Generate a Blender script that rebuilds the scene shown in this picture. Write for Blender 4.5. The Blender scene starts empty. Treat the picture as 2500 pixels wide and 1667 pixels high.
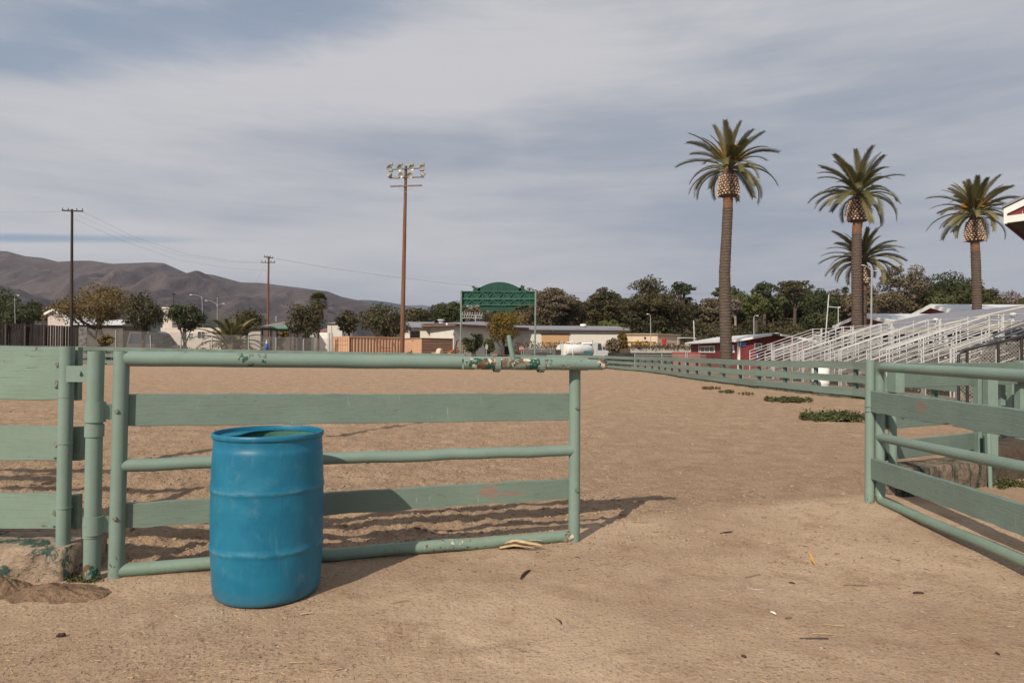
import bpy, math, random
import numpy as np
from mathutils import Vector, Matrix
R = math.radians
sc = bpy.context.scene
COL = sc.collection
rnd = random.Random(7)

# ------------------------------------------------------------------ camera
F = 1667.0                                  # focal length in photo pixels (2500 wide)
CAM_Z = 1.27
cam_d = bpy.data.cameras.new('camera'); cam = bpy.data.objects.new('camera', cam_d); COL.objects.link(cam)
cam_d.sensor_width = 36; cam_d.lens = 36*F/2500; cam_d.clip_start = .05; cam_d.clip_end = 30000
CM = Matrix.Translation((0, 0, CAM_Z)) @ Matrix.Rotation(R(90+.911), 4, 'X') @ Matrix.Rotation(R(.35), 4, 'Z')
cam.matrix_world = CM
sc.camera = cam
sc.view_settings.view_transform = 'Standard'; sc.view_settings.look = 'None'
sc.view_settings.exposure = 0; sc.view_settings.gamma = 1
sc.render.resolution_x = 1024; sc.render.resolution_y = 682
sc.cycles.max_bounces = 5; sc.cycles.diffuse_bounces = 3; sc.cycles.transparent_max_bounces = 24
sc.cycles.volume_bounces = 0

def ray(u, v):
    d = CM.to_3x3() @ Vector(((u-1250)/F, (833.5-v)/F, -1)); return d
def P(u, v, Y):                             # the point at distance Y seen at photo pixel u, v
    d = ray(u, v); t = Y/d.y; return Vector((d.x*t, Y, CAM_Z+d.z*t))
def G(u, v, z=0.0):                         # the point of the plane z seen at photo pixel u, v
    d = ray(u, v); t = (z-CAM_Z)/d.z; return Vector((d.x*t, d.y*t, z))
def XA(u, Y, v=860): return P(u, v, Y).x
def ZA(u, v, Y): return P(u, v, Y).z

# ------------------------------------------------------------------ sun and sky
SUN = Vector((-.395, -.708, .585)).normalized()     # towards the sun
el = math.asin(SUN.z); az = math.atan2(SUN.x, SUN.y)
sd = bpy.data.lights.new('sun', 'SUN'); sd.energy = 4.7; sd.angle = R(.6); sd.color = (1, .905, .765)
so = bpy.data.objects.new('sun', sd); COL.objects.link(so); so.location = (0, 0, 50)
so.rotation_euler = SUN.to_track_quat('Z', 'Y').to_euler()

W = bpy.data.worlds.new("World"); sc.world = W; W.use_nodes = True
nt = W.node_tree; nt.nodes.clear()
def N(nt, t, **k):
    n = nt.nodes.new(t)
    for a, b in k.items():
        if a.startswith('i_'):
            n.inputs[a[2:].replace('_', ' ')].default_value = b
        else: setattr(n, a, b)
    return n
def lk(nt, a, b): nt.links.new(a, b)
def math_(nt, op, a, b=None, c=None, clamp=False):
    n = nt.nodes.new('ShaderNodeMath'); n.operation = op; n.use_clamp = clamp
    for i, x in enumerate((a, b, c)):
        if x is None: continue
        if isinstance(x, (int, float)): n.inputs[i].default_value = x
        else: nt.links.new(x, n.inputs[i])
    return n.outputs[0]
def mixc(nt, f, a, b):
    n = nt.nodes.new('ShaderNodeMix'); n.data_type = 'RGBA'; n.clamp_factor = True
    for s, x in ((n.inputs[0], f), (n.inputs[6], a), (n.inputs[7], b)):
        if isinstance(x, (int, float)): s.default_value = x
        elif isinstance(x, tuple): s.default_value = (x[0], x[1], x[2], 1)
        else: nt.links.new(x, s)
    return n.outputs[2]
def ramp(nt, f, lo, hi):
    n = nt.nodes.new('ShaderNodeMapRange'); n.interpolation_type = 'SMOOTHSTEP'; n.clamp = True
    nt.links.new(f, n.inputs[0]); n.inputs[1].default_value = lo; n.inputs[2].default_value = hi
    return n.outputs[0]
def noise(nt, vec, scale, detail=4, rough=.55, dist=0, sc3=None, rot=None):
    if sc3 or rot:
        m = nt.nodes.new('ShaderNodeMapping'); nt.links.new(vec, m.inputs[0])
        if sc3: m.inputs['Scale'].default_value = sc3
        if rot: m.inputs['Rotation'].default_value = rot
        vec = m.outputs[0]
    n = nt.nodes.new('ShaderNodeTexNoise'); nt.links.new(vec, n.inputs['Vector'])
    n.inputs['Scale'].default_value = scale; n.inputs['Detail'].default_value = detail
    n.inputs['Roughness'].default_value = rough; n.inputs['Distortion'].default_value = dist
    return n.outputs[0]
sky = nt.nodes.new('ShaderNodeTexSky'); sky.sky_type = 'NISHITA'; sky.sun_disc = False
sky.sun_elevation = el; sky.sun_rotation = az; sky.air_density = 1.3; sky.dust_density = .8
tc = nt.nodes.new('ShaderNodeTexCoord'); D = tc.outputs['Generated']
_s = nt.nodes.new('ShaderNodeSeparateXYZ'); lk(nt, D, _s.inputs[0])
_y = math_(nt, 'MAXIMUM', _s.outputs[1], .15)
AZ = math_(nt, 'DIVIDE', _s.outputs[0], _y); EL = math_(nt, 'DIVIDE', _s.outputs[2], _y)
def dirmask(u, v, ru, rv, rot=0):           # soft spot of sky round one compass bearing and elevation
    d = ray(u, v); a0 = d.x/d.y; e0 = d.z/d.y; c, s_ = math.cos(R(rot)), math.sin(R(rot))
    da = math_(nt, 'SUBTRACT', AZ, a0); de = math_(nt, 'SUBTRACT', EL, e0)
    p = math_(nt, 'ADD', math_(nt, 'MULTIPLY', da, c*F/ru), math_(nt, 'MULTIPLY', de, -s_*F/ru))
    q = math_(nt, 'ADD', math_(nt, 'MULTIPLY', da, s_*F/rv), math_(nt, 'MULTIPLY', de, c*F/rv))
    return math_(nt, 'SQRT', math_(nt, 'ADD', math_(nt, 'MULTIPLY', p, p), math_(nt, 'MULTIPLY', q, q)))
wisp = noise(nt, D, 3.0, 7, .6, .6, (1, 1, 3.6), (0, R(-9), 0))
wisp2 = noise(nt, D, 9.0, 6, .6, 1.2, (1, 1, 3.2), (0, R(-14), 0))
band = noise(nt, D, 1.7, 3, .5, .2, (1, 1, 4.6), (0, R(-7), 0))
fine = noise(nt, D, 14, 5, .6, .4, (.35, .35, 3.4), (0, R(-5), 0))
def spot(u, v, ru, rv, rot, k=.9, soft=1.0):
    l = dirmask(u, v, ru, rv, rot)
    l = math_(nt, 'ADD', l, math_(nt, 'MULTIPLY', math_(nt, 'SUBTRACT', wisp2, .5), k))
    n = nt.nodes.new('ShaderNodeMapRange'); n.interpolation_type = 'SMOOTHSTEP'; nt.links.new(l, n.inputs[0])
    n.inputs[1].default_value = 1+soft*.45; n.inputs[2].default_value = 1-soft*.45; n.inputs[3].default_value = 0; n.inputs[4].default_value = 1
    return n.outputs[0]
# brightness of the cloud sheet
t = math_(nt, 'ADD', math_(nt, 'MULTIPLY', band, 1.5), math_(nt, 'MULTIPLY', wisp, .7))
t = math_(nt, 'ADD', t, math_(nt, 'MULTIPLY', fine, .8))
t = math_(nt, 'SUBTRACT', t, .97)
for (u, v, ru, rv, rot, amt) in [(650, 190, 760, 120, -7, .42), (1250, 60, 500, 170, -12, .22), (250, 330, 520, 120, -3, .12), (1500, 160, 520, 120, -10, .12),
                                 (900, 345, 420, 38, -2, -.16), (520, 330, 420, 30, 2, -.10), (2250, 470, 650, 260, 0, -.20), (1850, 640, 620, 160, 0, -.16),
                                 (1500, 300, 600, 60, -4, -.10), (250, 600, 420, 60, 0, .28), (560, 600, 420, 40, 0, .16), (700, 500, 700, 40, -1, .06), (2000, 180, 500, 90, -4, -.06), (1150, 440, 500, 26, -2, .10)]:
    t = math_(nt, 'ADD', t, math_(nt, 'MULTIPLY', spot(u, v, ru, rv, rot, .8, 2.0), amt))
t = ramp(nt, t, -.1, 1.2)
cloud = mixc(nt, t, (3.1, 3.55, 4.35), (5.9, 5.85, 6.05))
hole = spot(330, 70, 330, 85, -2, 1.5, 1.6)
for a in [(680, 30, 330, 95, -12, 1.3, 1.5), (60, 140, 260, 50, 4, 1.9, 1.6), (40, 581, 330, 8.5, .3, .8, 1.8)]:
    hole = math_(nt, 'MAXIMUM', hole, spot(*a))
hole = math_(nt, 'MULTIPLY', hole, .62)
skyc = mixc(nt, .25, sky.outputs[0], (1.35, 2.3, 4.0))
final = mixc(nt, hole, cloud, skyc)
final = mixc(nt, math_(nt, 'MULTIPLY', spot(40, 581, 330, 9, .3, .8, 1.8), .55), final, (1.5, 2.7, 4.4))
bg = nt.nodes.new('ShaderNodeBackground'); bg.inputs['Strength'].default_value = .1
out = nt.nodes.new('ShaderNodeOutputWorld')
lk(nt, final, bg.inputs['Color']); lk(nt, bg.outputs[0], out.inputs[0])

# ------------------------------------------------------------------ mesh helpers
class MB:
    def __init__(s): s.v = []; s.f = []; s.sm = []
    def add(s, vs, fs, smooth=False):
        b = len(s.v); s.v += [tuple(x) for x in vs]; s.f += [tuple(i+b for i in f) for f in fs]; s.sm += [smooth]*len(fs); return s
    def box(s, c, size, M=None):
        x, y, z = size[0]/2, size[1]/2, size[2]/2; c = Vector(c)
        vs = [Vector((a*x, b*y, d*z)) for a in (-1, 1) for b in (-1, 1) for d in (-1, 1)]
        if M is not None: vs = [M @ w for w in vs]
        return s.add([w+c for w in vs], [(0, 1, 3, 2), (4, 6, 7, 5), (0, 4, 5, 1), (2, 3, 7, 6), (0, 2, 6, 4), (1, 5, 7, 3)])
    def bb(s, x0, x1, y0, y1, z0, z1): return s.box(((x0+x1)/2, (y0+y1)/2, (z0+z1)/2), (x1-x0, y1-y0, z1-z0))
    def bar(s, a, b, w, h, up=(0, 0, 1), bev=0):          # beam a->b, width w (sideways) height h (up)
        a = Vector(a); b = Vector(b); d = (b-a); L = d.length; d.normalize(); up = Vector(up)
        side = d.cross(up).normalized(); up = side.cross(d).normalized()
        w /= 2; h /= 2
        if bev: pr = [(-w+bev, -h), (w-bev, -h), (w, -h+bev), (w, h-bev), (w-bev, h), (-w+bev, h), (-w, h-bev), (-w, -h+bev)]
        else: pr = [(-w, -h), (w, -h), (w, h), (-w, h)]
        n = len(pr); vs = [p+side*x+up*y for p in (a, b) for x, y in pr]
        return s.add(vs, [tuple(range(n))[::-1], tuple(range(n, 2*n))]+[(i, (i+1) % n, (i+1) % n+n, i+n) for i in range(n)])
    def tube(s, pts, rad, seg=12, cap=True, wob=0, seed=0):
        pts = [Vector(p) for p in pts]; n = len(pts)
        if isinstance(rad, (int, float)): rad = [rad]*n
        T = []
        for i in range(n):
            T.append((pts[min(i+1, n-1)]-pts[max(i-1, 0)]).normalized())
        ref = Vector((0, 0, 1)) if abs(T[0].z) < .9 else Vector((1, 0, 0))
        A = T[0].cross(ref).normalized(); rr = random.Random(seed); vs = []
        for i in range(n):
            A = (A - T[i]*A.dot(T[i])).normalized(); B = T[i].cross(A)
            for k in range(seg):
                a = 2*math.pi*k/seg; q = rad[i]*(1+wob*(rr.random()-.5)); vs.append(pts[i]+A*math.cos(a)*q+B*math.sin(a)*q)
        fs = [(i*seg+k, i*seg+(k+1) % seg, (i+1)*seg+(k+1) % seg, (i+1)*seg+k) for i in range(n-1) for k in range(seg)]
        s.add(vs, fs, True)
        if cap:
            s.add(vs[:seg], [tuple(range(seg))[::-1]]); s.add(vs[-seg:], [tuple(range(seg))])
        return s
    def lathe(s, prof, c, seg=32, smooth=True, wob=None):
        c = Vector(c); n = len(prof); vs = []
        for i, (r, z) in enumerate(prof):
            for k in range(seg):
                a = 2*math.pi*k/seg; q = r*(wob(a, z) if wob else 1); vs.append((c.x+q*math.cos(a), c.y+q*math.sin(a), c.z+z))
        return s.add(vs, [(i*seg+k, i*seg+(k+1) % seg, (i+1)*seg+(k+1) % seg, (i+1)*seg+k) for i in range(n-1) for k in range(seg)], smooth)
    def quad(s, *p): return s.add(p, [tuple(range(len(p)))])
    def prism(s, poly, y0, y1):                           # outline in x,z extruded in y
        n = len(poly); vs = [(x, y0, z) for x, z in poly]+[(x, y1, z) for x, z in poly]
        return s.add(vs, [tuple(range(n)), tuple(range(n, 2*n))[::-1]]+[((i+1) % n, i, i+n, (i+1) % n+n) for i in range(n)])
    def extrude(s, poly, off):                            # 3-D polygon given a thickness
        n = len(poly); off = Vector(off); vs = [Vector(p) for p in poly]+[Vector(p)+off for p in poly]
        return s.add(vs, [tuple(range(n)), tuple(range(n, 2*n))[::-1]]+[((i+1) % n, i, i+n, (i+1) % n+n) for i in range(n)])
    def blob(s, c, r, seed=0, sub=2, rough=.15, flat=1):
        rr = random.Random(seed); c = Vector(c); r = Vector(r) if not isinstance(r, (int, float)) else Vector((r, r, r))
        n, m = 6+sub*2, 8+sub*3; vs = []
        for i in range(n+1):
            th = math.pi*i/n
            for k in range(m):
                ph = 2*math.pi*k/m; q = 1+rough*(rr.random()-.5)*2*(0 if i in (0, n) else 1)
                vs.append((c.x+r.x*q*math.sin(th)*math.cos(ph), c.y+r.y*q*math.sin(th)*math.sin(ph), c.z+r.z*q*math.cos(th)*flat))
        return s.add(vs, [(i*m+k, i*m+(k+1) % m, (i+1)*m+(k+1) % m, (i+1)*m+k) for i in range(n) for k in range(m)], True)
    def build(s, name, m, parent=None, recalc=True):
        me = bpy.data.meshes.new(name)
        V = np.array(s.v, dtype=float)
        if parent is not None: org = world_loc(parent)
        else:
            org = Vector(((V[:, 0].min()+V[:, 0].max())/2, (V[:, 1].min()+V[:, 1].max())/2, V[:, 2].min()))
        V = V-np.array(org)
        me.from_pydata([tuple(x) for x in V], [], s.f)
        me.polygons.foreach_set('use_smooth', s.sm)
        if recalc:
            import bmesh
            b = bmesh.new(); b.from_mesh(me); bmesh.ops.recalc_face_normals(b, faces=b.faces); b.to_mesh(me); b.free()
        me.materials.append(m)
        o = bpy.data.objects.new(name, me); COL.objects.link(o)
        if parent is not None: o.parent = parent; o.location = (0, 0, 0)
        else: o.location = org
        return o
def world_loc(o):
    l = Vector(o.location)
    while o.parent is not None: o = o.parent; l += Vector(o.location)
    return l
def tag(o, label, cat, group=None, kind=None):
    o['label'] = label; o['category'] = cat
    if group: o['group'] = group
    if kind: o['kind'] = kind
    return o
def thing(name, label, cat, loc, group=None):
    o = bpy.data.objects.new(name, None); COL.objects.link(o); o.location = loc; o.empty_display_size = .2
    return tag(o, label, cat, group)
def part(name, mb, m, parent, label=None):
    o = mb.build(name, m, parent)
    if label: o['label'] = label
    return o
def struct(o): o['kind'] = 'structure'; return o
def copy_tree(o, parent=None):
    c = o.copy(); COL.objects.link(c); c.parent = parent
    for ch in list(o.children): copy_tree(ch, c)
    return c
def np_mesh(name, V, Fq, m, org, attrs=None, smooth=False, parent=None):
    me = bpy.data.meshes.new(name); V = np.asarray(V, dtype=np.float32)-np.array(org, dtype=np.float32)
    k = Fq.shape[1]; n = len(Fq)
    me.vertices.add(len(V)); me.vertices.foreach_set('co', V.ravel())
    me.loops.add(n*k); me.loops.foreach_set('vertex_index', Fq.ravel().astype(np.int32))
    me.polygons.add(n); me.polygons.foreach_set('loop_start', np.arange(0, n*k, k, dtype=np.int32)); me.polygons.foreach_set('loop_total', np.full(n, k, dtype=np.int32))
    me.polygons.foreach_set('use_smooth', np.full(n, smooth))
    me.update(calc_edges=True)
    for a, val in (attrs or {}).items():
        at = me.attributes.new(a, 'FLOAT', 'POINT'); at.data.foreach_set('value', np.asarray(val, dtype=np.float32))
    me.materials.append(m)
    o = bpy.data.objects.new(name, me); COL.objects.link(o)
    if parent is not None: o.parent = parent; o.location = (0, 0, 0)
    else: o.location = org
    return o

# ------------------------------------------------------------------ noise in numpy
_tab = {}
def vn(x, y, seed=0):
    if seed not in _tab: _tab[seed] = np.random.RandomState(seed).rand(256, 256)
    T = _tab[seed]; xi = np.floor(x).astype(int); yi = np.floor(y).astype(int); fx = x-xi; fy = y-yi
    fx = fx*fx*(3-2*fx); fy = fy*fy*(3-2*fy); a = xi & 255; b = yi & 255; a1 = (a+1) & 255; b1 = (b+1) & 255
    return (T[a, b]*(1-fx)+T[a1, b]*fx)*(1-fy)+(T[a, b1]*(1-fx)+T[a1, b1]*fx)*fy-.5
def fbm(x, y, seed=0, o=4):
    r = 0; a = 1
    for i in range(o): r = r+a*vn(x*2**i+17.3*i, y*2**i+9.1*i, seed+i); a *= .5
    return r
def sst(x, a, b):
    t = np.clip((x-a)/(b-a), 0, 1); return t*t*(3-2*t)

# ------------------------------------------------------------------ materials
def newmat(name, rough=.8, spec=.3):
    m = bpy.data.materials.new(name); m.use_nodes = True; nt = m.node_tree; b = nt.nodes['Principled BSDF']
    b.inputs['Roughness'].default_value = rough; b.inputs['Specular IOR Level'].default_value = spec
    return m, nt, b
def objvec(nt): return nt.nodes.new('ShaderNodeTexCoord').outputs['Object']
def posvec(nt): return nt.nodes.new('ShaderNodeNewGeometry').outputs['Position']
def bump(nt, b, h, dist, strength=1):
    n = nt.nodes.new('ShaderNodeBump'); n.inputs['Strength'].default_value = strength; n.inputs['Distance'].default_value = dist
    lk(nt, h, n.inputs['Height']); lk(nt, n.outputs[0], b.inputs['Normal'])
def sm(c, k): return tuple(min(1, x*k) for x in c)
def simple(name, c, rough=.8, var=.15, scale=4, bmp=0, sc3=None, spec=.3, metal=0, c2=None):
    m, nt, b = newmat(name, rough, spec); v = posvec(nt)
    n = noise(nt, v, scale, 5, .6, 0, sc3)
    lk(nt, mixc(nt, ramp(nt, n, .3, .7), sm(c, 1-var), c2 or sm(c, 1+var)), b.inputs['Base Color'])
    b.inputs['Metallic'].default_value = metal
    if bmp: bump(nt, b, noise(nt, v, scale*4, 4, .6, 0, sc3), bmp)
    return m
def paint(name, c, grain=None, chip=.74, spots=(), dirt=.25, rough=.5, bmp=.0025, cream=False, peel=()):
    """old green paint over metal or wood: small chips, worn spots given in world space, grime"""
    m, nt, b = newmat(name, rough, .25); v = posvec(nt)
    big = noise(nt, v, 2.3, 4, .6); med = noise(nt, v, 16, 4, .65)
    col = mixc(nt, ramp(nt, big, .3, .72), sm(c, .92), sm(c, 1.07))
    col = mixc(nt, math_(nt, 'MULTIPLY', ramp(nt, med, .48, .75), dirt), col, (c[0]*.75+.02, c[1]*.66+.01, c[2]*.6))
    h = math_(nt, 'MULTIPLY', noise(nt, v, 75, 3, .6), .5)
    if grain:
        g = noise(nt, v, 26, 5, .7, .3, grain)
        col = mixc(nt, math_(nt, 'MULTIPLY', ramp(nt, g, .48, .75), .42), col, sm(c, .58))
        col = mixc(nt, math_(nt, 'MULTIPLY', ramp(nt, noise(nt, v, 11, 4, .7, .6, (grain[2], grain[2], .5)), .66, .72), .35), col, (.42, .45, .40))
        cr = noise(nt, v, 9, 3, .5, .5, grain)
        crack = math_(nt, 'SUBTRACT', 1, ramp(nt, math_(nt, 'ABSOLUTE', math_(nt, 'SUBTRACT', cr, .5)), .001, .0035))
        crack = math_(nt, 'MULTIPLY', crack, ramp(nt, noise(nt, v, 3.1, 2), .5, .62))
        col = mixc(nt, math_(nt, 'MULTIPLY', crack, .75), col, (.03, .035, .03))
        h = math_(nt, 'ADD', h, math_(nt, 'MULTIPLY', g, .9))
    ch = noise(nt, v, 34, 5, .68)
    lim = chip
    for (x, y, z, r, amt) in spots:
        s = nt.nodes.new('ShaderNodeVectorMath'); s.operation = 'DISTANCE'; lk(nt, v, s.inputs[0]); s.inputs[1].default_value = (x, y, z)
        mr = ramp(nt, s.outputs['Value'], r, r*.35)
        ch = math_(nt, 'ADD', ch, math_(nt, 'MULTIPLY', mr, amt))
    mask = ramp(nt, ch, lim, lim+.012)
    kind = noise(nt, v, 13, 2, .5)
    u1 = mixc(nt, ramp(nt, kind, .48, .52), (.018, .075, .05), (.15, .075, .045))
    if cream: u1 = mixc(nt, ramp(nt, noise(nt, v, 21, 3), .52, .56), u1, (.52, .47, .38))
    col = mixc(nt, mask, col, u1)
    for (x, y, z, sx, sz) in peel:
        s = nt.nodes.new('ShaderNodeVectorMath'); s.operation = 'SUBTRACT'; lk(nt, v, s.inputs[0]); s.inputs[1].default_value = (x, y, z)
        s2 = nt.nodes.new('ShaderNodeVectorMath'); s2.operation = 'MULTIPLY'; lk(nt, s.outputs[0], s2.inputs[0]); s2.inputs[1].default_value = (1/sx, 1/sx, 1/sz)
        s3 = nt.nodes.new('ShaderNodeVectorMath'); s3.operation = 'LENGTH'; lk(nt, s2.outputs[0], s3.inputs[0])
        q = math_(nt, 'ADD', s3.outputs['Value'], math_(nt, 'MULTIPLY', math_(nt, 'SUBTRACT', noise(nt, v, 24, 6, .7), .5), 2.4))
        bare = mixc(nt, noise(nt, v, 60, 3, .6, 0, (.2, .2, 3)), (.17, .12, .095), (.29, .22, .18))
        col = mixc(nt, ramp(nt, q, 1.02, .98), col, bare)
    lk(nt, col, b.inputs['Base Color'])
    h = math_(nt, 'SUBTRACT', h, math_(nt, 'MULTIPLY', mask, .6))
    bump(nt, b, h, bmp, .8)
    rr = math_(nt, 'ADD', math_(nt, 'MULTIPLY', med, .3), rough-.12); lk(nt, rr, b.inputs['Roughness'])
    return m
def leafmat(name, c, c2, rough=.65, trans=.18):
    m, nt, b = newmat(name, rough, .2)
    a = nt.nodes.new('ShaderNodeAttribute'); a.attribute_name = 'rnd'
    col = mixc(nt, a.outputs['Fac'], c, c2); lk(nt, col, b.inputs['Base Color'])
    t = nt.nodes.new('ShaderNodeBsdfTranslucent'); lk(nt, col, t.inputs[0])
    mx = nt.nodes.new('ShaderNodeMixShader'); mx.inputs[0].default_value = trans
    lk(nt, b.outputs[0], mx.inputs[1]); lk(nt, t.outputs[0], mx.inputs[2]); lk(nt, mx.outputs[0], nt.nodes['Material Output'].inputs[0])
    return m
def chainmat(name, c, px, wire=.12, base=0.0):
    """woven wire: diamonds of wire cut out of a sheet"""
    m, nt, b = newmat(name, .5, .4); b.inputs['Base Color'].default_value = (*c, 1); b.inputs['Metallic'].default_value = .3
    v = posvec(nt); s = nt.nodes.new('ShaderNodeSeparateXYZ'); lk(nt, v, s.inputs[0])
    h = math_(nt, 'ADD', s.outputs[0], s.outputs[1]); fs = []
    for sg in (1, -1):
        q = math_(nt, 'MULTIPLY', math_(nt, 'ADD', h, math_(nt, 'MULTIPLY', s.outputs[2], sg)), 1/px)
        q = math_(nt, 'FRACT', q); fs.append(math_(nt, 'LESS_THAN', q, wire))
    a = math_(nt, 'MAXIMUM', fs[0], fs[1])
    if base: a = math_(nt, 'MAXIMUM', a, base)
    lk(nt, a, b.inputs['Alpha']); return m

# ------------------------------------------------------------------ the ground
def perim(x): return np.where(x < -2.2, 3.95, 3.95+(x+2.2)*.40)          # line of the arena fence and the two gates
def bank(x, y):
    a = sst(y, 118, 185)*sst(x+(y-150)*.1, -75, 5)*10.5
    a = a+sst(y, 118, 190)*fbm(x/30, y/30, 40, 3)*3*sst(x, -60, 0)
    return a
def ground_h(x, y):
    s = y-perim(x); loose = sst(s, -.15, .35)*(x < 10.3)*(y < 60)
    smooth_r = 1-.62*sst(x, -.6, 1.8)*sst(-y, -13, -8)
    h = .035*fbm(x/4, y/4, 1, 3)*sst(np.abs(s), .3, 3)
    far = 1/(1+(np.maximum(y, 0)/14)**2)
    h = h+(1-loose)*(.006*fbm(x/.09, y/.09, 5, 3)+.012*fbm(x/.5, y/.4, 7, 3))*far
    l1 = fbm(x/.10, y/.10, 11, 3); l2 = fbm(x/.42+3, y/.30, 15, 3); fur = vn(x/1.6, (y+.25*x)/.17, 21)
    h = h+loose*smooth_r*(np.abs(l1)*.072*far+l2*.045+fur*.036*far-.035)
    h = h+loose*(1-smooth_r)*.008*fbm(x/.2, y/.2, 30, 3)*far
    cx_ = 1.75+.5*np.sin(y*.13)+.03*y
    for o_ in (-.72, .72):
        q = (x-cx_-o_)/.12; tr_ = np.exp(-q**4); h = h-tr_*(.005+.004*np.sin(y*2*math.pi/.09+q*2))*far*loose
        h = h+np.exp(-((np.abs(q)-1.5)/.4)**2)*.005*far*loose
    for (dx, dy, dr, da) in DENTS:
        m_ = (np.abs(x-dx) < .3) & (np.abs(y-dy) < .3)
        if m_.any():
            a = (x[m_]-dx)*math.cos(da)+(y[m_]-dy)*math.sin(da); b = -(x[m_]-dx)*math.sin(da)+(y[m_]-dy)*math.cos(da); rr = np.hypot(a*1.0, b*.8)/dr
            h[m_] += loose[m_]*(-.016*np.exp(-rr**4)*(.6+.4*np.tanh(a/dr*3))+.006*np.exp(-((rr-1.3)/.3)**2))
    h = h*(1-sst(y, 50, 62)*.8)
    return h+bank(x, y)
_dr = random.Random(77); DENTS = [(_dr.uniform(-3, 5.5), 4.2+8*_dr.random()**1.3, _dr.uniform(.045, .065), _dr.uniform(0, 6.28)) for _ in range(260)]
def build_ground():
    ys = np.concatenate([np.linspace(-14, 1.1, 40), np.geomspace(1.15, 75, 780), np.geomspace(78, 230, 70), np.geomspace(260, 20000, 26)])
    nc = 1000; t = np.linspace(-1, 1, nc)
    hw = np.where(ys < 0, 8+.2*np.abs(ys), np.where(ys < 70, .86*np.abs(ys)+3.4+sst(-ys, -1.2, 0)*4, 1.5*ys-37))
    X = hw[:, None]*t[None, :]; Y = np.repeat(ys[:, None], nc, 1)
    Z = ground_h(X, Y)
    V = np.stack([X, Y, Z], -1).reshape(-1, 3)
    i = np.arange(len(ys)-1)[:, None]*nc+np.arange(nc-1)[None, :]
    Fq = np.stack([i, i+1, i+nc+1, i+nc], -1).reshape(-1, 4)
    s = Y-perim(X)
    loose = (sst(s, -.1, .3)*(X < 10.35)*(Y < 60.5)).ravel()
    outer = np.maximum((Y > 60.5), (X > 10.3+fbm(X, Y, 3)*.2)*(s > -.1)).astype(float).ravel()
    veg = sst(bank(X, Y), .3, 1.6).ravel(); veg = np.maximum(veg, (Y > 230).ravel()*1.)
    return np_mesh('ground', V, Fq, MAT['sand'], (0, 0, 0), {'loose': loose, 'outer': outer, 'veg': veg}, True)
MAT = {}
def mk_sand():
    m, nt, b = newmat('sand', .95, .12); v = posvec(nt)
    def att(n): a = nt.nodes.new('ShaderNodeAttribute'); a.attribute_name = n; return a.outputs['Fac']
    big = noise(nt, v, .55, 5, .6); mid = noise(nt, v, 3.2, 5, .65, .4); g1 = noise(nt, v, 55, 4, .72); g2 = noise(nt, v, 190, 3, .75)
    c = mixc(nt, ramp(nt, big, .34, .64), (.340, .232, .152), (.482, .350, .242))
    c = mixc(nt, math_(nt, 'MULTIPLY', ramp(nt, mid, .5, .68), .6), c, (.285, .178, .112))
    loosec = mixc(nt, ramp(nt, mid, .3, .7), (.345, .232, .150), (.455, .318, .212))
    c = mixc(nt, att('loose'), c, loosec)
    c = mixc(nt, math_(nt, 'MULTIPLY', ramp(nt, g1, .50, .70), .75), c, (.150, .100, .066))
    c = mixc(nt, math_(nt, 'MULTIPLY', ramp(nt, g1, .46, .28), .40), c, (.50, .40, .30))
    c = mixc(nt, math_(nt, 'MULTIPLY', ramp(nt, g2, .56, .70), .45), c, (.13, .085, .055))
    c = mixc(nt, math_(nt, 'MULTIPLY', ramp(nt, g2, .41, .30), .35), c, (.55, .46, .36))
    # straw and bark crumbs: short streaks
    st = noise(nt, v, 42, 3, .6, 1.5, (.35, 1.6, 1), (0, 0, R(12))); pat = ramp(nt, noise(nt, v, 1.3, 4, .6), .47, .60)
    st = math_(nt, 'MULTIPLY', ramp(nt, st, .59, .66), math_(nt, 'MULTIPLY', pat, math_(nt, 'SUBTRACT', 1, att('loose'))))
    c = mixc(nt, math_(nt, 'MULTIPLY', st, .75), c, (.11, .062, .038))
    # harrow and wheel marks stir up paler soil across the arena
    tr = noise(nt, v, 1.0, 3, .5, .6, (.22, 1.5, 1), (0, 0, R(-14)))
    c = mixc(nt, math_(nt, 'MULTIPLY', math_(nt, 'MULTIPLY', ramp(nt, tr, .54, .66), att('loose')), .35), c, (.40, .285, .19))
    oc = mixc(nt, ramp(nt, noise(nt, v, .4, 4), .4, .6), (.14, .12, .10), (.25, .195, .15))
    c = mixc(nt, att('outer'), c, oc)
    vc = mixc(nt, ramp(nt, noise(nt, v, .12, 5, .7), .35, .65), (.03, .034, .018), (.085, .065, .042))
    c = mixc(nt, att('veg'), c, vc)
    lk(nt, c, b.inputs['Base Color'])
    h = math_(nt, 'ADD', math_(nt, 'MULTIPLY', noise(nt, v, 28, 5, .7), math_(nt, 'ADD', math_(nt, 'MULTIPLY', att('loose'), 2.4), .5)), math_(nt, 'MULTIPLY', g1, .5))
    bump(nt, b, h, .016, 1)
    return m
MAT['sand'] = mk_sand()
struct(build_ground())

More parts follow.
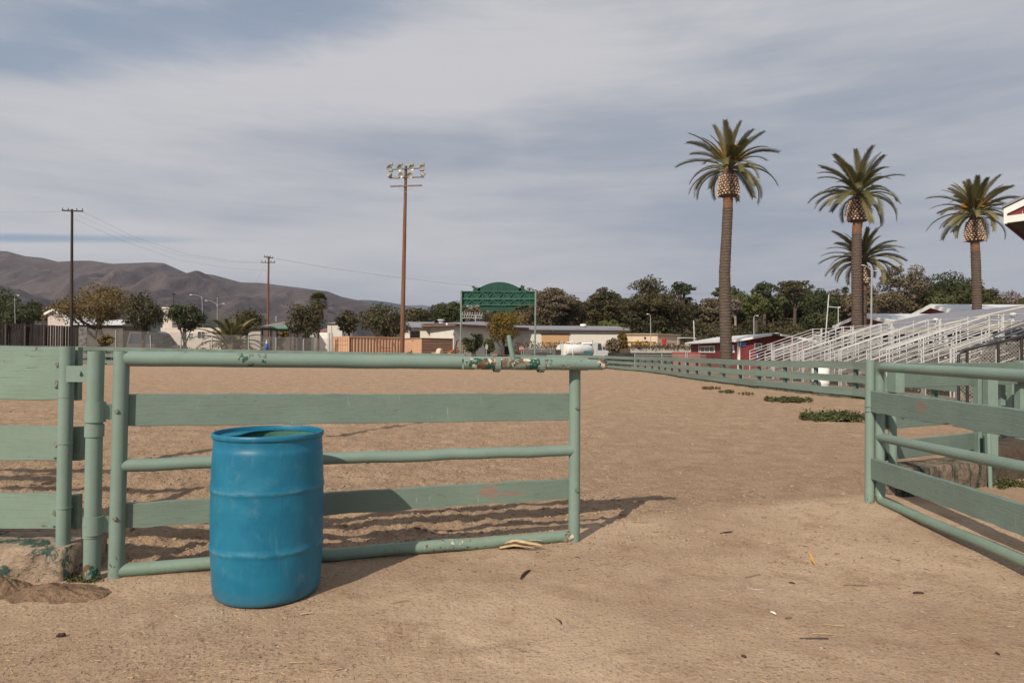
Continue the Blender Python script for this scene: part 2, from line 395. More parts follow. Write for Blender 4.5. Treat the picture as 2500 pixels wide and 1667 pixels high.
# ------------------------------------------------------------------ shared materials
GR = (.182, .250, .212)                     # the sage green paint of the arena
M = MAT
M['board'] = paint('painted board', (.158, .212, .178), (.12, 1, 3.2), chip=.80)
M['boardy'] = paint('painted fence board', (.163, .220, .186), (1, .12, 3.2), chip=.80)
M['pipe'] = paint('painted pipe', GR, None, chip=.745, spots=[(-2.2, 3.8, .05, .16, .14), (-2.2, 3.84, .62, .07, .12), (.42, 4.6, .64, .07, .12), (-2.33, 3.78, .86, .07, .13), (-2.33, 3.78, .30, .07, .12), (3.05, 5.88, .56, .08, .10), (-2.5, 3.83, .04, .15, .18), (3.02, 5.9, .03, .18, .16)])
M['post'] = paint('painted post', GR, (2, 2, .15), chip=.76)
def kerbmat(name, c, c2, g, lo, hi, sc3=None):
    m, nt, b = newmat(name, .92, .1); v = posvec(nt); n = noise(nt, v, 5.5, 8, .72, .3, sc3); q = noise(nt, v, 14, 6, .7)
    col = mixc(nt, ramp(nt, q, .3, .7), c, c2); col = mixc(nt, ramp(nt, n, lo, hi), col, g)
    col = mixc(nt, math_(nt, 'MULTIPLY', ramp(nt, noise(nt, v, 40, 5, .7), .55, .7), .5), col, (.06, .045, .035))
    lk(nt, col, b.inputs['Base Color']); bump(nt, b, math_(nt, 'ADD', q, n), .03, 1); return m
M['conc'] = kerbmat('old painted concrete', (.30, .215, .15), (.42, .33, .25), (.050, .088, .072), .51, .58)
M['bolt'] = simple('weathered bolt', (.17, .17, .12), .6, .4, 40)
M['alu'] = simple('weathered aluminium pipe', (.52, .51, .50), .45, .12, 2, metal=.15)
M['alud'] = simple('aluminium plank', (.25, .225, .20), .55, .2, 3)
M['white'] = simple('white painted trim', (.72, .70, .66), .6, .07, 1.2)
M['cream'] = simple('cream trim', (.56, .50, .40), .7, .1, 1.2)
M['red'] = simple('barn red siding', (.165, .030, .034), .7, .14, .8, .01, (6, 6, .3))
M['groof'] = simple('grey metal roof', (.22, .22, .245), .5, .1, 2.2, .006, (.2, 8, 1))
M['lroof'] = simple('pale metal roof', (.55, .56, .57), .5, .07, 1.5, .004)
M['dark'] = simple('shade and hair black', (.012, .010, .009), .9, .3)  # near-black stands in for the shade inside openings; also the hair colour
M['glass'] = newmat('window glass', .08, .8)[0]; M['glass'].node_tree.nodes['Principled BSDF'].inputs['Base Color'].default_value = (.03, .04, .045, 1)
M['wood'] = simple('brown utility pole wood', (.165, .078, .046), .9, .3, 2, .01, (6, 6, .25))
M['woodd'] = simple('dark weathered pole', (.05, .035, .03), .9, .3, 2, .01, (6, 6, .25))
M['galv'] = simple('galvanised steel', (.36, .37, .36), .5, .12, 5, metal=.3)
M['wall'] = simple('corrugated cream wall', (.60, .56, .49), .75, .07, 1.0, .03, (7, 7, .02))
M['beige'] = simple('beige stucco', (.60, .46, .34), .85, .06, 1)
M['blackfr'] = simple('black painted steel', (.03, .028, .027), .5, .2, 5)
M['brownwall'] = simple('brown stall boards', (.075, .042, .028), .85, .3, 2, .01, (3, 3, .3))

# ------------------------------------------------------------------ left gate
gO = Vector((-2.207, 3.84, 0)); gA = math.atan2(.79, 2.635); gd = Vector((math.cos(gA), math.sin(gA), 0)); gn = Vector((gd.y, -gd.x, 0))
def gl(s, z, off=0): return gO+gd*s+gn*off+Vector((0, 0, z-.029*s/2.75))
GL = 2.75
_a = gl(.62, 1.22); _b = gl(.36, 1.22); _c = gl(2.2, 1.2); _d = gl(1.42, 1.2); _e = gl(2.1, .35)
M['toprail'] = paint('chipped top rail paint', GR, None, chip=.80, spots=[(_a.x+.1, _a.y-.03, 1.235, .17, .24), (_b.x, _b.y, 1.24, .07, .2), (_d.x+.5, _d.y-.03, 1.21, .035, .4)])
M['sleeve'] = paint('flaking sleeve paint', GR, None, chip=.66, cream=True, spots=[(gl(2.08, 1.2, .13).x, gl(2.08, 1.2, .13).y, 1.22, .15, .26), (gl(2.25, 1.2, .13).x, gl(2.25, 1.2, .13).y, 1.22, .12, .20), (gl(2.42, 1.2, .13).x, gl(2.42, 1.2, .13).y, 1.22, .14, .24), (gl(2.93, 1.2, .12).x, gl(2.93, 1.2, .12).y, 1.22, .08, .5), (gl(2.7, 1.2, .12).x, gl(2.7, 1.2, .12).y, 1.22, .25, .06), (gl(2.935, 1.2).x, gl(2.935, 1.2).y, 1.2, .06, .6)], bmp=.004)
M['botrail'] = paint('scraped bottom rail paint', (.18, .25, .20), None, chip=.70, spots=[(gl(1.9, 0).x, gl(1.9, 0).y, -.005, .30, .12), (gl(2.75, 0).x, gl(2.75, 0).y, .0, .14, .3)], dirt=.5, cream=True)
M['lowboard'] = paint('peeling lower board', (.155, .207, .170), (.12, 1, 3.2), chip=.80, peel=[(gl(2.16, .355).x, gl(2.16, .355).y, .362, .065, .048), (gl(2.30, .335).x, gl(2.30, .335).y, .338, .09, .014)])
g = thing('arena_gate', 'long green pipe and board gate standing behind the blue barrel, hinged at left', 'gate', gO)
def wp(a, b, n=14, amp=.004, seed=1):
    r = random.Random(seed); return [a.lerp(b, i/n)+Vector((0, 0, r.uniform(-amp, amp) if 0 < i < n else 0)) for i in range(n+1)]
mb = MB(); mb.tube([gl(0, -.03), gl(.005, .5), gl(.012, 1.262)], .041, 20, wob=.03, seed=3); part('post', mb, M['pipe'], g)
mb = MB(); mb.tube([gl(GL, -.03), gl(GL, .5), gl(GL, 1.21)], .039, 20, wob=.03, seed=4); part('post', mb, M['botrail'] if 0 else M['pipe'], g)
mb = MB(); mb.tube(wp(gl(.03, 1.222), gl(2.84, 1.222), 20, .0015), .043, 20, wob=.02); part('top_rail', mb, M['toprail'], g)
mb = MB(); mb.tube(wp(gl(.02, .622), gl(GL, .64), 16, .004), .036, 18, wob=.02); part('middle_rail', mb, M['pipe'], g)
mb = MB(); mb.tube(wp(gl(.02, .036), gl(GL-.01, .064), 16, .006, 5), .037, 18, wob=.06, seed=9); part('bottom_rail', mb, M['botrail'], g)
def board(a0, a1, b0, b1, m, name, parent, off, th=.035, n=26, seed=0, amp=.003):
    """board from s=a0..a1; edges wander a little"""
    r = random.Random(seed); mb = MB(); vs = []
    for i in range(n+1):
        t = i/n; s = a0+(a1-a0)*t; zt = b0[1]+(b1[1]-b0[1])*t+r.uniform(-amp, amp); zb = b0[0]+(b1[0]-b0[0])*t+r.uniform(-amp, amp)
        for z, o in ((zb, off), (zb+.004, off+th*.5+.002), (zt-.004, off+th*.5+.002), (zt, off), (zt-.002, off-th*.5), (zb+.002, off-th*.5)): vs.append(gl(s, z, o))
    k = 6; fs = [(i*k+j, i*k+(j+1) % k, (i+1)*k+(j+1) % k, (i+1)*k+j) for i in range(n) for j in range(k)]+[tuple(range(k)), tuple(range(n*k, n*k+k))]
    mb.add(vs, fs); return part(name, mb, m, parent)
board(.035, GL-.035, (.838, 1.022), (.838, 1.022), M['board'], 'board', g, -.034, seed=1)
board(.035, GL-.035, (.262, .404), (.305, .444), M['lowboard'], 'board', g, -.034, seed=2, amp=.005)
for s, z in ((.0, .93), (.0, .335), (GL, .93), (GL, .38)):
    mb = MB(); p = gl(s, z, .036); mb.tube([p, p+gn*.016], [.014, .011], 6); part('bolt', mb, M['bolt'], g)
# hinges round the hinge post
HP = Vector((G(229, 1411).x, 3.80, 0))
for z, zc in ((.925, .11), (.30, .1)):
    mb = MB(); mb.tube([HP+Vector((.006, 0, z-zc/2)), HP+Vector((.006, 0, z+zc/2))], .052, 24)
    q = gl(0, z); mb.bar(HP+Vector((.04, 0, z)), Vector((q.x-.02, q.y, z)), .014, .085)
    part('hinge', mb, M['pipe'], g)
# sliding latch
mb = MB(); a = gl(1.955, 1.217, .088); b = gl(2.915, 1.222, .088)
mb.tube([a, a.lerp(b, .5), b], .036, 22, cap=False, wob=.03); mb.tube([a, b], .030, 22, cap=False)
n_ = len(mb.v)
for e, base in ((a, 0), (b, 1)):
    ring = []
    for k in range(22):
        ang = 2*math.pi*k/22; A = gd.cross(Vector((0, 0, 1))).normalized(); B = gd.cross(A)
        ring.append((e+A*math.cos(ang)*.0365+B*math.sin(ang)*.0365, e+A*math.cos(ang)*.0298+B*math.sin(ang)*.0298))
    vs = [x for pr in ring for x in pr]; mb.add(vs, [(2*k, 2*((k+1) % 22), 2*((k+1) % 22)+1, 2*k+1) for k in range(22)])
sl = part('latch_sleeve', mb, M['sleeve'], g)
mb = MB(); mb.tube([gl(2.1, 1.217, .088), gl(2.93, 1.222, .088), gl(2.945, 1.222, .088)], [.027, .032, .024], 18); part('latch_bolt', mb, M['sleeve'], g)
for s in (2.175, 2.475, 2.50):
    mb = MB(); pts = []
    for k in range(17):
        ang = R(60)+R(360)*k/16; pts.append((s, 1.213+.045*math.sin(ang), .086+.044*math.cos(ang)))
    w = .035
    inner = [gl(s+dx, z, o) for (s, z, o) in pts for dx in (-w/2, w/2)]
    outer = [gl(s+dx, 1.21+(z-1.21)*1.09, .078+(o-.078)*1.09) for (s, z, o) in pts for dx in (-w/2, w/2)]
    m_ = len(inner); fs = []
    for k in range(16):
        i = 2*k; fs += [(i, i+1, i+3, i+2), (m_+i, m_+i+2, m_+i+3, m_+i+1), (i, i+2, m_+i+2, m_+i), (i+1, m_+i+1, m_+i+3, i+3)]
    mb.add(inner+outer, fs, False)
    if s != 2.50: part('strap', mb, M['pipe'], g)
mb = MB(); mb.tube([gl(2.29, 1.235, .088), gl(2.268, 1.33, .088), gl(2.255, 1.405, .088)], [.017, .016, .0145], 10); part('latch_handle', mb, M['pipe'], g)

# ------------------------------------------------------------------ left fixed fence and its kerb
f = thing('board_fence', 'green three board fence left of the gate, standing on the chipped concrete kerb', 'fence', (-2.5, 3.87, 0))
p1 = G(164, 1399); p1.y = 3.86
mb = MB(); mb.tube([(p1.x, p1.y, -.05), (p1.x+.002, p1.y, .6), (p1.x+.006, p1.y, 1.288)], [.036, .037, .0385], 20, wob=.03)
for z in (.38, .74, 1.0): mb.tube([(p1.x+.003, p1.y, z), (p1.x+.003, p1.y, z+.006)], .0405, 20)
part('post', mb, M['pipe'], f)
mb = MB(); mb.tube([HP+Vector((0, 0, -.06)), HP+Vector((.003, 0, .9)), HP+Vector((.006, 0, 1.262))], .0425, 20, wob=.03)
mb.tube([HP+Vector((.003, 0, .79)), HP+Vector((.003, 0, .855))], .049, 22); mb.tube([HP+Vector((0, 0, .235)), HP+Vector((0, 0, .25))], .047, 22)
part('hinge_post', mb, paint('hinge post paint', GR, None, chip=.78, spots=[(HP.x, HP.y-.04, .86, .09, .10), (HP.x, HP.y-.04, .02, .14, .3), (HP.x-.02, HP.y-.04, 1.0, .08, .06)]), f)
mb = MB(); mb.bb(p1.x+.03, HP.x-.036, 3.815, 3.83, 1.09, 1.18); mb.tube([((p1.x+HP.x)/2+.01, 3.815, 1.14), ((p1.x+HP.x)/2+.01, 3.80, 1.14)], .011, 6); part('link_plate', mb, M['pipe'], f)
def xboard(x0, x1, y, zb, zt, m, name, parent, th=.035, n=30, seed=0, slope=0, amp=.003):
    r = random.Random(seed); mb = MB(); vs = []
    for i in range(n+1):
        x = x0+(x1-x0)*i/n; a = zb+r.uniform(-amp, amp)+slope*i/n; b_ = zt+r.uniform(-amp, amp)+slope*i/n
        vs += [(x, y-th/2, a+.003), (x, y-th/2, b_-.003), (x, y-th/2+.005, b_), (x, y+th/2, b_), (x, y+th/2, a), (x, y-th/2+.005, a)]
    k = 6; fs = [(i*k+j, i*k+(j+1) % k, (i+1)*k+(j+1) % k, (i+1)*k+j) for i in range(n) for j in range(k)]+[tuple(range(k)), tuple(range(n*k, n*k+k))]
    mb.add(vs, fs); return part(name, mb, m, parent)
M['lboard'] = paint('pale painted board', (.182, .248, .200), (.12, 1, 3.2), chip=.79, spots=[(-2.72, 3.9, 1.27, .05, .3)])
for (v0, v1, ue, sd_) in ((847, 976, 198, 1), (1041, 1124, 205, 2), (1206, 1291, 197, 3)):
    zt = ZA(100, v0, 3.93)-0; zb = ZA(100, v1, 3.93); xe = XA(ue, 3.95, v0)
    xboard(-6.2, xe, 3.945, zb, zt, M['lboard'], 'board', f, .045, 30, sd_)
    xb = p1.x-.075; zm = (zb+zt)/2; hh = min(.075, (zt-zb)*.42)
    mb = MB(); mb.bb(xb-.03, xb+.042, 3.905, 3.9215, zm-hh, zm+hh); mb.bb(xb+.034, xb+.042, 3.865, 3.905, zm-hh, zm+hh)
    part('bracket', mb, M['pipe'], f)
    for dz in ((-hh*.7, hh*.7) if v0 < 900 else (0,)):
        mb = MB(); mb.tube([(xb+.005, 3.905, zm+dz), (xb+.005, 3.885, zm+dz)], .011, 6); mb.box((xb+.005, 3.902, zm+dz), (.03, .006, .03)); part('bolt', mb, M['bolt'], f)
for x in (-4.5, -6.1):
    mb = MB(); mb.tube([(x, 3.88, -.05), (x, 3.88, 1.28)], .038, 14); part('post', mb, M['pipe'], f)
def kerb(name, a, b, w, h, label, back=True, seed=3, mat=None, rough=.03):
    """rough concrete stem wall from a to b (front edge), w deep"""
    a = Vector(a); b = Vector(b); d = (b-a); L = d.length; d.normalize(); n = Vector((-d.y, d.x, 0)); nl = max(6, int(L/.02)); prof = [(0, -.1), (.0, .0), (0, .25*h), (0, .5*h), (.004, .75*h), (.012, .93*h), (.035, h), (w*.35, h), (w*.65, h), (w-.03, h), (w, h*.9), (w, 0), (w, -.1)]
    vs = []
    for i in range(nl+1):
        s = L*i/nl
        for j, (o, z) in enumerate(prof):
            nz = fbm(np.array([s*9.]), np.array([j*.9]), seed, 3)[0]; n2 = fbm(np.array([s*3.]), np.array([j*.5+9]), seed+5, 3)[0]
            e = rough*(1 if j < 8 else .5)
            p = a+d*s+n*(o+e*nz+e*.8*n2)+Vector((0, 0, z+(e*.4*nz if z > .05 else 0)))
            vs.append(p)
    k = len(prof); mb = MB(); mb.add(vs, [(i*k+j, i*k+j+1, (i+1)*k+j+1, (i+1)*k+j) for i in range(nl) for j in range(k-1)]+[tuple(range(k)), tuple(range(nl*k, nl*k+k))], True)
    o = mb.build(name, mat or M['conc']); tag(o, label, 'kerb'); return o
kerb('concrete_kerb', (-6.4, 3.74, 0), (XA(206, 3.95, 1380), 3.74, 0), .42, .175, 'crumbling concrete kerb with flaking dark green paint under the left fence', rough=.05)
# loose earth heaps in front of it
M['earth'] = simple('damp brown earth', (.185, .118, .075), .95, .3, 9, .02)
def mound(cx, cy, rx, ry, h, name, label, mat, seed, n=60, cat='dirt pile'):
    t = np.linspace(-1, 1, n); X, Y = np.meshgrid(t, t); r = np.sqrt(X**2+Y**2)
    Z = h*np.clip(1-r, 0, 1)**1.1*(1+.3*fbm(X*3, Y*3, seed))+.018*np.clip(1-r, 0, 1)**.5*fbm(X*9, Y*9, seed+3)
    V = np.stack([cx+X*rx, cy+Y*ry, Z-.004-.02*(r > 1)], -1).reshape(-1, 3)
    i = np.arange(n-1)[:, None]*n+np.arange(n-1)[None]; Fq = np.stack([i, i+1, i+n+1, i+n], -1).reshape(-1, 4)
    o = np_mesh(name, V, Fq, mat, (cx, cy, 0), None, True); tag(o, label, cat); return o
q = G(110, 1458); mound(q.x-.02, q.y+.06, .32, .17, .05, 'dirt_mound', 'low heap of dark crumbly earth beside the foot of the left kerb', M['earth'], 5)
q = G(0, 1450); mound(q.x-.05, q.y+.03, .2, .17, .10, 'dirt_mound', 'taller heap of dark earth cut off by the left edge of the photo', M['earth'], 6)
q = G(15, 1520)

# ------------------------------------------------------------------ blue barrel
bx, by = -1.283, 3.62
def mk_plastic():
    m, nt, b = newmat('blue barrel plastic', .38, .45); v = posvec(nt)
    big = noise(nt, v, 3.5, 5, .65, .5); sc1 = noise(nt, v, 22, 5, .7, 0, (1, 1, .22)); sc2 = noise(nt, v, 9, 7, .72, .2); sm_ = noise(nt, v, 55, 4, .7)
    c = mixc(nt, ramp(nt, big, .3, .7), (.003, .112, .205), (.008, .155, .255))
    c = mixc(nt, math_(nt, 'MULTIPLY', ramp(nt, sc1, .56, .76), .30), c, (.08, .21, .28))
    c = mixc(nt, math_(nt, 'MULTIPLY', ramp(nt, sc2, .54, .76), .45), c, (.12, .22, .26))
    c = mixc(nt, math_(nt, 'MULTIPLY', ramp(nt, sm_, .66, .74), .16), c, (.30, .36, .36))
    s = nt.nodes.new('ShaderNodeSeparateXYZ'); lk(nt, v, s.inputs[0])
    dz = ramp(nt, math_(nt, 'ADD', s.outputs[2], math_(nt, 'MULTIPLY', sc2, .12)), .16, .05)
    c = mixc(nt, math_(nt, 'MULTIPLY', dz, .22), c, (.15, .19, .19))
    # scuffed crests of the two hoops
    for z in (.2666, .5656):
        w = ramp(nt, math_(nt, 'ABSOLUTE', math_(nt, 'SUBTRACT', s.outputs[2], z)), .012, .003)
        c = mixc(nt, math_(nt, 'MULTIPLY', math_(nt, 'MULTIPLY', w, ramp(nt, sc2, .42, .6)), .35), c, (.12, .25, .30))
    lk(nt, c, b.inputs['Base Color']); lk(nt, math_(nt, 'ADD', math_(nt, 'MULTIPLY', big, .3), .30), b.inputs['Roughness'])
    bump(nt, b, math_(nt, 'ADD', big, math_(nt, 'MULTIPLY', sm_, .15)), .004, .8)
    return m
M['plastic'] = mk_plastic()
M['barrelin'] = simple('light tinted barrel inside', (.06, .15, .115), .5, .2, 8)  # green of daylight through the plastic is put into the colour
br = thing('plastic_barrel', 'open blue plastic drum standing on the dirt in front of the long green gate', 'barrel', (bx, by, 0))
prof_old = [(.20, .004), (.255, .006), (.272, .014), (.282, .034), (.290, .09), (.2955, .20), (.2975, .235), (.299, .246), (.3035, .256), (.305, .264), (.3035, .272), (.299, .282), (.2985, .295),
        (.3000, .40), (.2985, .50), (.298, .535), (.299, .546), (.303, .553), (.3045, .560), (.303, .567), (.299, .577), (.2965, .60), (.292, .68), (.288, .74), (.2865, .762), (.2845, .764), (.282, .78), (.279, .803), (.279, .808),
        (.292, .812), (.2985, .815), (.3, .822), (.2995, .833), (.296, .838), (.290, .840), (.284, .838), (.281, .834)]
prof = [(.20, .004), (.262, .006), (.276, .014), (.285, .034), (.292, .09), (.298, .20), (.300, .235), (.3015, .246), (.3055, .256), (.307, .264), (.3055, .272), (.3015, .282), (.3005, .295), (.303, .40), (.302, .50), (.3015, .535),
        (.3025, .546), (.3055, .553), (.307, .560), (.3055, .567), (.3025, .577), (.3005, .60), (.298, .68), (.2945, .74), (.2935, .762), (.292, .764), (.2915, .79), (.2905, .806), (.291, .810), (.298, .8135), (.301, .818), (.301, .831), (.298, .8375), (.293, .840), (.288, .839), (.2865, .836), (.2855, .818)]
prof = [(r*.932, z*1.01) for r, z in prof]
wob = lambda a, z: 1+.0015*math.sin(2*a+1)
mb = MB(); mb.lathe(prof, (0+bx, by, .0), 96, wob=wob); mb.v_ = 0
mb.add([(bx+.186*math.cos(2*math.pi*k/48), by+.186*math.sin(2*math.pi*k/48), .004) for k in range(48)], [tuple(range(48))])
ang = math.atan2(-1, .62)
mb.tube([(bx+(r-.0006)*wob(ang, z)*math.cos(ang), by+(r-.0006)*wob(ang, z)*math.sin(ang), z) for r, z in prof[3:28]], .0014, 5)
part('body', mb, M['plastic'], br)
mb = MB(); mb.lathe([(r*.932, z*1.01) for r, z in [(.2850, .815), (.286, .785), (.287, .74), (.294, .5), (.285, .1), (.25, .03), (.001, .03)]], (bx, by, 0), 72); part('inner_wall', mb, M['barrelin'], br)
# the cut lid: a ring left round the mouth, widest at the left
mb = MB(); vs = []; n = 96
for k in range(n):
    a = 2*math.pi*k/n; w = .004+.075*max(0, math.cos(a-R(165)))**5+.02*max(0, math.cos(a-R(215)))**6
    for r, z in ((.2852, .819), (.2852, .814), (.2846-w, .813-w*.1), (.2846-w, .818-w*.1)): r *= .932; vs.append((bx+r*math.cos(a), by+r*math.sin(a), z*1.01))
mb.add(vs, [(4*k+j, 4*k+(j+1) % 4, 4*((k+1) % n)+(j+1) % 4, 4*((k+1) % n)+j) for k in range(n) for j in range(4)], False); part('cut_lip', mb, M['plastic'], br)

# ------------------------------------------------------------------ right gate
A0 = Vector((3.165, 5.88, 0)); A1 = Vector((2.935, 3.90, 0)); rd = (A1-A0).normalized(); RL = 3.0; rn = Vector((rd.y, -rd.x, 0))
if rn.x > 0: rn = -rn
def rg(s, z0, z1, off=0):
    p = A0+rd*s+rn*off; return Vector((p.x, p.y, z0+(z1-z0)*s/2.0))
g = thing('arena_gate', 'green pipe and board gate at the right, swung open towards the camera', 'gate', A0)
M['rboard'] = paint('weathered gate board', (.158, .218, .188), (1, .12, 3.2), chip=.79, peel=[(rg(.92, .86, .9).x, rg(.92, .86, .9).y, .885, .105, .055)], bmp=.004)
mb = MB(); o_ = A0-rd*.0+Vector((-.074, .03, 0)); mb.tube([o_+Vector((0, 0, -.05)), o_+Vector((.008, 0, 1.225))], .038, 18, wob=.03)
for z in (.78, .82): mb.tube([o_+Vector((0, 0, z)), o_+Vector((0, 0, z+.012))], .042, 18)
part('post', mb, M['pipe'], g)
def elbow(z_from, z_to, dirz, rr=.08):
    return
pts = [rg(.0, 0, 0)+Vector((0, 0, z)) for z in (.10, .5, 1.06)]
fr = [rg(0, .06, .06), rg(0, .5, .5), rg(0, 1.08, 1.08), rg(.012, 1.13, 1.13), rg(.045, 1.155, 1.155)]+[rg(s, 1.163, 1.153) for s in (.1, .5, 1, 1.5, 2, 2.5, 3)]
mb = MB(); mb.tube(fr, .038, 20, wob=.015); part('top_rail', mb, M['pipe'], g)
fr = [rg(0, .12, .12), rg(.008, .06, .06), rg(.04, .022, .022)]+[rg(s, .018, .095)+Vector((0, 0, .004*math.sin(s*5))) for s in (.1, .4, .8, 1.2, 1.6, 2, 2.5, 3)]
mb = MB(); mb.tube(fr, .036, 20, wob=.04); part('bottom_rail', mb, M['botrail'], g)
mb = MB(); mb.tube([rg(.0, .56, .56)]+[rg(s, .56, .63) for s in (.3, 1, 1.6, 2.3, 3)], .037, 20, wob=.02); part('middle_rail', mb, M['pipe'], g)
mb = MB(); mb.tube([rg(3, 0, 0)+Vector((0, 0, -.02)), rg(3, 0, 0)+Vector((0, 0, 1.2))], .038, 18); part('post', mb, M['pipe'], g)
def rboard(s0, s1, b0, t0, b1, t1, seed):
    r = random.Random(seed); mb = MB(); vs = []; n = 40
    for i in range(n+1):
        s = s0+(s1-s0)*i/n; zb = rg(s, b0, b1).z+r.uniform(-.004, .004); zt = rg(s, t0, t1).z+r.uniform(-.003, .003)
        if seed == 5 and 1.25 < s < 1.33: zb += .02
        for z, o in ((zb+.003, .079), (zt-.004, .079), (zt, .074), (zt, .043), (zb, .043), (zb, .074)):
            p = rg(s, 0, 0, o); vs.append((p.x, p.y, z))
    k = 6; mb.add(vs, [(i*k+j, i*k+(j+1) % k, (i+1)*k+(j+1) % k, (i+1)*k+j) for i in range(n) for j in range(k)]+[tuple(range(k)), tuple(range(n*k, n*k+k))])
    part('board', mb, M['rboard'], g)
rboard(-.07, 2.95, .774, .957, .805, .968, 5); rboard(-.12, 2.95, .205, .380, .265, .438, 6)

# ------------------------------------------------------------------ fence running off to the right behind that gate
f = thing('board_fence', 'shaded green board fence on a painted kerb behind the open right gate', 'fence', (3.4, 6.2, 0))
B0 = Vector((P(2176, 1000, 6.35).x, 6.35, 0)); B1 = Vector((P(2398, 1000, 7.15).x, 7.15, 0)); fd = (B1-B0).normalized(); fn = Vector((fd.y, -fd.x, 0))
mb = MB(); mb.tube([B0+Vector((0, -.02, .1)), B0+Vector((0, -.02, 1.2))], .036, 16); part('post', mb, M['pipe'], f)
def fb(p, q, zb, zt, th=.04, m='board', name='board', par=None, dz=0):
    mb = MB(); c = Vector((0, 0, (zb+zt)/2)); c2 = Vector((0, 0, (zb+zt)/2+dz)); mb.bar(p+c, q+c2, th, zt-zb, bev=.003); return part(name, mb, M[m], par or f)
e = fd*-.12
fb(B0+fd*.1-fn*.05, B0+fd*2.6-fn*.05, .955, 1.19); fb(B0+e-fn*.05, B1-fn*.05, .575, .735); fb(B0+e-fn*.05, B1-fn*.05, .285, .46)
mb = MB(); a = P(2194, 925, 6.2); mb.bb(a.x-.05, a.x+.03, 6.16, 6.3, .93, 1.19); part('post_block', mb, M['post'], f)
mb = MB(); a = P(2172, 945, 6.6); mb.bb(a.x-.07, a.x+.04, 6.6, 6.64, .93, 1.06); part('post_block', mb, M['post'], f)
for u, w, y, z0, v1 in ((2392, .085, 7.1, .12, 938), (2418, .10, 6.98, .12, 940)):
    a = P(u, 1000, y); mb = MB(); mb.bar((a.x, y, z0), (a.x+.0, y, ZA(u, v1, y)+.1), w, .09, up=(0, 1, 0), bev=.004); part('post', mb, M['post'], f)
a = G(2418, 1190); mb = MB(); mb.tube([(a.x, a.y, -.02), (a.x-.01, a.y+.02, .78)], .019, 10); part('brace_pipe', mb, M['pipe'], f)
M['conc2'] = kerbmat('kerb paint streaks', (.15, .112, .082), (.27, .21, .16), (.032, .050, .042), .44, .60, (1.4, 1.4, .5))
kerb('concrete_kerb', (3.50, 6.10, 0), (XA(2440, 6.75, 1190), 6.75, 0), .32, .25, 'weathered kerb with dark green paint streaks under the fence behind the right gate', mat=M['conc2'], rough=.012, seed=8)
kerb('concrete_kerb', (XA(2442, 6.9, 1190), 6.95, 0), (8.6, 8.6, 0), .5, .33, 'concrete ledge coloured dark for the chute shade at the right edge behind the open gate', mat=simple('ledge darkened for shade', (.075, .052, .038), .95, .35, 3, .03), rough=.04, seed=12)  # shadow of the chute is put into the ledge's dark brown
# chute panels further right
c = thing('cattle_chute', 'grey green wooden chute panels and posts at the right edge behind the open gate', 'chute', (6, 8.5, 0))
for u, y, w, v0 in ((2477, 8.3, .13, 930), (2443, 8.8, .06, 925), (2493, 7.7, .09, 880), (2515, 8.0, .12, 880), (2560, 8.6, .12, 875)):
    x = XA(u, y, 950); mb = MB(); mb.bar((x, y, 0), (x, y, min(1.25, ZA(u, v0, y))), w, .1, up=(0, 1, 0), bev=.004); part('post', mb, M['post'], c)
for zb, zt, y0, y1, ua, ub in ((.90, 1.17, 8.75, 8.0, 2390, 2640), (.47, .78, 9.1, 8.9, 2428, 2520), (.05, .33, 9.0, 8.8, 2425, 2640)):
    mb = MB(); za = (zb+zt)/2; mb.bar((XA(ua, y0), y0, za), (XA(ub, y1), y1, za), .05, zt-zb, bev=.004); part('panel', mb, M['board'], c)
mb = MB(); mb.bar((XA(2392, 7.7), 7.7, 1.02), (XA(2640, 7.5), 7.5, 1.02), .12, .10, bev=.004); part('beam', mb, M['brownwall'], c)

# ------------------------------------------------------------------ arena fences
M['railfar'] = simple('far sage fence board', (.145, .195, .165), .7, .16, .8)
M['railfar2'] = simple('sage fence board', (.165, .215, .182), .7, .14, .9, .004, (1, .3, 3))
M['postfar'] = simple('dark green fence post', (.045, .085, .065), .8, .3, 2)
M['postfar2'] = simple('green fence post', (.10, .165, .135), .8, .25, 2)
def rail_fence(name, label, pts, tops, rails, posts_every, m, mp, side=1, group=None, pw=.12):
    """pts: plan points; tops: z of the top at each; rails: (down to, from) in fractions of height"""
    o = thing(name, label, 'fence', (pts[0][0], pts[0][1], 0), group)
    P_ = [Vector((p[0], p[1], 0)) for p in pts]; cum = [0]
    for a, b in zip(P_, P_[1:]): cum.append(cum[-1]+(b-a).length)
    def at(s):
        for i in range(len(P_)-1):
            if s <= cum[i+1] or i == len(P_)-2:
                t = (s-cum[i])/(cum[i+1]-cum[i]); return P_[i].lerp(P_[i+1], t), tops[i]+(tops[i+1]-tops[i])*t
    L = cum[-1]; n = max(1, round(L/posts_every)); rr = random.Random(len(label))
    for i in range(n+1):
        p, z = at(L*i/n); q, _ = at(min(L, L*i/n+.1)); q0, _ = at(max(0, L*i/n-.1)); d = (q-q0).normalized(); nn = Vector((-d.y, d.x, 0))*side*(.05+pw/2)
        mb = MB(); mb.bar(p+nn+Vector((0, 0, -.1)), p+nn+Vector((0, 0, z-.03)), pw, pw, up=d); part('post', mb, mp, o)
    step = 2
    for i in range(0, n, step):
        a, za = at(L*i/n); b, zb = at(L*min(n, i+step)/n); c, zc = at(L*(min(n, i+step)+i)/2/n)
        for (lo, hi) in rails:
            w = rr.uniform(-.012, .012)
            mb = MB(); h0 = (lo+hi)/2
            mb.bar(a+Vector((0, 0, za*h0+w)), c+Vector((0, 0, zc*h0+w)), .04, (hi-lo)*za); mb.bar(c+Vector((0, 0, zc*h0+w)), b+Vector((0, 0, zb*h0+w)), .04, (hi-lo)*zb)
            part('board', mb, m, o)
    return o
def fz(u, v, y): p = P(u, v, y); return (p.x, p.y), p.z
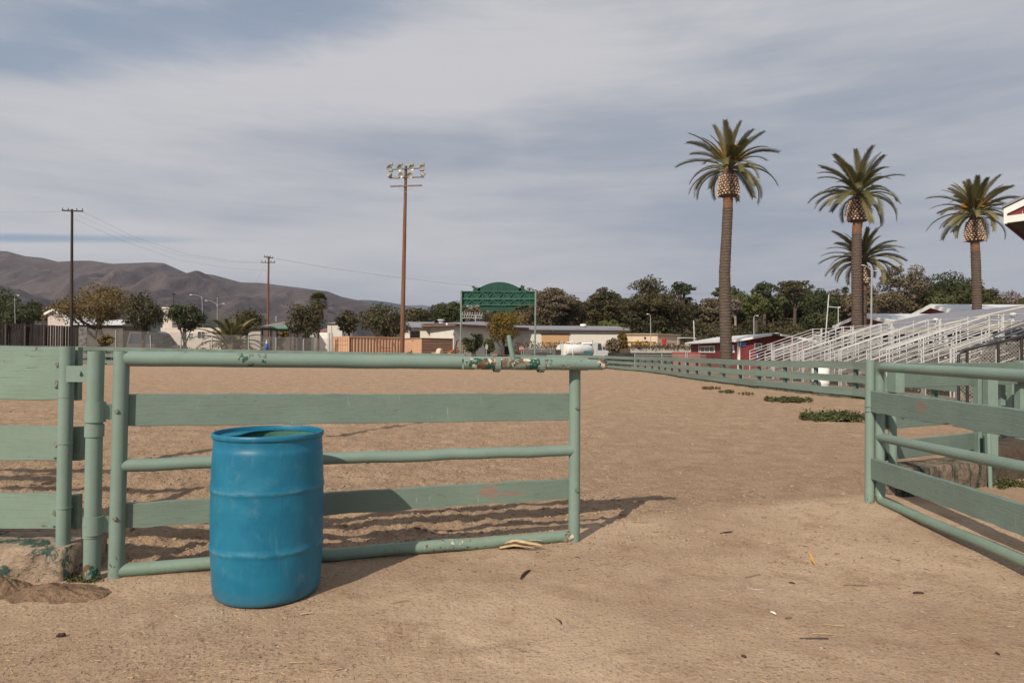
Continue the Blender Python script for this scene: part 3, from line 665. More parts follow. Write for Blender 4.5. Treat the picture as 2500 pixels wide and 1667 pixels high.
R3 = ((.79, 1.0), (.42, .62), (.06, .26))
pp = [(-60, 842, 56), (230, 846.5, 58.5), (520, 852, 60), (800, 857.5, 61), (1135, 863.5, 61.5)]
w = [fz(*a) for a in pp]
rail_fence('arena_fence', 'long green board fence along the far left side of the sand arena', [a for a, _ in w], [z for _, z in w], R3, 2.4, M['railfar'], M['postfar'])
pp = [(1243, 866, 61.5), (1340, 867.5, 61.5)]; w = [fz(*a) for a in pp]
rail_fence('arena_fence', 'short green board fence section at the far end in front of the water truck', [a for a, _ in w], [z for _, z in w], R3, 2.4, M['railfar'], M['postfar'])
# low pale gate rail across the far opening
o = thing('low_gate', 'low pale green pipe gate across the far arena opening left of the stop sign', 'gate', (XA(1190, 62), 62, 0))
for z in (1.05, .6, .2):
    mb = MB(); mb.tube([(XA(1139, 62), 62, z), (XA(1200, 62), 62, z)], .03, 6); part('rail', mb, M['railfar2'], o)
for u in (1139, 1200): mb = MB(); mb.tube([(XA(u, 62), 62, -.1), (XA(u, 62), 62, 1.1)], .04, 6); part('post', mb, M['railfar2'], o)
pp = [(1335, 866, 61.5), (1400, 866.5, 60.5), (1470, 868.5, 57), (1560, 871, 48), (1600, 872, 43.5), (1700, 874.5, 33), (1850, 878.5, 25.6), (2000, 881.5, 21.6), (2110, 884, 19.6), (2300, 887.5, 15.8), (2480, 893, 13.2), (2760, 900, 10.6)]
w = [fz(*a) for a in pp]
w = [((XA(a[0], a[2], a[1]), a[2]), z) for a, (_, z) in zip(pp, w)]
rail_fence('arena_fence', 'green three rail board fence curving along the right side of the arena below the bleachers', [a for a, _ in w], [z for _, z in w], R3, 1.9, M['railfar2'], M['postfar2'], side=1, pw=.10)
# mossy footing under it
fpts = [Vector((a[0], a[1], 0)) for a, _ in w[2:]]
mb = MB()
for a, b in zip(fpts, fpts[1:]): mb.bar(a+Vector((.1, 0, .0)), b+Vector((.1, 0, .0)), .16, .15)
o = part('footing', mb, simple('mossy footing', (.10, .11, .08), .95, .4, 4, .02), None); tag(o, 'low mossy concrete footing under the right arena fence', 'kerb')

# ------------------------------------------------------------------ bleachers
def bleacher_unit():
    X0 = 0; o = thing('bleacher', 'aluminium bleacher', 'bleacher', (13.2, 0, 0))
    n = 6; dep = .66; ris = .235; Ln = 3.25
    for k in range(n):
        x = 13.32+dep*k; z = .45+ris*k
        mb = MB(); mb.bb(x, x+.26, 0, Ln, z-.045, z); part('seat', mb, M['alud'], o)
        mb = MB(); mb.bb(x-.02, x+.0, 0, Ln, z-.19, z-.05); part('riser', mb, M['alud'], o)
        if k: mb = MB(); mb.bb(x-.40, x-.12, 0, Ln, z-.42+.12, z-.38+.12); part('footboard', mb, M['alud'], o)
    for y in (.05, Ln/2, Ln-.05):
        mb = MB(); mb.bar((13.3, y, .33), (13.3+dep*n, y, .33+ris*n), .05, .07); mb.bar((13.3, y, .04), (17.2, y, .04), .05, .05)
        for k in range(n+1):
            x = 13.35+dep*k*.97; mb.bar((x, y, 0), (x, y, .33+ris*(x-13.3)/dep), .045, .045, up=(1, 0, 0))
            if k: mb.bar((x-dep, y, .05), (x, y, .33+ris*(x-13.3)/dep-.04), .03, .03)
        part('frame', mb, M['alud'], o)
    for y in (-.04, Ln+.04):
        mb = MB(); z0, z1, xb = 1.44, 2.66, 16.7
        sl = (z1-z0)/(xb-13.2)
        for i in range(6):
            d = .165*i; mb.tube([(13.2, y, z0-d), (xb, y, z1-d), (17.15, y, z1-d)], .0195, 6)
        for x in (13.2, 14.4, 15.55, 16.7, 17.15):
            z = z0+sl*(min(x, xb)-13.2); mb.tube([(x, y, max(0, z-1.45)), (x, y, z+.02)], .026, 6)
        part('guard_rail', mb, M['alu'], o)
    for y in (Ln*.36, Ln*.64):
        mb = MB()
        for i in range(3): d = .2*i; mb.tube([(13.6, y, 1.42-d), (16.6, y, 1.42-d+3.0*.3486)], .018, 6)
        for x in (13.6, 14.6, 15.6, 16.6): z = 1.42+.3486*(x-13.6); mb.tube([(x, y, z-.95), (x, y, z+.01)], .02, 6)
        part('aisle_rail', mb, M['alu'], o)
    mb = MB()
    for i in range(5): mb.tube([(17.18, -.1, 2.66-.24*i), (17.18, Ln+.1, 2.66-.24*i)], .02, 6)
    for y in (.0, Ln/2, Ln): mb.tube([(17.18, y, 0), (17.18, y, 2.72)], .028, 6)
    part('back_rail', mb, M['alu'], o)
    return o
proto = bleacher_unit()
blab = ['aluminium bleacher farthest from the camera, next to the red restroom', 'second bleacher from the far end of the row, nearest the red restroom but one',
        'bleacher in front of the tall palm trunk, third from the far end', 'fourth bleacher from the far end of the row beside the arena',
        'second nearest bleacher, just left of the black chain link railing', 'nearest bleacher, behind the black chain link railing at the right edge', 'aluminium bleacher beyond the right edge, closest to the camera']
for i in range(6):
    o = proto if i == 0 else copy_tree(proto)
    o.location = (13.2, 34.55-3.5*i+.05, 0); o['label'] = blab[i]; o['group'] = 'bleachers in a row beside the arena'
# black railing with woven wire in front
M['chain'] = chainmat('galvanised chain link', (.42, .40, .36), .085, .13)
M['chainfar'] = chainmat('far chain link', (.34, .33, .31), .09, .16)
M['chainblk'] = chainmat('brownish chain link', (.42, .36, .28), .075, .13)
o = thing('stair_railing', 'black framed railing with chain link infill rising to the right in front of the bleachers', 'railing', (9.1, 14, 0))
def sr(u, v): p = P(u, v, 14); return p
tl = [sr(2340, 868), sr(2352, 856), sr(2500, 820), sr(2640, 786)]
mb = MB(); mb.tube([(tl[0].x, 14, 0), tl[0], tl[1], tl[2], tl[3]], .028, 8); part('handrail', mb, M['blackfr'], o)
for u, v in ((2361, 852), (2437, 836), (2494, 822), (2600, 796)):
    p = sr(u, v); mb = MB(); mb.tube([(p.x, 14, 0), p], .027, 6); part('post', mb, M['blackfr'], o)
mb = MB(); mb.quad((tl[0].x, 14.03, .1), (tl[3].x, 14.03, .1), tuple(tl[3]+Vector((0, .03, -.02))), tuple(tl[1]+Vector((0, .03, -.02)))); part('chain_link', mb, M['chainblk'], o)
# chain link behind the arena fence at the foot of the bleachers
o = thing('chain_link_fence', 'low chain link fence seen below the boards behind the right arena fence', 'fence', (11.2, 20, 0))
mb = MB(); mb.quad((11.3, 40, 0), (11.6, 10, 0), (11.6, 10, .8), (11.3, 40, .8)); part('chain_link', mb, M['chainblk'], o)
for y in range(10, 41, 3): mb = MB(); mb.tube([(11.5, y, 0), (11.5, y, .85)], .025, 6); part('post', mb, M['galv'], o)
# white drum behind the fence
o = thing('trash_drum', 'white drum standing behind the right arena fence', 'drum', (XA(2003, 23, 920), 23, 0))
mb = MB(); mb.lathe([(.001, 0), (.26, 0), (.28, .03), (.275, .28), (.285, .3), (.275, .32), (.275, .58), (.285, .6), (.275, .62), (.28, .88), (.26, .9), (.25, .85), (.001, .84)], (XA(2003, 23, 920), 23, 0), 20); part('body', mb, M['white'], o)

# ------------------------------------------------------------------ buildings at the right
def gable_barn(name, label, x0, x1, yf, yb, ze, zr, along, wallm, roofm, trim=.22, over=.4, g=None):
    """along 'X' or 'Y' is the ridge direction"""
    o = thing(name, label, 'building', ((x0+x1)/2, (yf+yb)/2, 0))
    xm, ym = (x0+x1)/2, (yf+yb)/2
    mb = MB()
    if along == 'Y': mb.extrude([(x0, yf, 0), (x1, yf, 0), (x1, yf, ze), (xm, yf, zr), (x0, yf, ze)], (0, yb-yf, 0))
    else: mb.extrude([(x0, yf, 0), (x0, yb, 0), (x0, yb, ze), (x0, ym, zr), (x0, yf, ze)], (x1-x0, 0, 0))
    part('wall', mb, wallm, o)
    mb = MB(); mt = MB(); th = .1
    if along == 'Y':
        sl = (zr-ze)/(xm-x0)
        for sx, xe in ((-1, x0), (1, x1)):
            e = (xe+sx*over, 0, ze-sl*over+.06)
            mb.extrude([(e[0], yf-over, e[2]), (xm, yf-over, zr+.06), (xm, yf-over, zr+.06+th), (e[0], yf-over, e[2]+th)], (0, yb-yf+2*over, 0))
            for y in (yf-over-.05, yb+over+.002):
                mt.extrude([(e[0], y, e[2]-trim+th), (xm, y, zr+.06-trim+th), (xm, y, zr+.07+th), (e[0], y, e[2]+th+.01)], (0, .048, 0))
            mt.bb(min(e[0], e[0]+sx*.04), max(e[0], e[0]+sx*.04), yf-over, yb+over, e[2]-.04, e[2]+th+.01)
    else:
        sl = (zr-ze)/(ym-yf)
        for sy, ye in ((-1, yf), (1, yb)):
            e = (0, ye+sy*over, ze-sl*over+.06)
            mb.extrude([(x0-over, e[1], e[2]), (x0-over, ym, zr+.06), (x0-over, ym, zr+.06+th), (x0-over, e[1], e[2]+th)], (x1-x0+2*over, 0, 0))
            for x in (x0-over-.05, x1+over+.002):
                mt.extrude([(x, e[1], e[2]-trim+th), (x, ym, zr+.06-trim+th), (x, ym, zr+.07+th), (x, e[1], e[2]+th+.01)], (.048, 0, 0))
            mt.bb(x0-over, x1+over, min(e[1], e[1]+sy*.04), max(e[1], e[1]+sy*.04), e[2]-.08, e[2]+th+.01)
    part('roof', mb, roofm, o); part('trim', mt, M['white'], o)
    return o
def window(o, x0, x1, y, z0, z1, nx=2, nz=2, ax='x', out=-1, fw=.09):
    """framed window on a wall facing -Y (ax x) or -X (ax y: x0,x1 are then y)"""
    def bb(mb, a, b, d0, d1, c, d):
        if ax == 'x': mb.bb(a, b, y+out*d1, y+out*d0, c, d)
        else: mb.bb(y+out*d1, y+out*d0, a, b, c, d)
    mb = MB(); bb(mb, x0, x0+fw, 0, .06, z0, z1); bb(mb, x1-fw, x1, 0, .06, z0, z1); bb(mb, x0+fw, x1-fw, 0, .06, z1-fw, z1); bb(mb, x0+fw, x1-fw, 0, .06, z0, z0+fw)
    for i in range(1, nx): a = x0+(x1-x0)*i/nx; bb(mb, a-.02, a+.02, 0, .045, z0+fw, z1-fw)
    for i in range(1, nz): a = z0+(z1-z0)*i/nz; bb(mb, x0+fw, x1-fw, 0, .04, a-.02, a+.02)
    f = part('window', mb, M['white'], o)
    mb = MB(); bb(mb, x0+fw, x1-fw, 0, .02, z0+fw, z1-fw); p = mb.build('pane', M['glass'], f)
    return f
# red restroom building
rx0, ry0 = XA(1802, 55, 850), 55; rx1 = XA(1976, 55, 850)
o = gable_barn('restroom_building', 'red restroom building with white trim and a blue sign behind the far bleachers', rx0, rx1, 55, 69.5, 2.28, 2.80, 'Y', M['red'], M['lroof'], .17, .45)
mb = MB(); mb.bb(rx0-.02, rx0+.16, ry0-.03, ry0+.15, 0, 2.2); part('corner_board', mb, M['white'], o)
mb = MB(); mb.bb(rx0-.03, rx0+.1, 66.4, 66.6, 0, 2.15); part('corner_board', mb, M['white'], o)
def wz(v, y): return ZA(1900, v, y)
for ua, ub in ((1841, 1860), (1905, 1922)): window(o, XA(ua, 55), XA(ub, 55), 55, wz(854, 55), wz(838, 55), 2, 2)
for ya, yb in ((55.9, 57.6), (61.3, 66.0)): window(o, ya, yb, rx0, 1.35, 1.98, 3, 1, 'y')
mb = MB(); mb.bb(XA(1872, 55), XA(1891, 55), 54.93, 54.99, wz(856, 55), wz(839, 55)); nb = part('notice_board', mb, M['white'], o)
mb = MB(); mb.bb((rx0+rx1)/2-.3, (rx0+rx1)/2+.3, 54.44, 54.50, 2.66, 2.90); part('gable_vent', mb, M['blackfr'], o)
for x in (XA(1852, 55), XA(1915, 55)):
    mb = MB(); mb.tube([(x, 54.98, 2.35), (x, 54.75, 2.35)], .03, 6); mb.lathe([(.03, .12), (.16, -.1)], (x, 54.7, 2.28), 10); part('wall_lamp', mb, M['blackfr'], o)
mb = MB(); mb.bb(XA(1820, 55), XA(1829, 55), 54.95, 54.99, 0, 2.0); 
mb = MB(); mb.lathe([(.08, 0), (.08, .25), (.13, .25), (.13, .32), (.001, .34)], (XA(1798, 62, 820), 62, 2.45), 8); part('vent_pipe', mb, M['galv'], o)
M['bsign'] = simple('blue sign paint', (.015, .085, .30), .5, .06, 3); M['wsign'] = simple('white sign paint', (.75, .75, .74), .6, .03, 3)
def text(s, loc, size, m, parent, rot=(90, 0, 0), name='lettering', ext=.004, ax='LEFT'):
    c = bpy.data.curves.new(name, 'FONT'); c.body = s; c.size = size; c.extrude = ext; c.align_x = ax; c.align_y = 'CENTER'; c.offset = size*.012
    t = bpy.data.objects.new(name, c); me = bpy.data.meshes.new_from_object(t); bpy.data.objects.remove(t)
    me.transform(Matrix.Rotation(R(rot[2]), 4, 'Z') @ Matrix.Rotation(R(rot[0]), 4, 'X')); me.materials.clear(); me.materials.append(m)
    t = bpy.data.objects.new(name, me); COL.objects.link(t)
    if parent is not None: t.parent = parent; t.location = Vector(loc)-world_loc(parent)
    else: t.location = loc
    return t
sx, sz = XA(1804.5, 54.9), wz(839.5, 54.9); s = thing('restroom_sign', 'blue sign with a white figure and the word WOMEN at the restroom corner', 'sign', (sx, 54.92, sz-.2))
mb = MB(); mb.bb(sx, sx+.52, 54.90, 54.94, sz-.2, sz+.2); part('panel', mb, M['bsign'], s)
mb = MB(); y = 54.885
mb.add([(sx+.09+.035*math.cos(k*math.pi/6), y, sz+.135+.035*math.sin(k*math.pi/6)) for k in range(12)], [tuple(range(12))]); mb.quad((sx+.03, y, sz-.06), (sx+.15, y, sz-.06), (sx+.115, y, sz+.09), (sx+.065, y, sz+.09)); mb.quad((sx+.065, y, sz-.17), (sx+.085, y, sz-.17), (sx+.085, y, sz-.06), (sx+.065, y, sz-.06)); mb.quad((sx+.095, y, sz-.17), (sx+.115, y, sz-.17), (sx+.115, y, sz-.06), (sx+.095, y, sz-.06))
part('pictogram', mb, M['wsign'], s); text('WOMEN', (sx+.17, 54.885, sz), .105, M['wsign'], s)
sx, sz = XA(1849, 54.9), wz(870.5, 54.9); s = thing('door_sign', 'small blue sign with a white figure low on the red restroom wall', 'sign', (sx, 54.92, sz-.15))
mb = MB(); mb.bb(sx-.11, sx+.11, 54.90, 54.96, sz-.15, sz+.15); part('panel', mb, M['bsign'], s)
mb = MB(); mb.quad((sx-.04, y, sz-.1), (sx+.04, y, sz-.1), (sx+.03, y, sz+.04), (sx-.03, y, sz+.04)); mb.add([(sx+.03*math.cos(k*math.pi/4), y, sz+.09+.03*math.sin(k*math.pi/4)) for k in range(8)], [tuple(range(8))]); part('pictogram', mb, M['wsign'], s)
# long stall barn with grey metal roof
o = thing('stall_barn', 'long open horse barn with a grey metal roof behind the bleachers', 'building', (22.5, 28, 0))
yf, yb = 9.0, 41.3
mb = MB(); mb.extrude([(19.9, yf, 2.50), (25, yf, 3.66), (25, yf, 3.72), (19.9, yf, 2.56)], (0, yb-yf, 0)); mb.extrude([(25, yf, 3.66), (30, yf, 2.5), (30, yf, 2.56), (25, yf, 3.72)], (0, yb-yf, 0)); part('roof', mb, M['groof'], o)
mb = MB(); mb.bb(19.84, 19.9, yf, yb+.1, 2.36, 2.56); mb.extrude([(19.9, yb, 2.40), (25, yb, 3.56), (25, yb, 3.74), (19.9, yb, 2.58)], (0, .1, 0)); part('fascia', mb, M['cream'], o)
for y in (32.4, 26.0, 18.0):
    mb = MB(); mb.extrude([(19.9, y, 2.565), (25, y, 3.725), (25, y, 3.765), (19.9, y, 2.605)], (0, .16, 0)); part('roof_seam', mb, M['cream'], o)
for u, v, y in ((2284, 784, 33), (2473, 768, 27.5)):
    x = 23.2 if y > 30 else 22.3; x = XA(u, y, v); z = 2.56+(x-19.9)*.2275; mb = MB(); mb.lathe([(.06, 0), (.06, .22), (.12, .22), (.12, .34), (.001, .36)], (x, y, z), 8); part('roof_vent', mb, M['lroof'], o)
mb = MB(); mb.bb(21.4, 21.5, yf, yb, 0, 2.85); part('stall_front', mb, M['brownwall'], o)
for i in range(11):
    y = yb-1.5-2.9*i
    mb = MB(); mb.bb(21.34, 21.39, y-1.7, y, .1, 2.2); part('stall_shade', mb, M['dark'], o)  # black panel painted as the shade inside each stall
    mb = MB(); mb.bb(19.95, 20.07, y+.3, y+.42, 0, 2.5); part('post', mb, M['white'] if i % 3 == 0 else M['cream'], o)
mb = MB(); mb.bb(25, 29.9, yb-.3, yb-.1, 0, 2.6); part('end_wall', mb, M['red'], o)
# red barns beyond
M['shred'] = M['red']
gable_barn('red_barn', 'dark red barn with white fascia behind the two crossing palm trunks', 29.2, 36.2, 52, 61, 3.72, 4.5, 'X', M['red'], M['lroof'], .28, .35)
gable_barn('red_barn', 'distant red barn with a white fascia peeking over the grey barn roof', 37.0, 56, 57.2, 62.2, 4.95, 5.55, 'X', M['red'], M['lroof'], .34, .35)
# announcer's booth at the top right, only its roof corner in frame; it stands at 45 degrees
o = thing('grandstand_booth', 'corner of a raised red and white booth roof at the right edge', 'building', (14, 16, 0))
Yb = 16.0; cx = XA(2455, Yb, 530); z0 = ZA(2455, 546, Yb); z1 = ZA(2455, 511, Yb)
BC = Vector((cx, Yb, 0)); b1 = Vector((.57, -.82, 0)).normalized(); b2 = Vector((.82, .57, 0)).normalized()
b2 = Vector((.69, .72, 0)).normalized()
def bp(s, t_, z): p = BC+b1*s+b2*t_; return Vector((p.x, p.y, z))
def wallq(mb, s0, s1, za, zb_, t0=-.03, t1=.03, ze=None, zf=None):
    mb.extrude([bp(s0, t0, za), bp(s1, t0, za if ze is None else ze), bp(s1, t0, zb_ if zf is None else zf), bp(s0, t0, zb_)], b2*(t1-t0))
LB = 3.2; rk = .62
mb = MB(); wallq(mb, 0, LB, z0+.01, z0+.17); part('lower_fascia', mb, M['white'], o)
mb = MB(); wallq(mb, 0, LB/2, z1-.13, z1+.02, -.05, .035, z1-.13+rk, z1+.02+rk); wallq(mb, LB/2, LB, z1-.13+rk, z1+.02+rk, -.05, .035, z1-.13, z1+.02); wallq(mb, -.03, .035, z0-.01, z1+.01, -.055, .04); part('rake_board', mb, M['white'], o)
mb = MB(); mb.extrude([bp(.04, 0, z0+.17), bp(LB-.04, 0, z0+.17), bp(LB-.04, 0, z1-.1), bp(LB/2, 0, z1-.1+rk), bp(.04, 0, z1-.1)], b2*.028); part('gable_panel', mb, M['red'], o)
for k in range(1, 9): mb = MB(); wallq(mb, .33*k, .33*k+.012, z0+.17, z1-.1, -.012, -.002); part('batten', mb, M['cream'], o)
sof = simple('brown slatted soffit', (.085, .045, .032), .85, .3, 5)
mb = MB(); LD = 5.0
for k in range(30): mb.extrude([bp(.02, .06+LD*k/30, z0), bp(LB, .06+LD*k/30, z0), bp(LB, .06+LD*(k+.85)/30, z0), bp(.02, .06+LD*(k+.85)/30, z0)], (0, 0, .02))
mb.extrude([bp(.02, .06, z0+.03), bp(LB, .06, z0+.03), bp(LB, LD, z0+.03), bp(.02, LD, z0+.03)], (0, 0, .02)); part('soffit', mb, sof, o)
mb = MB(); mb.extrude([bp(-.02, .05, z0-.03), bp(.02, .05, z0-.03), bp(.02, LD, z0-.03), bp(-.02, LD, z0-.03)], (0, 0, .10)); part('side_fascia', mb, M['red'], o)
mb = MB(); mb.extrude([bp(-.06, -.08, z1+.03), bp(LB/2, -.08, z1+.03+rk), bp(LB/2, -.08, z1+.09+rk), bp(-.06, -.08, z1+.09)], b2*LD); mb.extrude([bp(LB/2, -.08, z1+.03+rk), bp(LB+.06, -.08, z1+.03), bp(LB+.06, -.08, z1+.09), bp(LB/2, -.08, z1+.09+rk)], b2*LD); part('roof', mb, M['groof'], o)
mb = MB(); mb.extrude([bp(1.4, 2.9, 2.3), bp(3.1, 2.9, 2.3), bp(3.1, 4.8, 2.3), bp(1.4, 4.8, 2.3)], (0, 0, z0-2.3)); part('wall', mb, M['red'], o)
for s_, t_ in ((1.5, 3.0), (3.0, 3.0), (1.5, 4.7), (3.0, 4.7), ): mb = MB(); mb.bar(bp(s_, t_, 0), bp(s_, t_, 2.3), .15, .15, up=(1, 0, 0)); part('leg', mb, M['brownwall'], o)

# ------------------------------------------------------------------ red fence, retaining wall and beige building behind the far right corner
o = thing('red_wall', 'low faded red wall between the water truck and the restroom building', 'wall', (XA(1720, 66), 66, 0))
mb = MB(); mb.bb(XA(1641, 66), XA(1800, 66), 66, 66.15, 0, ZA(1720, 860, 66)); part('panel', mb, simple('faded red boards', (.28, .085, .07), .85, .15, 1), o)
o = thing('dark_hedge_screen', 'dark windscreen mesh fence beside the low red wall', 'fence', (XA(1590, 67), 67, 0))
mb = MB(); mb.bb(XA(1484, 67), XA(1641, 67), 67, 67.1, 0, ZA(1590, 861.5, 67)); part('screen', mb, simple('dark windscreen', (.035, .033, .03), .9, .3, 1), o)
o = thing('chain_link_fence', 'chain link fence with steel posts in front of the low red wall', 'fence', (XA(1700, 64), 64, 0))
for u in (1550, 1616, 1674, 1678, 1742, 1795): x = XA(u, 64); mb = MB(); mb.tube([(x, 64, 0), (x, 64, ZA(u, 858 if u in (1674, 1678) else 863, 64))], .05, 6); part('post', mb, M['galv'], o)
z = ZA(1700, 867, 64); mb = MB(); mb.tube([(XA(1550, 64), 64, z), (XA(1795, 64), 64, z)], .025, 5); part('rail', mb, M['galv'], o)
mb = MB(); mb.quad((XA(1550, 64), 64.03, 0), (XA(1795, 64), 64.03, 0), (XA(1795, 64), 64.03, z), (XA(1550, 64), 64.03, z)); part('chain_link', mb, M['chainfar'], o)
o = thing('retaining_wall', 'pale grey concrete retaining wall below the picnic terrace', 'wall', (XA(1620, 90), 90, 0))
mb = MB(); mb.bb(XA(1540, 90), XA(1700, 90), 90, 90.4, 0, ZA(1620, 850.5, 90)); part('face', mb, simple('stained concrete', (.34, .31, .28), .9, .2, .8), o)
o = thing('terrace_fence', 'low pale terrace wall running behind the picnic tables', 'wall', (XA(1680, 96), 96, 0))
mb = MB(); mb.bb(XA(1640, 96), XA(1702, 96), 96, 96.2, 0, ZA(1680, 841.5, 96)); part('wall', mb, M['beige'], o)
o = thing('terrace', 'raised earth terrace with dry weeds between the retaining wall and the beige building', 'terrace', (XA(1620, 95), 95, 0)); o['kind'] = 'structure'
mb = MB(); mb.bb(XA(1530, 95), XA(1702, 95), 90.41, 113, 0, ZA(1620, 851, 90)); t_ = part('terrace_ground', mb, simple('dry terrace soil', (.13, .085, .055), .95, .3, 1), o)
o = thing('beige_building', 'flat roofed beige building behind the picnic terrace', 'building', (XA(1590, 118), 118, 0))
xa, xm, xb = XA(1527, 118), XA(1602, 116), XA(1656, 122); zt = ZA(1590, 818, 117)
mb = MB(); mb.extrude([(xa, 117, 0), (xm, 115, 0), (xb, 121, 0), (xb, 128, 0), (xa, 128, 0)], (0, 0, zt)); part('wall', mb, M['beige'], o)
mb = MB(); mb.extrude([(xa-.2, 116.8, zt), (xm, 114.7, zt), (xb+.2, 120.8, zt), (xb+.2, 128, zt), (xa-.2, 128, zt)], (0, 0, .25)); part('parapet', mb, simple('brown parapet', (.33, .25, .19), .8, .1, 1), o)
mb = MB(); za = ZA(1560, 835, 116); mb.bar((xa, 116.9, za), (xm-.3, 115.0, za), .1, .12); part('stripe', mb, M['blackfr'], o)
mb = MB(); p = P(1575, 824.5, 115.6); mb.tube([(p.x, 115.6, p.z), (p.x, 115.9, p.z)], .17, 10); part('round_vent', mb, M['blackfr'], o)
o = thing('goal_post', 'slender white goalpost shaped steel frame beside the beige building', 'frame', (XA(1678, 97), 97, 2))
mb = MB(); z0_ = ZA(1660, 848, 97); z1_ = ZA(1660, 824.5, 97); mb.tube([(XA(1655, 97), 97, z0_), (XA(1655, 97), 97, z1_), (XA(1699, 97), 97, z1_-.02), (XA(1699, 97), 97, z0_)], .06, 6); part('tube', mb, M['alu'], o)
# picnic tables and person on the terrace
zt_ = ZA(1620, 851, 90)
ptab = None
for i, (u, lab) in enumerate(((1611, 'dark picnic table left of the person in red on the terrace'), (1634, 'dark picnic table right of the person in red on the terrace'))):
    x = XA(u, 93)
    o = thing('picnic_table', lab, 'table', (x, 93, zt_), 'picnic tables on the terrace')
    mb = MB(); mb.bb(x-.75, x+.75, 92.7, 93.3, zt_+.70, zt_+.76); part('tabletop', mb, M['blackfr'], o)
    for sy in (-.65, .65): mb = MB(); mb.bb(x-.75, x+.75, 93+sy-.12, 93+sy+.12, zt_+.40, zt_+.45); part('bench', mb, M['blackfr'], o)
    for s_ in (-.5, .5): mb = MB(); mb.bar((x+s_, 92.3, zt_), (x+s_, 93.1, zt_+.70), .07, .07); mb.bar((x+s_, 93.7, zt_), (x+s_, 92.9, zt_+.70), .07, .07); part('leg', mb, M['blackfr'], o)
px, py = XA(1621.5, 91.8), 91.8
o = thing('person', 'person with dark hair in a red coat standing among the picnic tables', 'person', (px, py, zt_))
k = .86
mb = MB(); mb.lathe([(.09, 0), (.10, .08), (.09, .4), (.17, .5), (.20, .75), (.17, .95), (.19, 1.15), (.20, 1.25), (.14, 1.34), (.06, 1.38), (.055, 1.42), (.085, 1.46), (.10, 1.54), (.09, 1.62), (.05, 1.66), (.001, 1.67)], (px, py, zt_), 12)
mb.tube([(px-.19, py, zt_+1.25), (px-.25, py, zt_+1.0), (px-.22, py-.08, zt_+.75)], [.055, .045, .035], 6); mb.tube([(px+.19, py, zt_+1.25), (px+.26, py, zt_+1.0), (px+.2, py-.1, zt_+.8)], [.055, .045, .035], 6)
part('body', mb, simple('skin tone', (.35, .2, .14), .7, .05), o)
mb = MB(); mb.lathe([(.23, .42), (.215, .75), (.19, .95), (.21, 1.15), (.215, 1.27), (.15, 1.36), (.08, 1.39)], (px, py, zt_), 14)
for s_ in (-1, 1): mb.tube([(px+s_*.19, py, zt_+1.27), (px+s_*.27, py, zt_+1.0), (px+s_*.235, py-.07, zt_+.80)], [.075, .062, .052], 6)
part('coat', mb, simple('red coat', (.42, .02, .03), .8, .1), o)
mb = MB(); mb.blob((px, py+.03, zt_+1.58), (.115, .12, .12), 3); part('hair', mb, M['dark'], o)
k = 0

# ------------------------------------------------------------------ white warehouse range
M['rust'] = simple('faded red fascia', (.25, .135, .10), .8, .15, 1)
def wx(u, y): return XA(u, y, 820)
o = thing('warehouse', 'cream corrugated shed with a rusty red fascia and wide grey roof behind the tan container', 'building', (wx(1150, 100), 100, 0))
ze = ZA(1150, 795, 99); 
a, b, c_ = wx(1048, 97), wx(1108, 95), wx(1275, 108)
mb = MB(); mb.extrude([(a, 98, 0), (b, 95, 0), (c_, 109, 0), (c_, 122, 0), (a-2, 122, 0)], (0, 0, ZA(1108, 796, 95))); part('wall', mb, M['wall'], o)
zz = ZA(1108, 796, 95)+.02
mb = MB(); mb.extrude([(a-1.2, 97.2, zz), (b+.3, 93.9, zz), (c_+.9, 107.2, zz), (c_+1, 124, zz), (a-3.2, 124, zz)], (0, 0, .24)); part('fascia', mb, M['rust'], o)
mb = MB(); zz += .245
mb.add([(a-1.3, 97.0, zz+.1), (b+.3, 93.7, zz), (c_+1, 107, zz), (c_+1.1, 124, zz+.9), (a-3.3, 124, zz+1.0), (b+3, 108, zz+1.0)], [(0, 1, 5), (1, 2, 3, 5), (5, 3, 4), (0, 5, 4)]); part('roof', mb, M['groof'], o)
for u, v, y in ((1076, 782.5, 100), (1343, 791, 106)):
    pass
mb = MB(); p = P(1077, 783, 99); mb.lathe([(.35, -.5), (.35, 0), (.5, 0), (.5, .18), (.001, .2)], p, 10); part('roof_vent', mb, M['lroof'], o)
p = P(1091, 792, 93.5)
mb = MB(); mb.blob(p, (.14, .14, .2), 2); part('wall_lamp', mb, M['white'], o)
mb = MB(); mb.extrude([(wx(1233, 104)-.2, 103.95, 0), (wx(1252, 105.8), 105.5, 0), (wx(1252, 105.8), 105.5, 2.2), (wx(1233, 104)-.2, 103.95, 2.2)], (.1, -.12, 0)); part('doorway_shade', mb, M['dark'], o)  # black panel on the wall, painted as the unlit inside
o = thing('warehouse', 'long cream corrugated warehouse with a tan roller door behind the water truck', 'building', (wx(1400, 110), 110, 0))
a, b = wx(1322, 108), wx(1527, 108); zt = ZA(1420, 803.5, 108); zl = ZA(1275, 797, 108)
mb = MB(); mb.bb(a-6, b, 108, 124, 0, zt); part('wall', mb, M['wall'], o)
mb = MB(); mb.add([(a-6.6, 107.3, zt+.05), (b+.5, 107.3, zt-.05), (b+1.2, 111, zt+.2), (b-.5, 114, zt+.75), (a-6.6, 114, zt+.75)], [(0, 1, 3, 4), (1, 2, 3)]); mb.bb(a-6.6, b+.5, 107.2, 107.32, zt-.18, zt+.1)
part('roof', mb, M['groof'], o)
mb = MB(); mb.bb(wx(1322, 107.9)-.0, wx(1389, 107.9), 107.9, 107.99, ZA(1350, 850, 107.9), ZA(1350, 814.5, 107.9)); part('roller_door', mb, simple('tan roller door', (.46, .27, .14), .7, .08, 1, .02, (.1, 1, 14)), o)
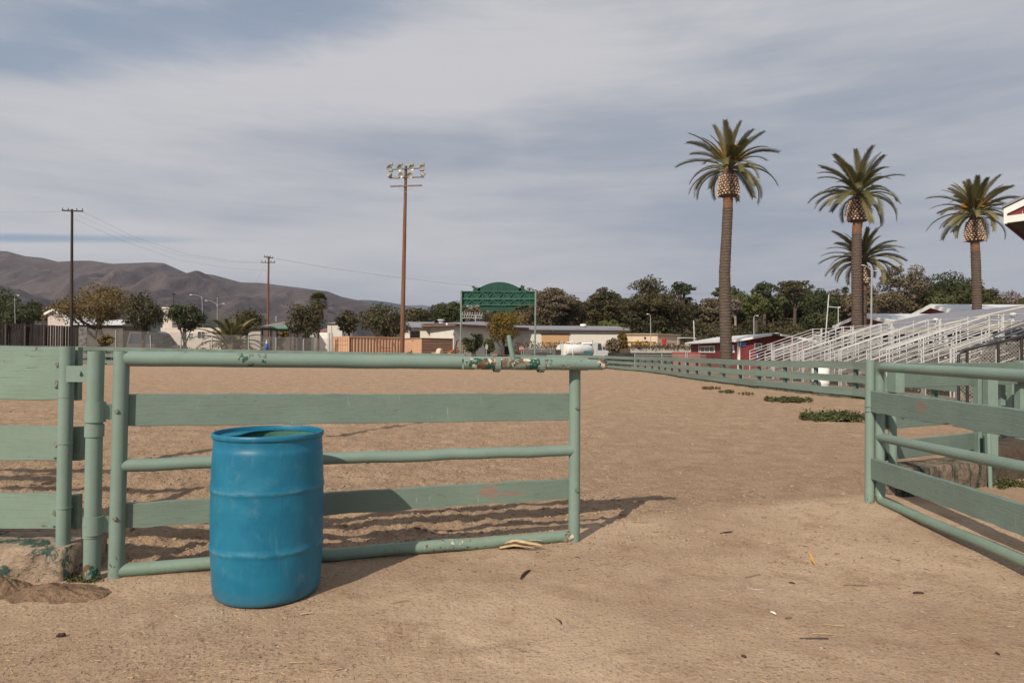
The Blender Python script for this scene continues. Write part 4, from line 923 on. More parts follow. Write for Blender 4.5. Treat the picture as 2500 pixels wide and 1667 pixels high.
mb = MB(); mb.bb(wx(1319, 107.8), wx(1390, 107.8), 107.6, 107.98, ZA(1350, 814.4, 107.9), ZA(1350, 812.4, 107.9)); part('door_canopy', mb, M['blackfr'], o)
mb = MB(); p = P(1424, 797.5, 111.5); mb.lathe([(.33, -.8), (.33, 0), (.52, 0), (.52, .42), (.001, .44)], p, 10); part('roof_vent', mb, M['white'], o)
mb = MB(); p = P(1350, 806.5, 107.5); mb.blob(p, (.2, .18, .2), 2); part('wall_lamp', mb, M['galv'], o)
o = thing('storage_shed', 'low cream shed with a dark open bay behind the round tree and the container', 'building', (wx(1015, 104), 104, 0))
mb = MB(); zt = ZA(1020, 800, 104); mb.bb(wx(985, 104), wx(1050, 104), 104, 112, 0, zt); part('wall', mb, M['wall'], o)
mb = MB(); mb.bb(wx(1001, 103.9), wx(1024.5, 103.9), 103.9, 103.98, 0, ZA(1012, 808, 104)); part('bay_shade', mb, M['dark'], o)  # black panel painted as the shade within the bay
mb = MB(); mb.extrude([(wx(985, 104)-.3, 103.4, zt), (wx(1052, 104), 103.4, zt), (wx(1050, 104), 110, zt+1.0), (wx(985, 104)-.3, 110, zt+1.0)], (0, 0, .15)); part('roof', mb, M['groof'], o)
# left sheds
o = thing('storage_shed', 'tall narrow cream shed with a grey hipped roof left of the tan container', 'building', (wx(820, 92), 92, 0))
za = ZA(815, 790, 92); xa, xb = wx(799, 92), wx(835, 92); mb = MB(); mb.bb(xa, xb, 92, 98, 0, za); part('wall', mb, M['wall'], o)
mb = MB(); mb.add([(xa-.2, 91.7, za), (xb+.2, 91.7, za), (xb+.2, 98.2, za), (xa-.2, 98.2, za), (xa+.9, 95, za+.45), (xb-.3, 95, za+.45)], [(0, 1, 5, 4), (1, 2, 5), (2, 3, 4, 5), (3, 0, 4)]); part('roof', mb, M['groof'], o)
mb = MB(); mb.bb(xa+.5, xa+.6, 91.95, 91.99, 0, za); part('downpipe', mb, M['galv'], o)
o = thing('white_house', 'small white house with a faded red roof between the round trees', 'building', (wx(785, 98), 98, 0))
xa, xb = wx(770, 98), wx(801, 98); za = ZA(785, 808.5, 98); mb = MB(); mb.bb(xa, xb, 98, 104, 0, za); part('wall', mb, M['white'], o)
mb = MB(); mb.add([(xa-.2, 97.8, za), (xb+.2, 97.8, za), (xb+.2, 104.2, za), (xa-.2, 104.2, za), (xa+.5, 101, za+.5), (xb-.2, 101, za+.3)], [(0, 1, 5, 4), (1, 2, 5), (2, 3, 4, 5), (3, 0, 4)]); part('roof', mb, simple('faded red shingles', (.26, .12, .10), .85, .15, 2), o)
o = thing('white_cabin', 'little white cabin with a pale green door under the round tree', 'building', (wx(757, 97), 97, 0))
mb = MB(); mb.bb(wx(747, 96), wx(766, 96), 96, 99, 0, ZA(757, 811, 96)); part('wall', mb, M['white'], o)
mb = MB(); mb.bb(wx(751, 96), wx(756, 96), 95.93, 95.98, 0, ZA(757, 812.5, 96)); part('door', mb, simple('pale green door', (.25, .42, .36), .6), o)
mb = MB(); mb.bb(wx(746, 96), wx(767, 96), 95.8, 99.2, ZA(757, 811, 96)+.002, ZA(757, 809.6, 96)); part('roof', mb, M['groof'], o)
o = thing('carport', 'open carport with a green fascia and grey roof left of the middle round tree', 'carport', (wx(675, 88), 88, 0))
za, zb = ZA(675, 801.5, 86), ZA(675, 798, 86)
xa, xb = wx(636, 86), wx(712, 86)
mb = MB(); mb.bb(wx(655, 86), xb, 86, 86.15, za-.05, zb+.05); part('fascia', mb, simple('green fascia', (.10, .26, .19), .6), o)
mb = MB(); mb.bb(xa-1, xb, 86.16, 95, za-.12, za); part('ceiling', mb, M['blackfr'], o)
mb = MB(); mb.extrude([(xa-1, 86.2, za+.01), (xb, 86.2, zb+.02), (xb, 93, zb+1.0), (xa+.5, 93, zb+.9)], (0, 0, .08)); part('roof', mb, simple('weathered shingle roof', (.20, .17, .16), .9, .3, 2), o)
for u in (640, 661, 676, 709): mb = MB(); x = wx(u, 86.3); mb.bb(x-.07, x+.07, 86.3, 86.44, 0, za-.12); part('post', mb, M['woodd'], o)
mb = MB(); mb.bb(xa-1, wx(662, 93), 93, 93.2, 0, za-.12); part('back_wall', mb, simple('brown back wall', (.16, .12, .10), .9, .3, 1), o)
mb = MB(); mb.bb(wx(678, 87), wx(726, 87), 87, 93, 0, ZA(700, 825, 87)); tag(part('covered_trailer', mb, simple('dark tarpaulin', (.10, .085, .08), .8, .25, 1, .05), None), 'low dark tarpaulin covered stack in front of the carport', 'stack')
o = thing('cream_building', 'pale cream two level building with windows behind the left round trees', 'building', (wx(440, 92), 92, 0))
M['stuc'] = simple('pale stucco', (.55, .48, .42), .85, .06, 1)
xa, xb = wx(392, 92), wx(545, 92); mb = MB(); mb.bb(xa, xb, 92, 100, 0, ZA(450, 800, 92)); mb.bb(wx(394, 92), wx(417, 92), 92.3, 99, ZA(450, 800, 92), ZA(405, 753, 92)); part('wall', mb, M['stuc'], o)
mb = MB(); mb.bb(wx(393, 92), wx(418, 92), 92.1, 99.2, ZA(405, 753, 92), ZA(405, 750, 92)); part('cornice', mb, M['white'], o)
for ua, ub, va, vb in ((460, 473, 812, 829), (481, 502, 808, 828)): window(o, wx(ua, 92), wx(ub, 92), 92, ZA(480, vb, 92), ZA(480, va, 92), 2, 2 if ua == 460 else 1)
for ua, ub in ((560, 590), (598, 632)):
    pass
o = thing('cream_building', 'low pale building behind the pindo palm and the fifth round tree', 'building', (wx(600, 96), 96, 0))
mb = MB(); mb.bb(wx(548, 96), wx(636, 96), 96, 102, 0, ZA(600, 803, 96)); part('wall', mb, simple('greyish pale siding', (.40, .36, .33), .85, .1, 1, .02, (5, 5, .1)), o)  # siding in a mid grey, greyer than the stucco
mb = MB(); mb.bb(wx(546, 96), wx(638, 96), 95.6, 102.4, ZA(600, 803, 96)+.002, ZA(600, 801, 96)); part('roof', mb, M['groof'], o)
o = thing('white_house', 'white gabled house half hidden by trees above the dark board fence', 'building', (wx(144, 95), 95, 0))
xa, xb = wx(116, 95), wx(172, 95); za = ZA(144, 783, 95); zr = ZA(130, 759, 95)
mb = MB(); mb.extrude([(xa, 95, 0), (xb, 95, 0), (xb, 95, za-.3), (wx(133, 95), 95, zr), (xa, 95, za+.9)], (0, 7, 0)); part('wall', mb, simple('pink white siding', (.50, .42, .38), .85, .1, 1), o)
mb = MB(); xm = wx(133, 95); mb.extrude([(xa-.3, 94.6, za+.75), (xm, 94.6, zr+.05), (xb+.4, 94.6, za-.45), (xb+.4, 94.6, za-.2), (xm, 94.6, zr+.35), (xa-.3, 94.6, za+1.05)], (0, 8, 0)); part('roof', mb, M['white'], o)
window(o, wx(156, 95), wx(168, 95), 95, ZA(160, 795, 95), ZA(160, 786, 95), 2, 1)
o = thing('long_shed', 'long low white roofed shed behind the brown willow like tree', 'building', (wx(225, 92), 92, 0))
mb = MB(); mb.bb(wx(172, 92), wx(300, 92), 92, 99, 0, ZA(225, 794, 92)); part('wall', mb, simple('dark shed wall', (.10, .085, .07), .9, .2, 1), o)  # wall coloured dark brown all over
mb = MB(); mb.extrude([(wx(170, 92), 91.5, ZA(225, 793.5, 92)), (wx(303, 92), 91.5, ZA(225, 793.5, 92)), (wx(303, 92), 97, ZA(225, 779, 97)), (wx(170, 92), 97, ZA(225, 786, 97))], (0, 0, .12)); part('roof', mb, M['lroof'], o)

# ------------------------------------------------------------------ foliage
NR = np.random.RandomState(11)
def leaves(centres, normals, size, rs, aspect=1.5, jitter=.7):
    """one little rhombus per centre, turned roughly to its normal"""
    n = len(centres); nr = normals+rs.normal(0, jitter, (n, 3)); nr /= np.linalg.norm(nr, axis=1)[:, None]+1e-9
    a = np.cross(nr, rs.normal(0, 1, (n, 3))); a /= np.linalg.norm(a, axis=1)[:, None]+1e-9; b = np.cross(nr, a)
    s = size*rs.uniform(.6, 1.3, n)[:, None]
    V = np.stack([centres+a*s*aspect*.5, centres+b*s*.5, centres-a*s*aspect*.5, centres-b*s*.5], 1).reshape(-1, 3)
    return V, np.arange(n*4).reshape(-1, 4)
def clumps_crown(c, r, style, rs, nleaf, leaf):
    """returns leaf centres, normals and shade; c centre, r radii"""
    c = np.array(c); r = np.array(r)
    if style == 'round': K, kr, fl = 42, .36, .9
    elif style == 'airy': K, kr, fl = 60, .30, 1.0
    elif style == 'cypress': K, kr, fl = 75, .32, .36
    elif style == 'umbrella': K, kr, fl = 30, .34, .55
    elif style == 'euc': K, kr, fl = 34, .25, .8
    elif style == 'column': K, kr, fl = 30, .40, 1.0
    else: K, kr, fl = 26, .38, .8
    cc = []
    while len(cc) < K:
        p = rs.uniform(-1, 1, 3); q = np.linalg.norm(p)
        if q > 1: continue
        if style in ('round', 'bush', 'column') and q < .45: continue
        if style == 'cypress':
            w = 1.0 if p[2] < -.1 else 1.05-.85*p[2]           # narrows to the top
            if np.hypot(p[0], p[1]) > w*.9: continue
        if style == 'umbrella' and (p[2] < -.35 and rs.rand() < .8): continue
        if style == 'euc' and q < .3: continue
        cc.append(p*.8)
    cc = np.array(cc); rad = kr*rs.uniform(.65, 1.25, K); shade = rs.uniform(0, 1, K)
    idx = rs.choice(K, nleaf, p=rad**2/np.sum(rad**2))
    d = rs.normal(0, 1, (nleaf, 3)); d /= np.linalg.norm(d, axis=1)[:, None]
    rr = rs.uniform(.35, 1.08, nleaf)**.5
    loc = d*rr[:, None]*rad[idx][:, None]
    loc[:, 2] *= fl
    if style == 'cypress': loc[:, 2] -= .25*np.hypot(loc[:, 0], loc[:, 1])
    P_ = (cc[idx]+loc)*r+c
    nn = d*np.array([1, 1, 1.3])+cc[idx]*.4
    sh = np.clip(shade[idx]*.6+rs.uniform(0, .4, nleaf), 0, 1)
    return P_, nn, sh, cc*r+c
LM = {}
def lm(key, c, c2): LM[key] = leafmat('foliage '+key, c, c2); return LM[key]
lm('dark', (0.026, 0.038, 0.014), (0.088, 0.094, 0.035)); lm('mid', (.042, .050, .018), (.125, .130, .052)); lm('olive', (0.090, 0.067, 0.024), (0.237, 0.164, 0.067))
lm('gold', (0.098, 0.073, 0.014), (0.237, 0.159, 0.033)); lm('brown', (.085, .062, .036), (.20, .155, .098)); lm('bright', (.055, .070, .018), (.15, .155, .045))
lm('ficus', (0.035, 0.037, 0.017), (0.131, 0.109, 0.051)); lm('cypress', (0.033, 0.034, 0.014), (0.105, 0.087, 0.039)); lm('grey', (0.114, 0.086, 0.076), (0.299, 0.227, 0.194)); lm('euc', (0.065, 0.059, 0.033), (0.202, 0.151, 0.097))
M['bark'] = simple('tree bark', (.085, .062, .048), .95, .3, 3, .02, (3, 3, .4)); M['palebark'] = simple('pale bark', (.30, .23, .18), .9, .25, 2, .01, (3, 3, .5))
def tree(name, label, u0, u1, v0, v1, Y, style, key, cat='tree', n=None, leaf=None, base=None, group=None, seed=0, trunk=True, bark='bark', depth=.9, tr=.16, limbs=5, dx=0):
    x0, x1 = XA(u0, Y, v1), XA(u1, Y, v1); zt, zb = ZA((u0+u1)/2, v0, Y), ZA((u0+u1)/2, v1, Y)
    cx = (x0+x1)/2; rx = (x1-x0)/2; gz = float(ground_h(np.array([cx]), np.array([float(Y)]))[0]) if base is None else base
    cz = (zt+zb)/2; rz = (zt-zb)/2; ry = rx*depth
    rs = np.random.RandomState(abs(seed*37+int(u0))); area = rx*rz
    leaf = (leaf or max(.10, Y*.0021)); n = n or int(min(24000, max(1500, area*3.14/(leaf*leaf)*6.5)))
    if style in ('airy', 'euc', 'umbrella'): n = int(n*.75)
    t = thing(name, label, cat, (cx, Y, gz), group)
    C, Nn, S, cc = clumps_crown((cx, Y, cz), (rx, ry, rz), style, rs, n, leaf)
    C[:, 2] = np.maximum(C[:, 2], gz+.05)
    V, Fq = leaves(C, Nn, leaf, rs, 1.6)
    np_mesh('crown', V, Fq, LM[key], (cx, Y, gz), {'rnd': np.repeat(S, 4)}, parent=t)
    if trunk:
        mb = MB(); r0 = min(tr*rx+.05, .5); top = cz+rz*.1; bx_ = cx+dx
        mb.tube([(bx_, Y, gz-.3), (bx_+rx*.03, Y, gz+(top-gz)*.4), (cx, Y, top)], [r0, r0*.75, r0*.4], 8)
        for q in cc[rs.choice(len(cc), limbs+(6 if style in ('umbrella', 'euc') else 0))]:
            h = gz+(top-gz)*rs.uniform(.35, .7); s = Vector((cx, Y, h)); e = Vector(q)
            m_ = s.lerp(e, .5)+Vector((0, 0, -.08*rz)); mb.tube([s, m_, e], [r0*.42, r0*.28, r0*.1], 6)
        part('trunk', mb, M[bark], t)
    return t

# far left group and the row of round trees beyond the arena
tree('broad_tree', 'dark green broad tree at the left edge above the board fence', -60, 62, 700, 815, 108, 'round', 'mid', seed=1)
tree('bushy_tree', 'grey green bushy tree beside the left edge, in front of the darker broad one', 10, 115, 738, 800, 98, 'round', 'dark', seed=2)
tree('broad_tree', 'low dark tree sloping down beside the half hidden white house', 52, 108, 725, 790, 110, 'bush', 'dark', seed=3)
tree('willow_tree', 'large open olive brown tree in front of the left utility pole', 138, 330, 687, 806, 78, 'airy', 'olive', seed=4, leaf=.13, tr=.06, limbs=12, dx=.5)
tree('bare_bush', 'sparse yellow brown bush between the white house and the olive brown tree', 100, 150, 735, 800, 96, 'airy', 'olive', seed=41, n=900)
tree('round_tree', 'dark round tree just right of the olive brown willowy tree', 297, 400, 711, 808, 74, 'round', 'ficus', seed=5, tr=.09)
tree('round_tree', 'round tree left of the short stout palm, above the parked van', 401, 500, 740, 811, 80, 'round', 'dark', seed=6, tr=.09)
tree('round_tree', 'round tree directly right of the short stout palm', 562, 642, 748, 812, 84, 'round', 'ficus', seed=7, tr=.09)
tree('round_tree', 'lumpy round tree standing in front of the fan palm', 695, 790, 733, 828, 76, 'round', 'ficus', seed=8, tr=.08)
tree('round_tree', 'smaller round tree behind the left end of the tan container', 819, 885, 755, 824, 86, 'round', 'ficus', seed=9, tr=.08)
tree('round_tree', 'widest round tree, behind the tan container and the floodlight pole', 874, 1003, 740, 828, 84, 'round', 'ficus', seed=10, tr=.08)
tree('pepper_tree', 'golden green fine leaved tree in front of the cream warehouse', 1184, 1272, 757, 842, 78, 'round', 'gold', seed=11, leaf=.11, tr=.08)
tree('small_tree', 'small dark conical tree beside the left billboard post', 1128, 1180, 808, 866, 76, 'bush', 'dark', seed=12)
tree('small_tree', 'small green shrub tree left of the golden green tree', 1180, 1208, 825, 868, 74, 'bush', 'mid', seed=13)
tree('vine_shrub', 'tall yellow green climbing shrub at the right corner of the long warehouse', 1508, 1532, 801, 870, 104, 'column', 'gold', seed=14)
tree('vine_shrub', 'grey brown shrub below the climbing plant beside the tank truck cab', 1480, 1520, 822, 872, 102, 'bush', 'brown', seed=15)
tree('leafy_shrub', 'green shrub growing on the terrace in front of the beige building', 1540, 1582, 832, 852, 92, 'bush', 'mid', base=ZA(1560, 852, 92), seed=16, trunk=False)
tree('clipped_shrub', 'pale rounded shrub behind the far left chain link fence', 240, 278, 816, 846, 66, 'bush', 'olive', seed=17, trunk=False)
tree('yellow_shrub', 'yellow green shrub seen under the green carport roof', 680, 706, 806, 826, 97, 'bush', 'gold', seed=18)
# dry vine along the warehouse front
def stuff_leaves(name, label, pts, size, key, rs, aspect=1.6, cat='vegetation'):
    V, Fq = leaves(pts, np.tile([0, -.6, .8], (len(pts), 1)), size, rs, aspect, 1.0)
    o = np_mesh(name, V, Fq, LM[key], (float(pts[:, 0].mean()), float(pts[:, 1].mean()), float(pts[:, 2].min())), {'rnd': rs.rand(len(pts)).repeat(4)})
    return tag(o, label, cat, kind='stuff')
rs = np.random.RandomState(5); n = 5200
x = rs.uniform(XA(1255, 103), XA(1500, 103), n); z = rs.beta(1.4, 1.6, n)*ZA(1350, 824, 103)*(.8+.25*vn(x*.7, x*0+3, 8)*2)
stuff_leaves('hedge_vine', 'tangled reddish brown and green vine along the front of the long warehouse', np.stack([x, 103+rs.normal(0, .25, n), np.abs(z)], 1), .17, 'brown', rs)
n = 900; x = rs.uniform(XA(1537, 91), XA(1700, 91), n); stuff_leaves('dry_weeds', 'dry reddish weeds along the top of the retaining wall', np.stack([x, 90.2+rs.normal(0, .25, n), ZA(1620, 850.5, 90)+np.abs(rs.normal(0, .28, n))], 1), .2, 'brown', rs)
n = 260; x = rs.uniform(XA(1543, 90), XA(1602, 90), n); lm('orange', (0.525, 0.275, 0.025), (0.837, 0.486, 0.054))
stuff_leaves('orange_flowers', 'orange yellow flowers on the terrace before the beige building', np.stack([x, 90.8+rs.normal(0, .2, n), ZA(1570, 849, 91)+np.abs(rs.normal(0, .35, n))], 1), .26, 'orange', rs)
n = 4200; x = rs.uniform(XA(210, 70), XA(800, 70), n); stuff_leaves('dry_brush', 'dark dry brush at the foot of the far left chain link fence', np.stack([x, 70+rs.normal(0, 1.0, n), np.abs(rs.normal(0, .5, n))*(1+1.2*vn(x*.5, x*0, 4))], 1), .2, 'brown', rs)

# trees on the bank
bk = dict(group='trees on the wooded bank')
def bt(*a, **k): k.update(bk); return tree(*a, **k)
bt('cypress_tree', 'flat topped cypress with reaching branches left of the green billboard', 1048, 1130, 737, 785, 150, 'cypress', 'dark', seed=21)
bt('pine_tree', 'large half dead pine with brown foliage just right of the billboard', 1283, 1405, 682, 790, 150, 'cypress', 'brown', seed=22, tr=.06)
bt('pine_tree', 'green wing of pine crown beside the half dead brown one', 1350, 1420, 715, 790, 153, 'umbrella', 'cypress', seed=23)
bt('cypress_tree', 'broad layered cypress in the middle of the bank behind the tank truck', 1415, 1535, 682, 800, 158, 'cypress', 'cypress', seed=24, tr=.06)
bt('cypress_tree', 'tallest layered cypress with a ragged pointed top, left of the tallest palm', 1500, 1672, 650, 835, 150, 'cypress', 'cypress', seed=25, tr=.06, n=15000)
bt('pine_tree', 'umbrella pine with a dark rounded crown left of the tallest palm trunk', 1632, 1706, 684, 735, 160, 'umbrella', 'dark', seed=26)
bt('broad_tree', 'olive green mass of foliage under the umbrella pine left of the tallest palm trunk', 1640, 1712, 722, 800, 148, 'round', 'cypress', seed=27)
bt('pine_tree', 'dark round pine crown directly behind the tallest palm trunk', 1733, 1801, 696, 738, 165, 'umbrella', 'dark', seed=28)
bt('bare_tree', 'pale leafless tree beside the tallest palm trunk', 1775, 1815, 725, 775, 155, 'airy', 'grey', seed=29, bark='palebark')
bt('pine_tree', 'dark spreading pine with open branches right of the tallest palm trunk', 1832, 1899, 683, 745, 158, 'umbrella', 'dark', seed=30)
bt('pine_tree', 'big dense pine crown left of the leaning white pole', 1888, 1990, 675, 740, 160, 'umbrella', 'cypress', seed=31)
bt('broad_tree', 'bright green bushy tree below the open branched pine', 1805, 1885, 715, 775, 145, 'round', 'bright', seed=32)
bt('broad_tree', 'very dark rounded tree behind the leaning white pole', 1945, 2082, 702, 815, 142, 'round', 'dark', seed=33)
bt('eucalyptus_tree', 'eucalyptus with pale branching limbs right of the two crossing palms', 2118, 2275, 632, 790, 118, 'euc', 'euc', seed=34, bark='palebark', tr=.045, limbs=12, base=2)
bt('eucalyptus_tree', 'low grey green foliage beneath the pale limbed eucalyptus', 2122, 2290, 720, 800, 122, 'round', 'euc', seed=35, base=2)
bt('cypress_tree', 'dark wide cypress between the eucalyptus and the rightmost palm', 2250, 2405, 662, 770, 125, 'round', 'dark', seed=36, base=2)
bt('broad_tree', 'yellow green rounded tree in front of the dark wide cypress', 2240, 2345, 710, 775, 115, 'round', 'mid', seed=37, base=2)
bt('broad_tree', 'dark bushy tree directly right of the rightmost palm trunk', 2392, 2440, 702, 765, 125, 'bush', 'cypress', seed=38, base=2)
bt('bare_tree', 'pale thin leafless trees at the right edge above the grey barn roof', 2420, 2500, 705, 765, 130, 'airy', 'grey', seed=39, bark='palebark', base=2, n=1500)
bt('broad_tree', 'low green tree above the ridge of the grey barn roof', 2400, 2475, 725, 770, 118, 'bush', 'bright', seed=40, base=2)
bt('broad_tree', 'dark tree cut off by the right edge above the barn roof', 2478, 2560, 728, 775, 122, 'bush', 'dark', seed=42, base=2)
bt('broad_tree', 'bright yellow green tree above the right end of the warehouse roof', 1465, 1522, 778, 815, 128, 'bush', 'bright', seed=43)
bt('broad_tree', 'low olive tree showing above the roof beside the golden green tree', 1262, 1300, 763, 800, 120, 'bush', 'olive', seed=44)
bt('broad_tree', 'dark green tree behind the storage shed, right of the floodlight pole', 985, 1062, 753, 800, 125, 'round', 'cypress', seed=45)
bt('broad_tree', 'brown green tree behind the billboard lower panel', 1130, 1200, 742, 800, 128, 'round', 'brown', seed=46)
rr_ = random.Random(12)
LMK = [(1000, 'the floodlight mast'), (1126, 'the left billboard post'), (1217, 'the billboard arch'), (1308, 'the right billboard post'), (1400, 'the half dead pine'), (1475, 'the broad layered cypress'), (1586, 'the tallest layered cypress'),
       (1668, 'the umbrella pine'), (1775, 'the tallest palm trunk'), (1865, 'the open branched pine'), (1940, 'the big dense pine'), (2020, 'the leaning white pole'), (2095, 'the crossing palm trunks'), (2197, 'the eucalyptus'), (2300, 'the dark wide cypress'), (2383, 'the rightmost palm trunk'), (2450, 'the thin leafless trees'), (2530, 'the right edge of the photo')]
KW = {'cypress': 'dark olive', 'dark': 'deep green', 'brown': 'brownish', 'mid': 'green', 'euc': 'grey green'}
used_ = set()
for i, u in enumerate(list(range(1015, 1300, 85))+list(range(1300, 2110, 62))+list(range(2140, 2560, 75))):
    right = u > 2100; top = (748 if u < 1290 else 712 if u < 1780 else 708 if not right else 705)+rr_.uniform(-14, 12); w_ = rr_.uniform(44, 64); key = rr_.choice(['cypress', 'cypress', 'dark', 'brown', 'mid', 'euc']); style = rr_.choice(['round', 'bush', 'cypress', 'round'])
    for lu, ln in sorted(LMK, key=lambda q: abs(q[0]-u)):
        side = 'directly behind' if abs(lu-u) < 14 else 'just left of' if u < lu else 'just right of'; lab = '%s background tree crown %s %s' % (KW[key], side, ln)
        if (side, ln) not in used_: used_.add((side, ln)); break
    bt('broad_tree', lab, u-w_, u+w_, top, 812, (134 if right else 168)+rr_.uniform(-6, 6), style, key, seed=100+i, n=8000, leaf=.42)
# scrub covering the bank
rs = np.random.RandomState(9)
def scrub(name, label, key, n, ulo, uhi, ylo, yhi, hh, size, seed):
    rs = np.random.RandomState(seed); k = max(60, n//70); cu = rs.uniform(ulo, uhi, k); cy = rs.uniform(ylo, yhi, k); cx = (cu-1250)/F*cy
    cr = rs.uniform(.8, 2.6, k)*cy/150; idx = rs.randint(0, k, n); d = rs.normal(0, 1, (n, 3)); d /= np.linalg.norm(d, axis=1)[:, None]; d[:, 2] = np.abs(d[:, 2])
    p = np.stack([cx[idx], cy[idx], np.zeros(n)], 1)+d*cr[idx][:, None]*np.array([1.3, 1.0, hh])
    p[:, 2] += ground_h(p[:, 0], p[:, 1]); V, Fq = leaves(p, d, size, rs, 1.5, .7)
    o = np_mesh(name, V, Fq, LM[key], (float(p[:, 0].mean()), float(p[:, 1].mean()), 0), {'rnd': np.clip(rs.rand(k)[idx]*.65+rs.rand(n)*.35, 0, 1).repeat(4)}); tag(o, label, 'scrub', kind='stuff')
scrub('scrub', 'olive green scrub covering the wooded bank', 'cypress', 46000, 980, 2560, 124, 186, 1.2, .36, 1)
scrub('scrub', 'grey brown dry brush mixed over the wooded bank', 'brown', 15000, 1200, 2560, 122, 180, 1.2, .34, 2)
scrub('scrub', 'brighter green bushes scattered through the bank scrub', 'mid', 14000, 1240, 2560, 122, 180, 1.1, .34, 3)

# ------------------------------------------------------------------ palms
def frond_mesh(name, L, droop, nl=64, ll=.45, seed=0, key='frond'):
    """feather palm leaf growing along +X, leaflets in a shallow V"""
    r = random.Random(seed); mb = MB(); pts = []; n = 14
    for i in range(n+1):
        t = i/n; a = droop*t**1.5
        pts.append((0, 0)) if i == 0 else pts.append((pts[-1][0]+L/n*math.cos(a), pts[-1][1]-L/n*math.sin(a)))
    def at(t):
        k = min(n-1, int(t*n)); f = t*n-k; x = pts[k][0]*(1-f)+pts[k+1][0]*f; z = pts[k][1]*(1-f)+pts[k+1][1]*f
        return x, z, droop*t**1.5
    mb.tube([(x, 0, z) for x, z in pts], [.045*(1-.85*i/n)+.006 for i in range(n+1)], 5)
    for i in range(nl):
        t = .13+.87*i/nl; x, z, a = at(t); l = ll*(math.sin(math.pi*min(1, (t-.08)*.9+.10))**.55+.10)*r.uniform(.85, 1.1)
        for s in (-1, 1):
            fw = .62+.3*t; up = .42+r.uniform(-.15, .15); sd_ = .62
            d = Vector((fw*math.cos(a)+up*math.sin(a)*.4, s*sd_, -fw*math.sin(a)+up*.45*math.cos(a))).normalized()
            b = Vector((x, 0, z)); e = b+d*l+Vector((0, 0, -.10*l)); m_ = b+d*l*.5+Vector((0, 0, .0)); w = .019*L/3
            tg = Vector((math.cos(a), 0, -math.sin(a)))*w
            mb.add([b-tg, b+tg, m_+tg*1.1, e, m_-tg*1.1], [(0, 1, 2, 4), (4, 2, 3)])
    me = bpy.data.meshes.new(name); me.from_pydata(mb.v, [], mb.f); me.materials.append(M['frond']); return me
def mkfrond():
    m, nt, b = newmat('palm frond', .5, .35); g = nt.nodes.new('ShaderNodeObjectInfo')
    col = mixc(nt, g.outputs['Random'], (.080, .076, .024), (.215, .180, .075)); lk(nt, col, b.inputs['Base Color'])
    t = nt.nodes.new('ShaderNodeBsdfTranslucent'); lk(nt, col, t.inputs[0]); mx = nt.nodes.new('ShaderNodeMixShader'); mx.inputs[0].default_value = .12
    lk(nt, b.outputs[0], mx.inputs[1]); lk(nt, t.outputs[0], mx.inputs[2]); lk(nt, mx.outputs[0], nt.nodes['Material Output'].inputs[0]); return m
M['frond'] = mkfrond()
FR = [frond_mesh('frond', 3.0, d, seed=i) for i, d in enumerate((.60, .95, 1.25, 1.5))]
def ptrunk():
    m, nt, b = newmat('palm trunk', .95, .1); v = posvec(nt); s = nt.nodes.new('ShaderNodeSeparateXYZ'); lk(nt, v, s.inputs[0])
    rings = math_(nt, 'SINE', math_(nt, 'ADD', math_(nt, 'MULTIPLY', s.outputs[2], 34), math_(nt, 'MULTIPLY', noise(nt, v, 5, 3), 9)))
    c = mixc(nt, noise(nt, v, 3, 4), (.085, .060, .048), (.15, .115, .092)); c = mixc(nt, math_(nt, 'MULTIPLY', ramp(nt, rings, .1, 1), .28), c, (.05, .037, .03))
    lk(nt, c, b.inputs['Base Color']); bump(nt, b, math_(nt, 'ADD', math_(nt, 'MULTIPLY', rings, .4), noise(nt, v, 14, 4, .7)), .04, 1); return m
M['ptrunk'] = ptrunk(); M['newtrunk'] = simple('freshly trimmed palm trunk', (.20, .105, .062), .95, .25, 5, .04, (1, 1, 6))
M['stub'] = simple('cut frond stubs', (.62, .46, .34), .9, .55, 7, 0, None, .1); M['stubdark'] = simple('shaggy palm fibre', (.12, .075, .05), .95, .3, 6, .04); M['fruit'] = simple('orange fruit stalks', (.62, .26, .02), .7, .25, 3)
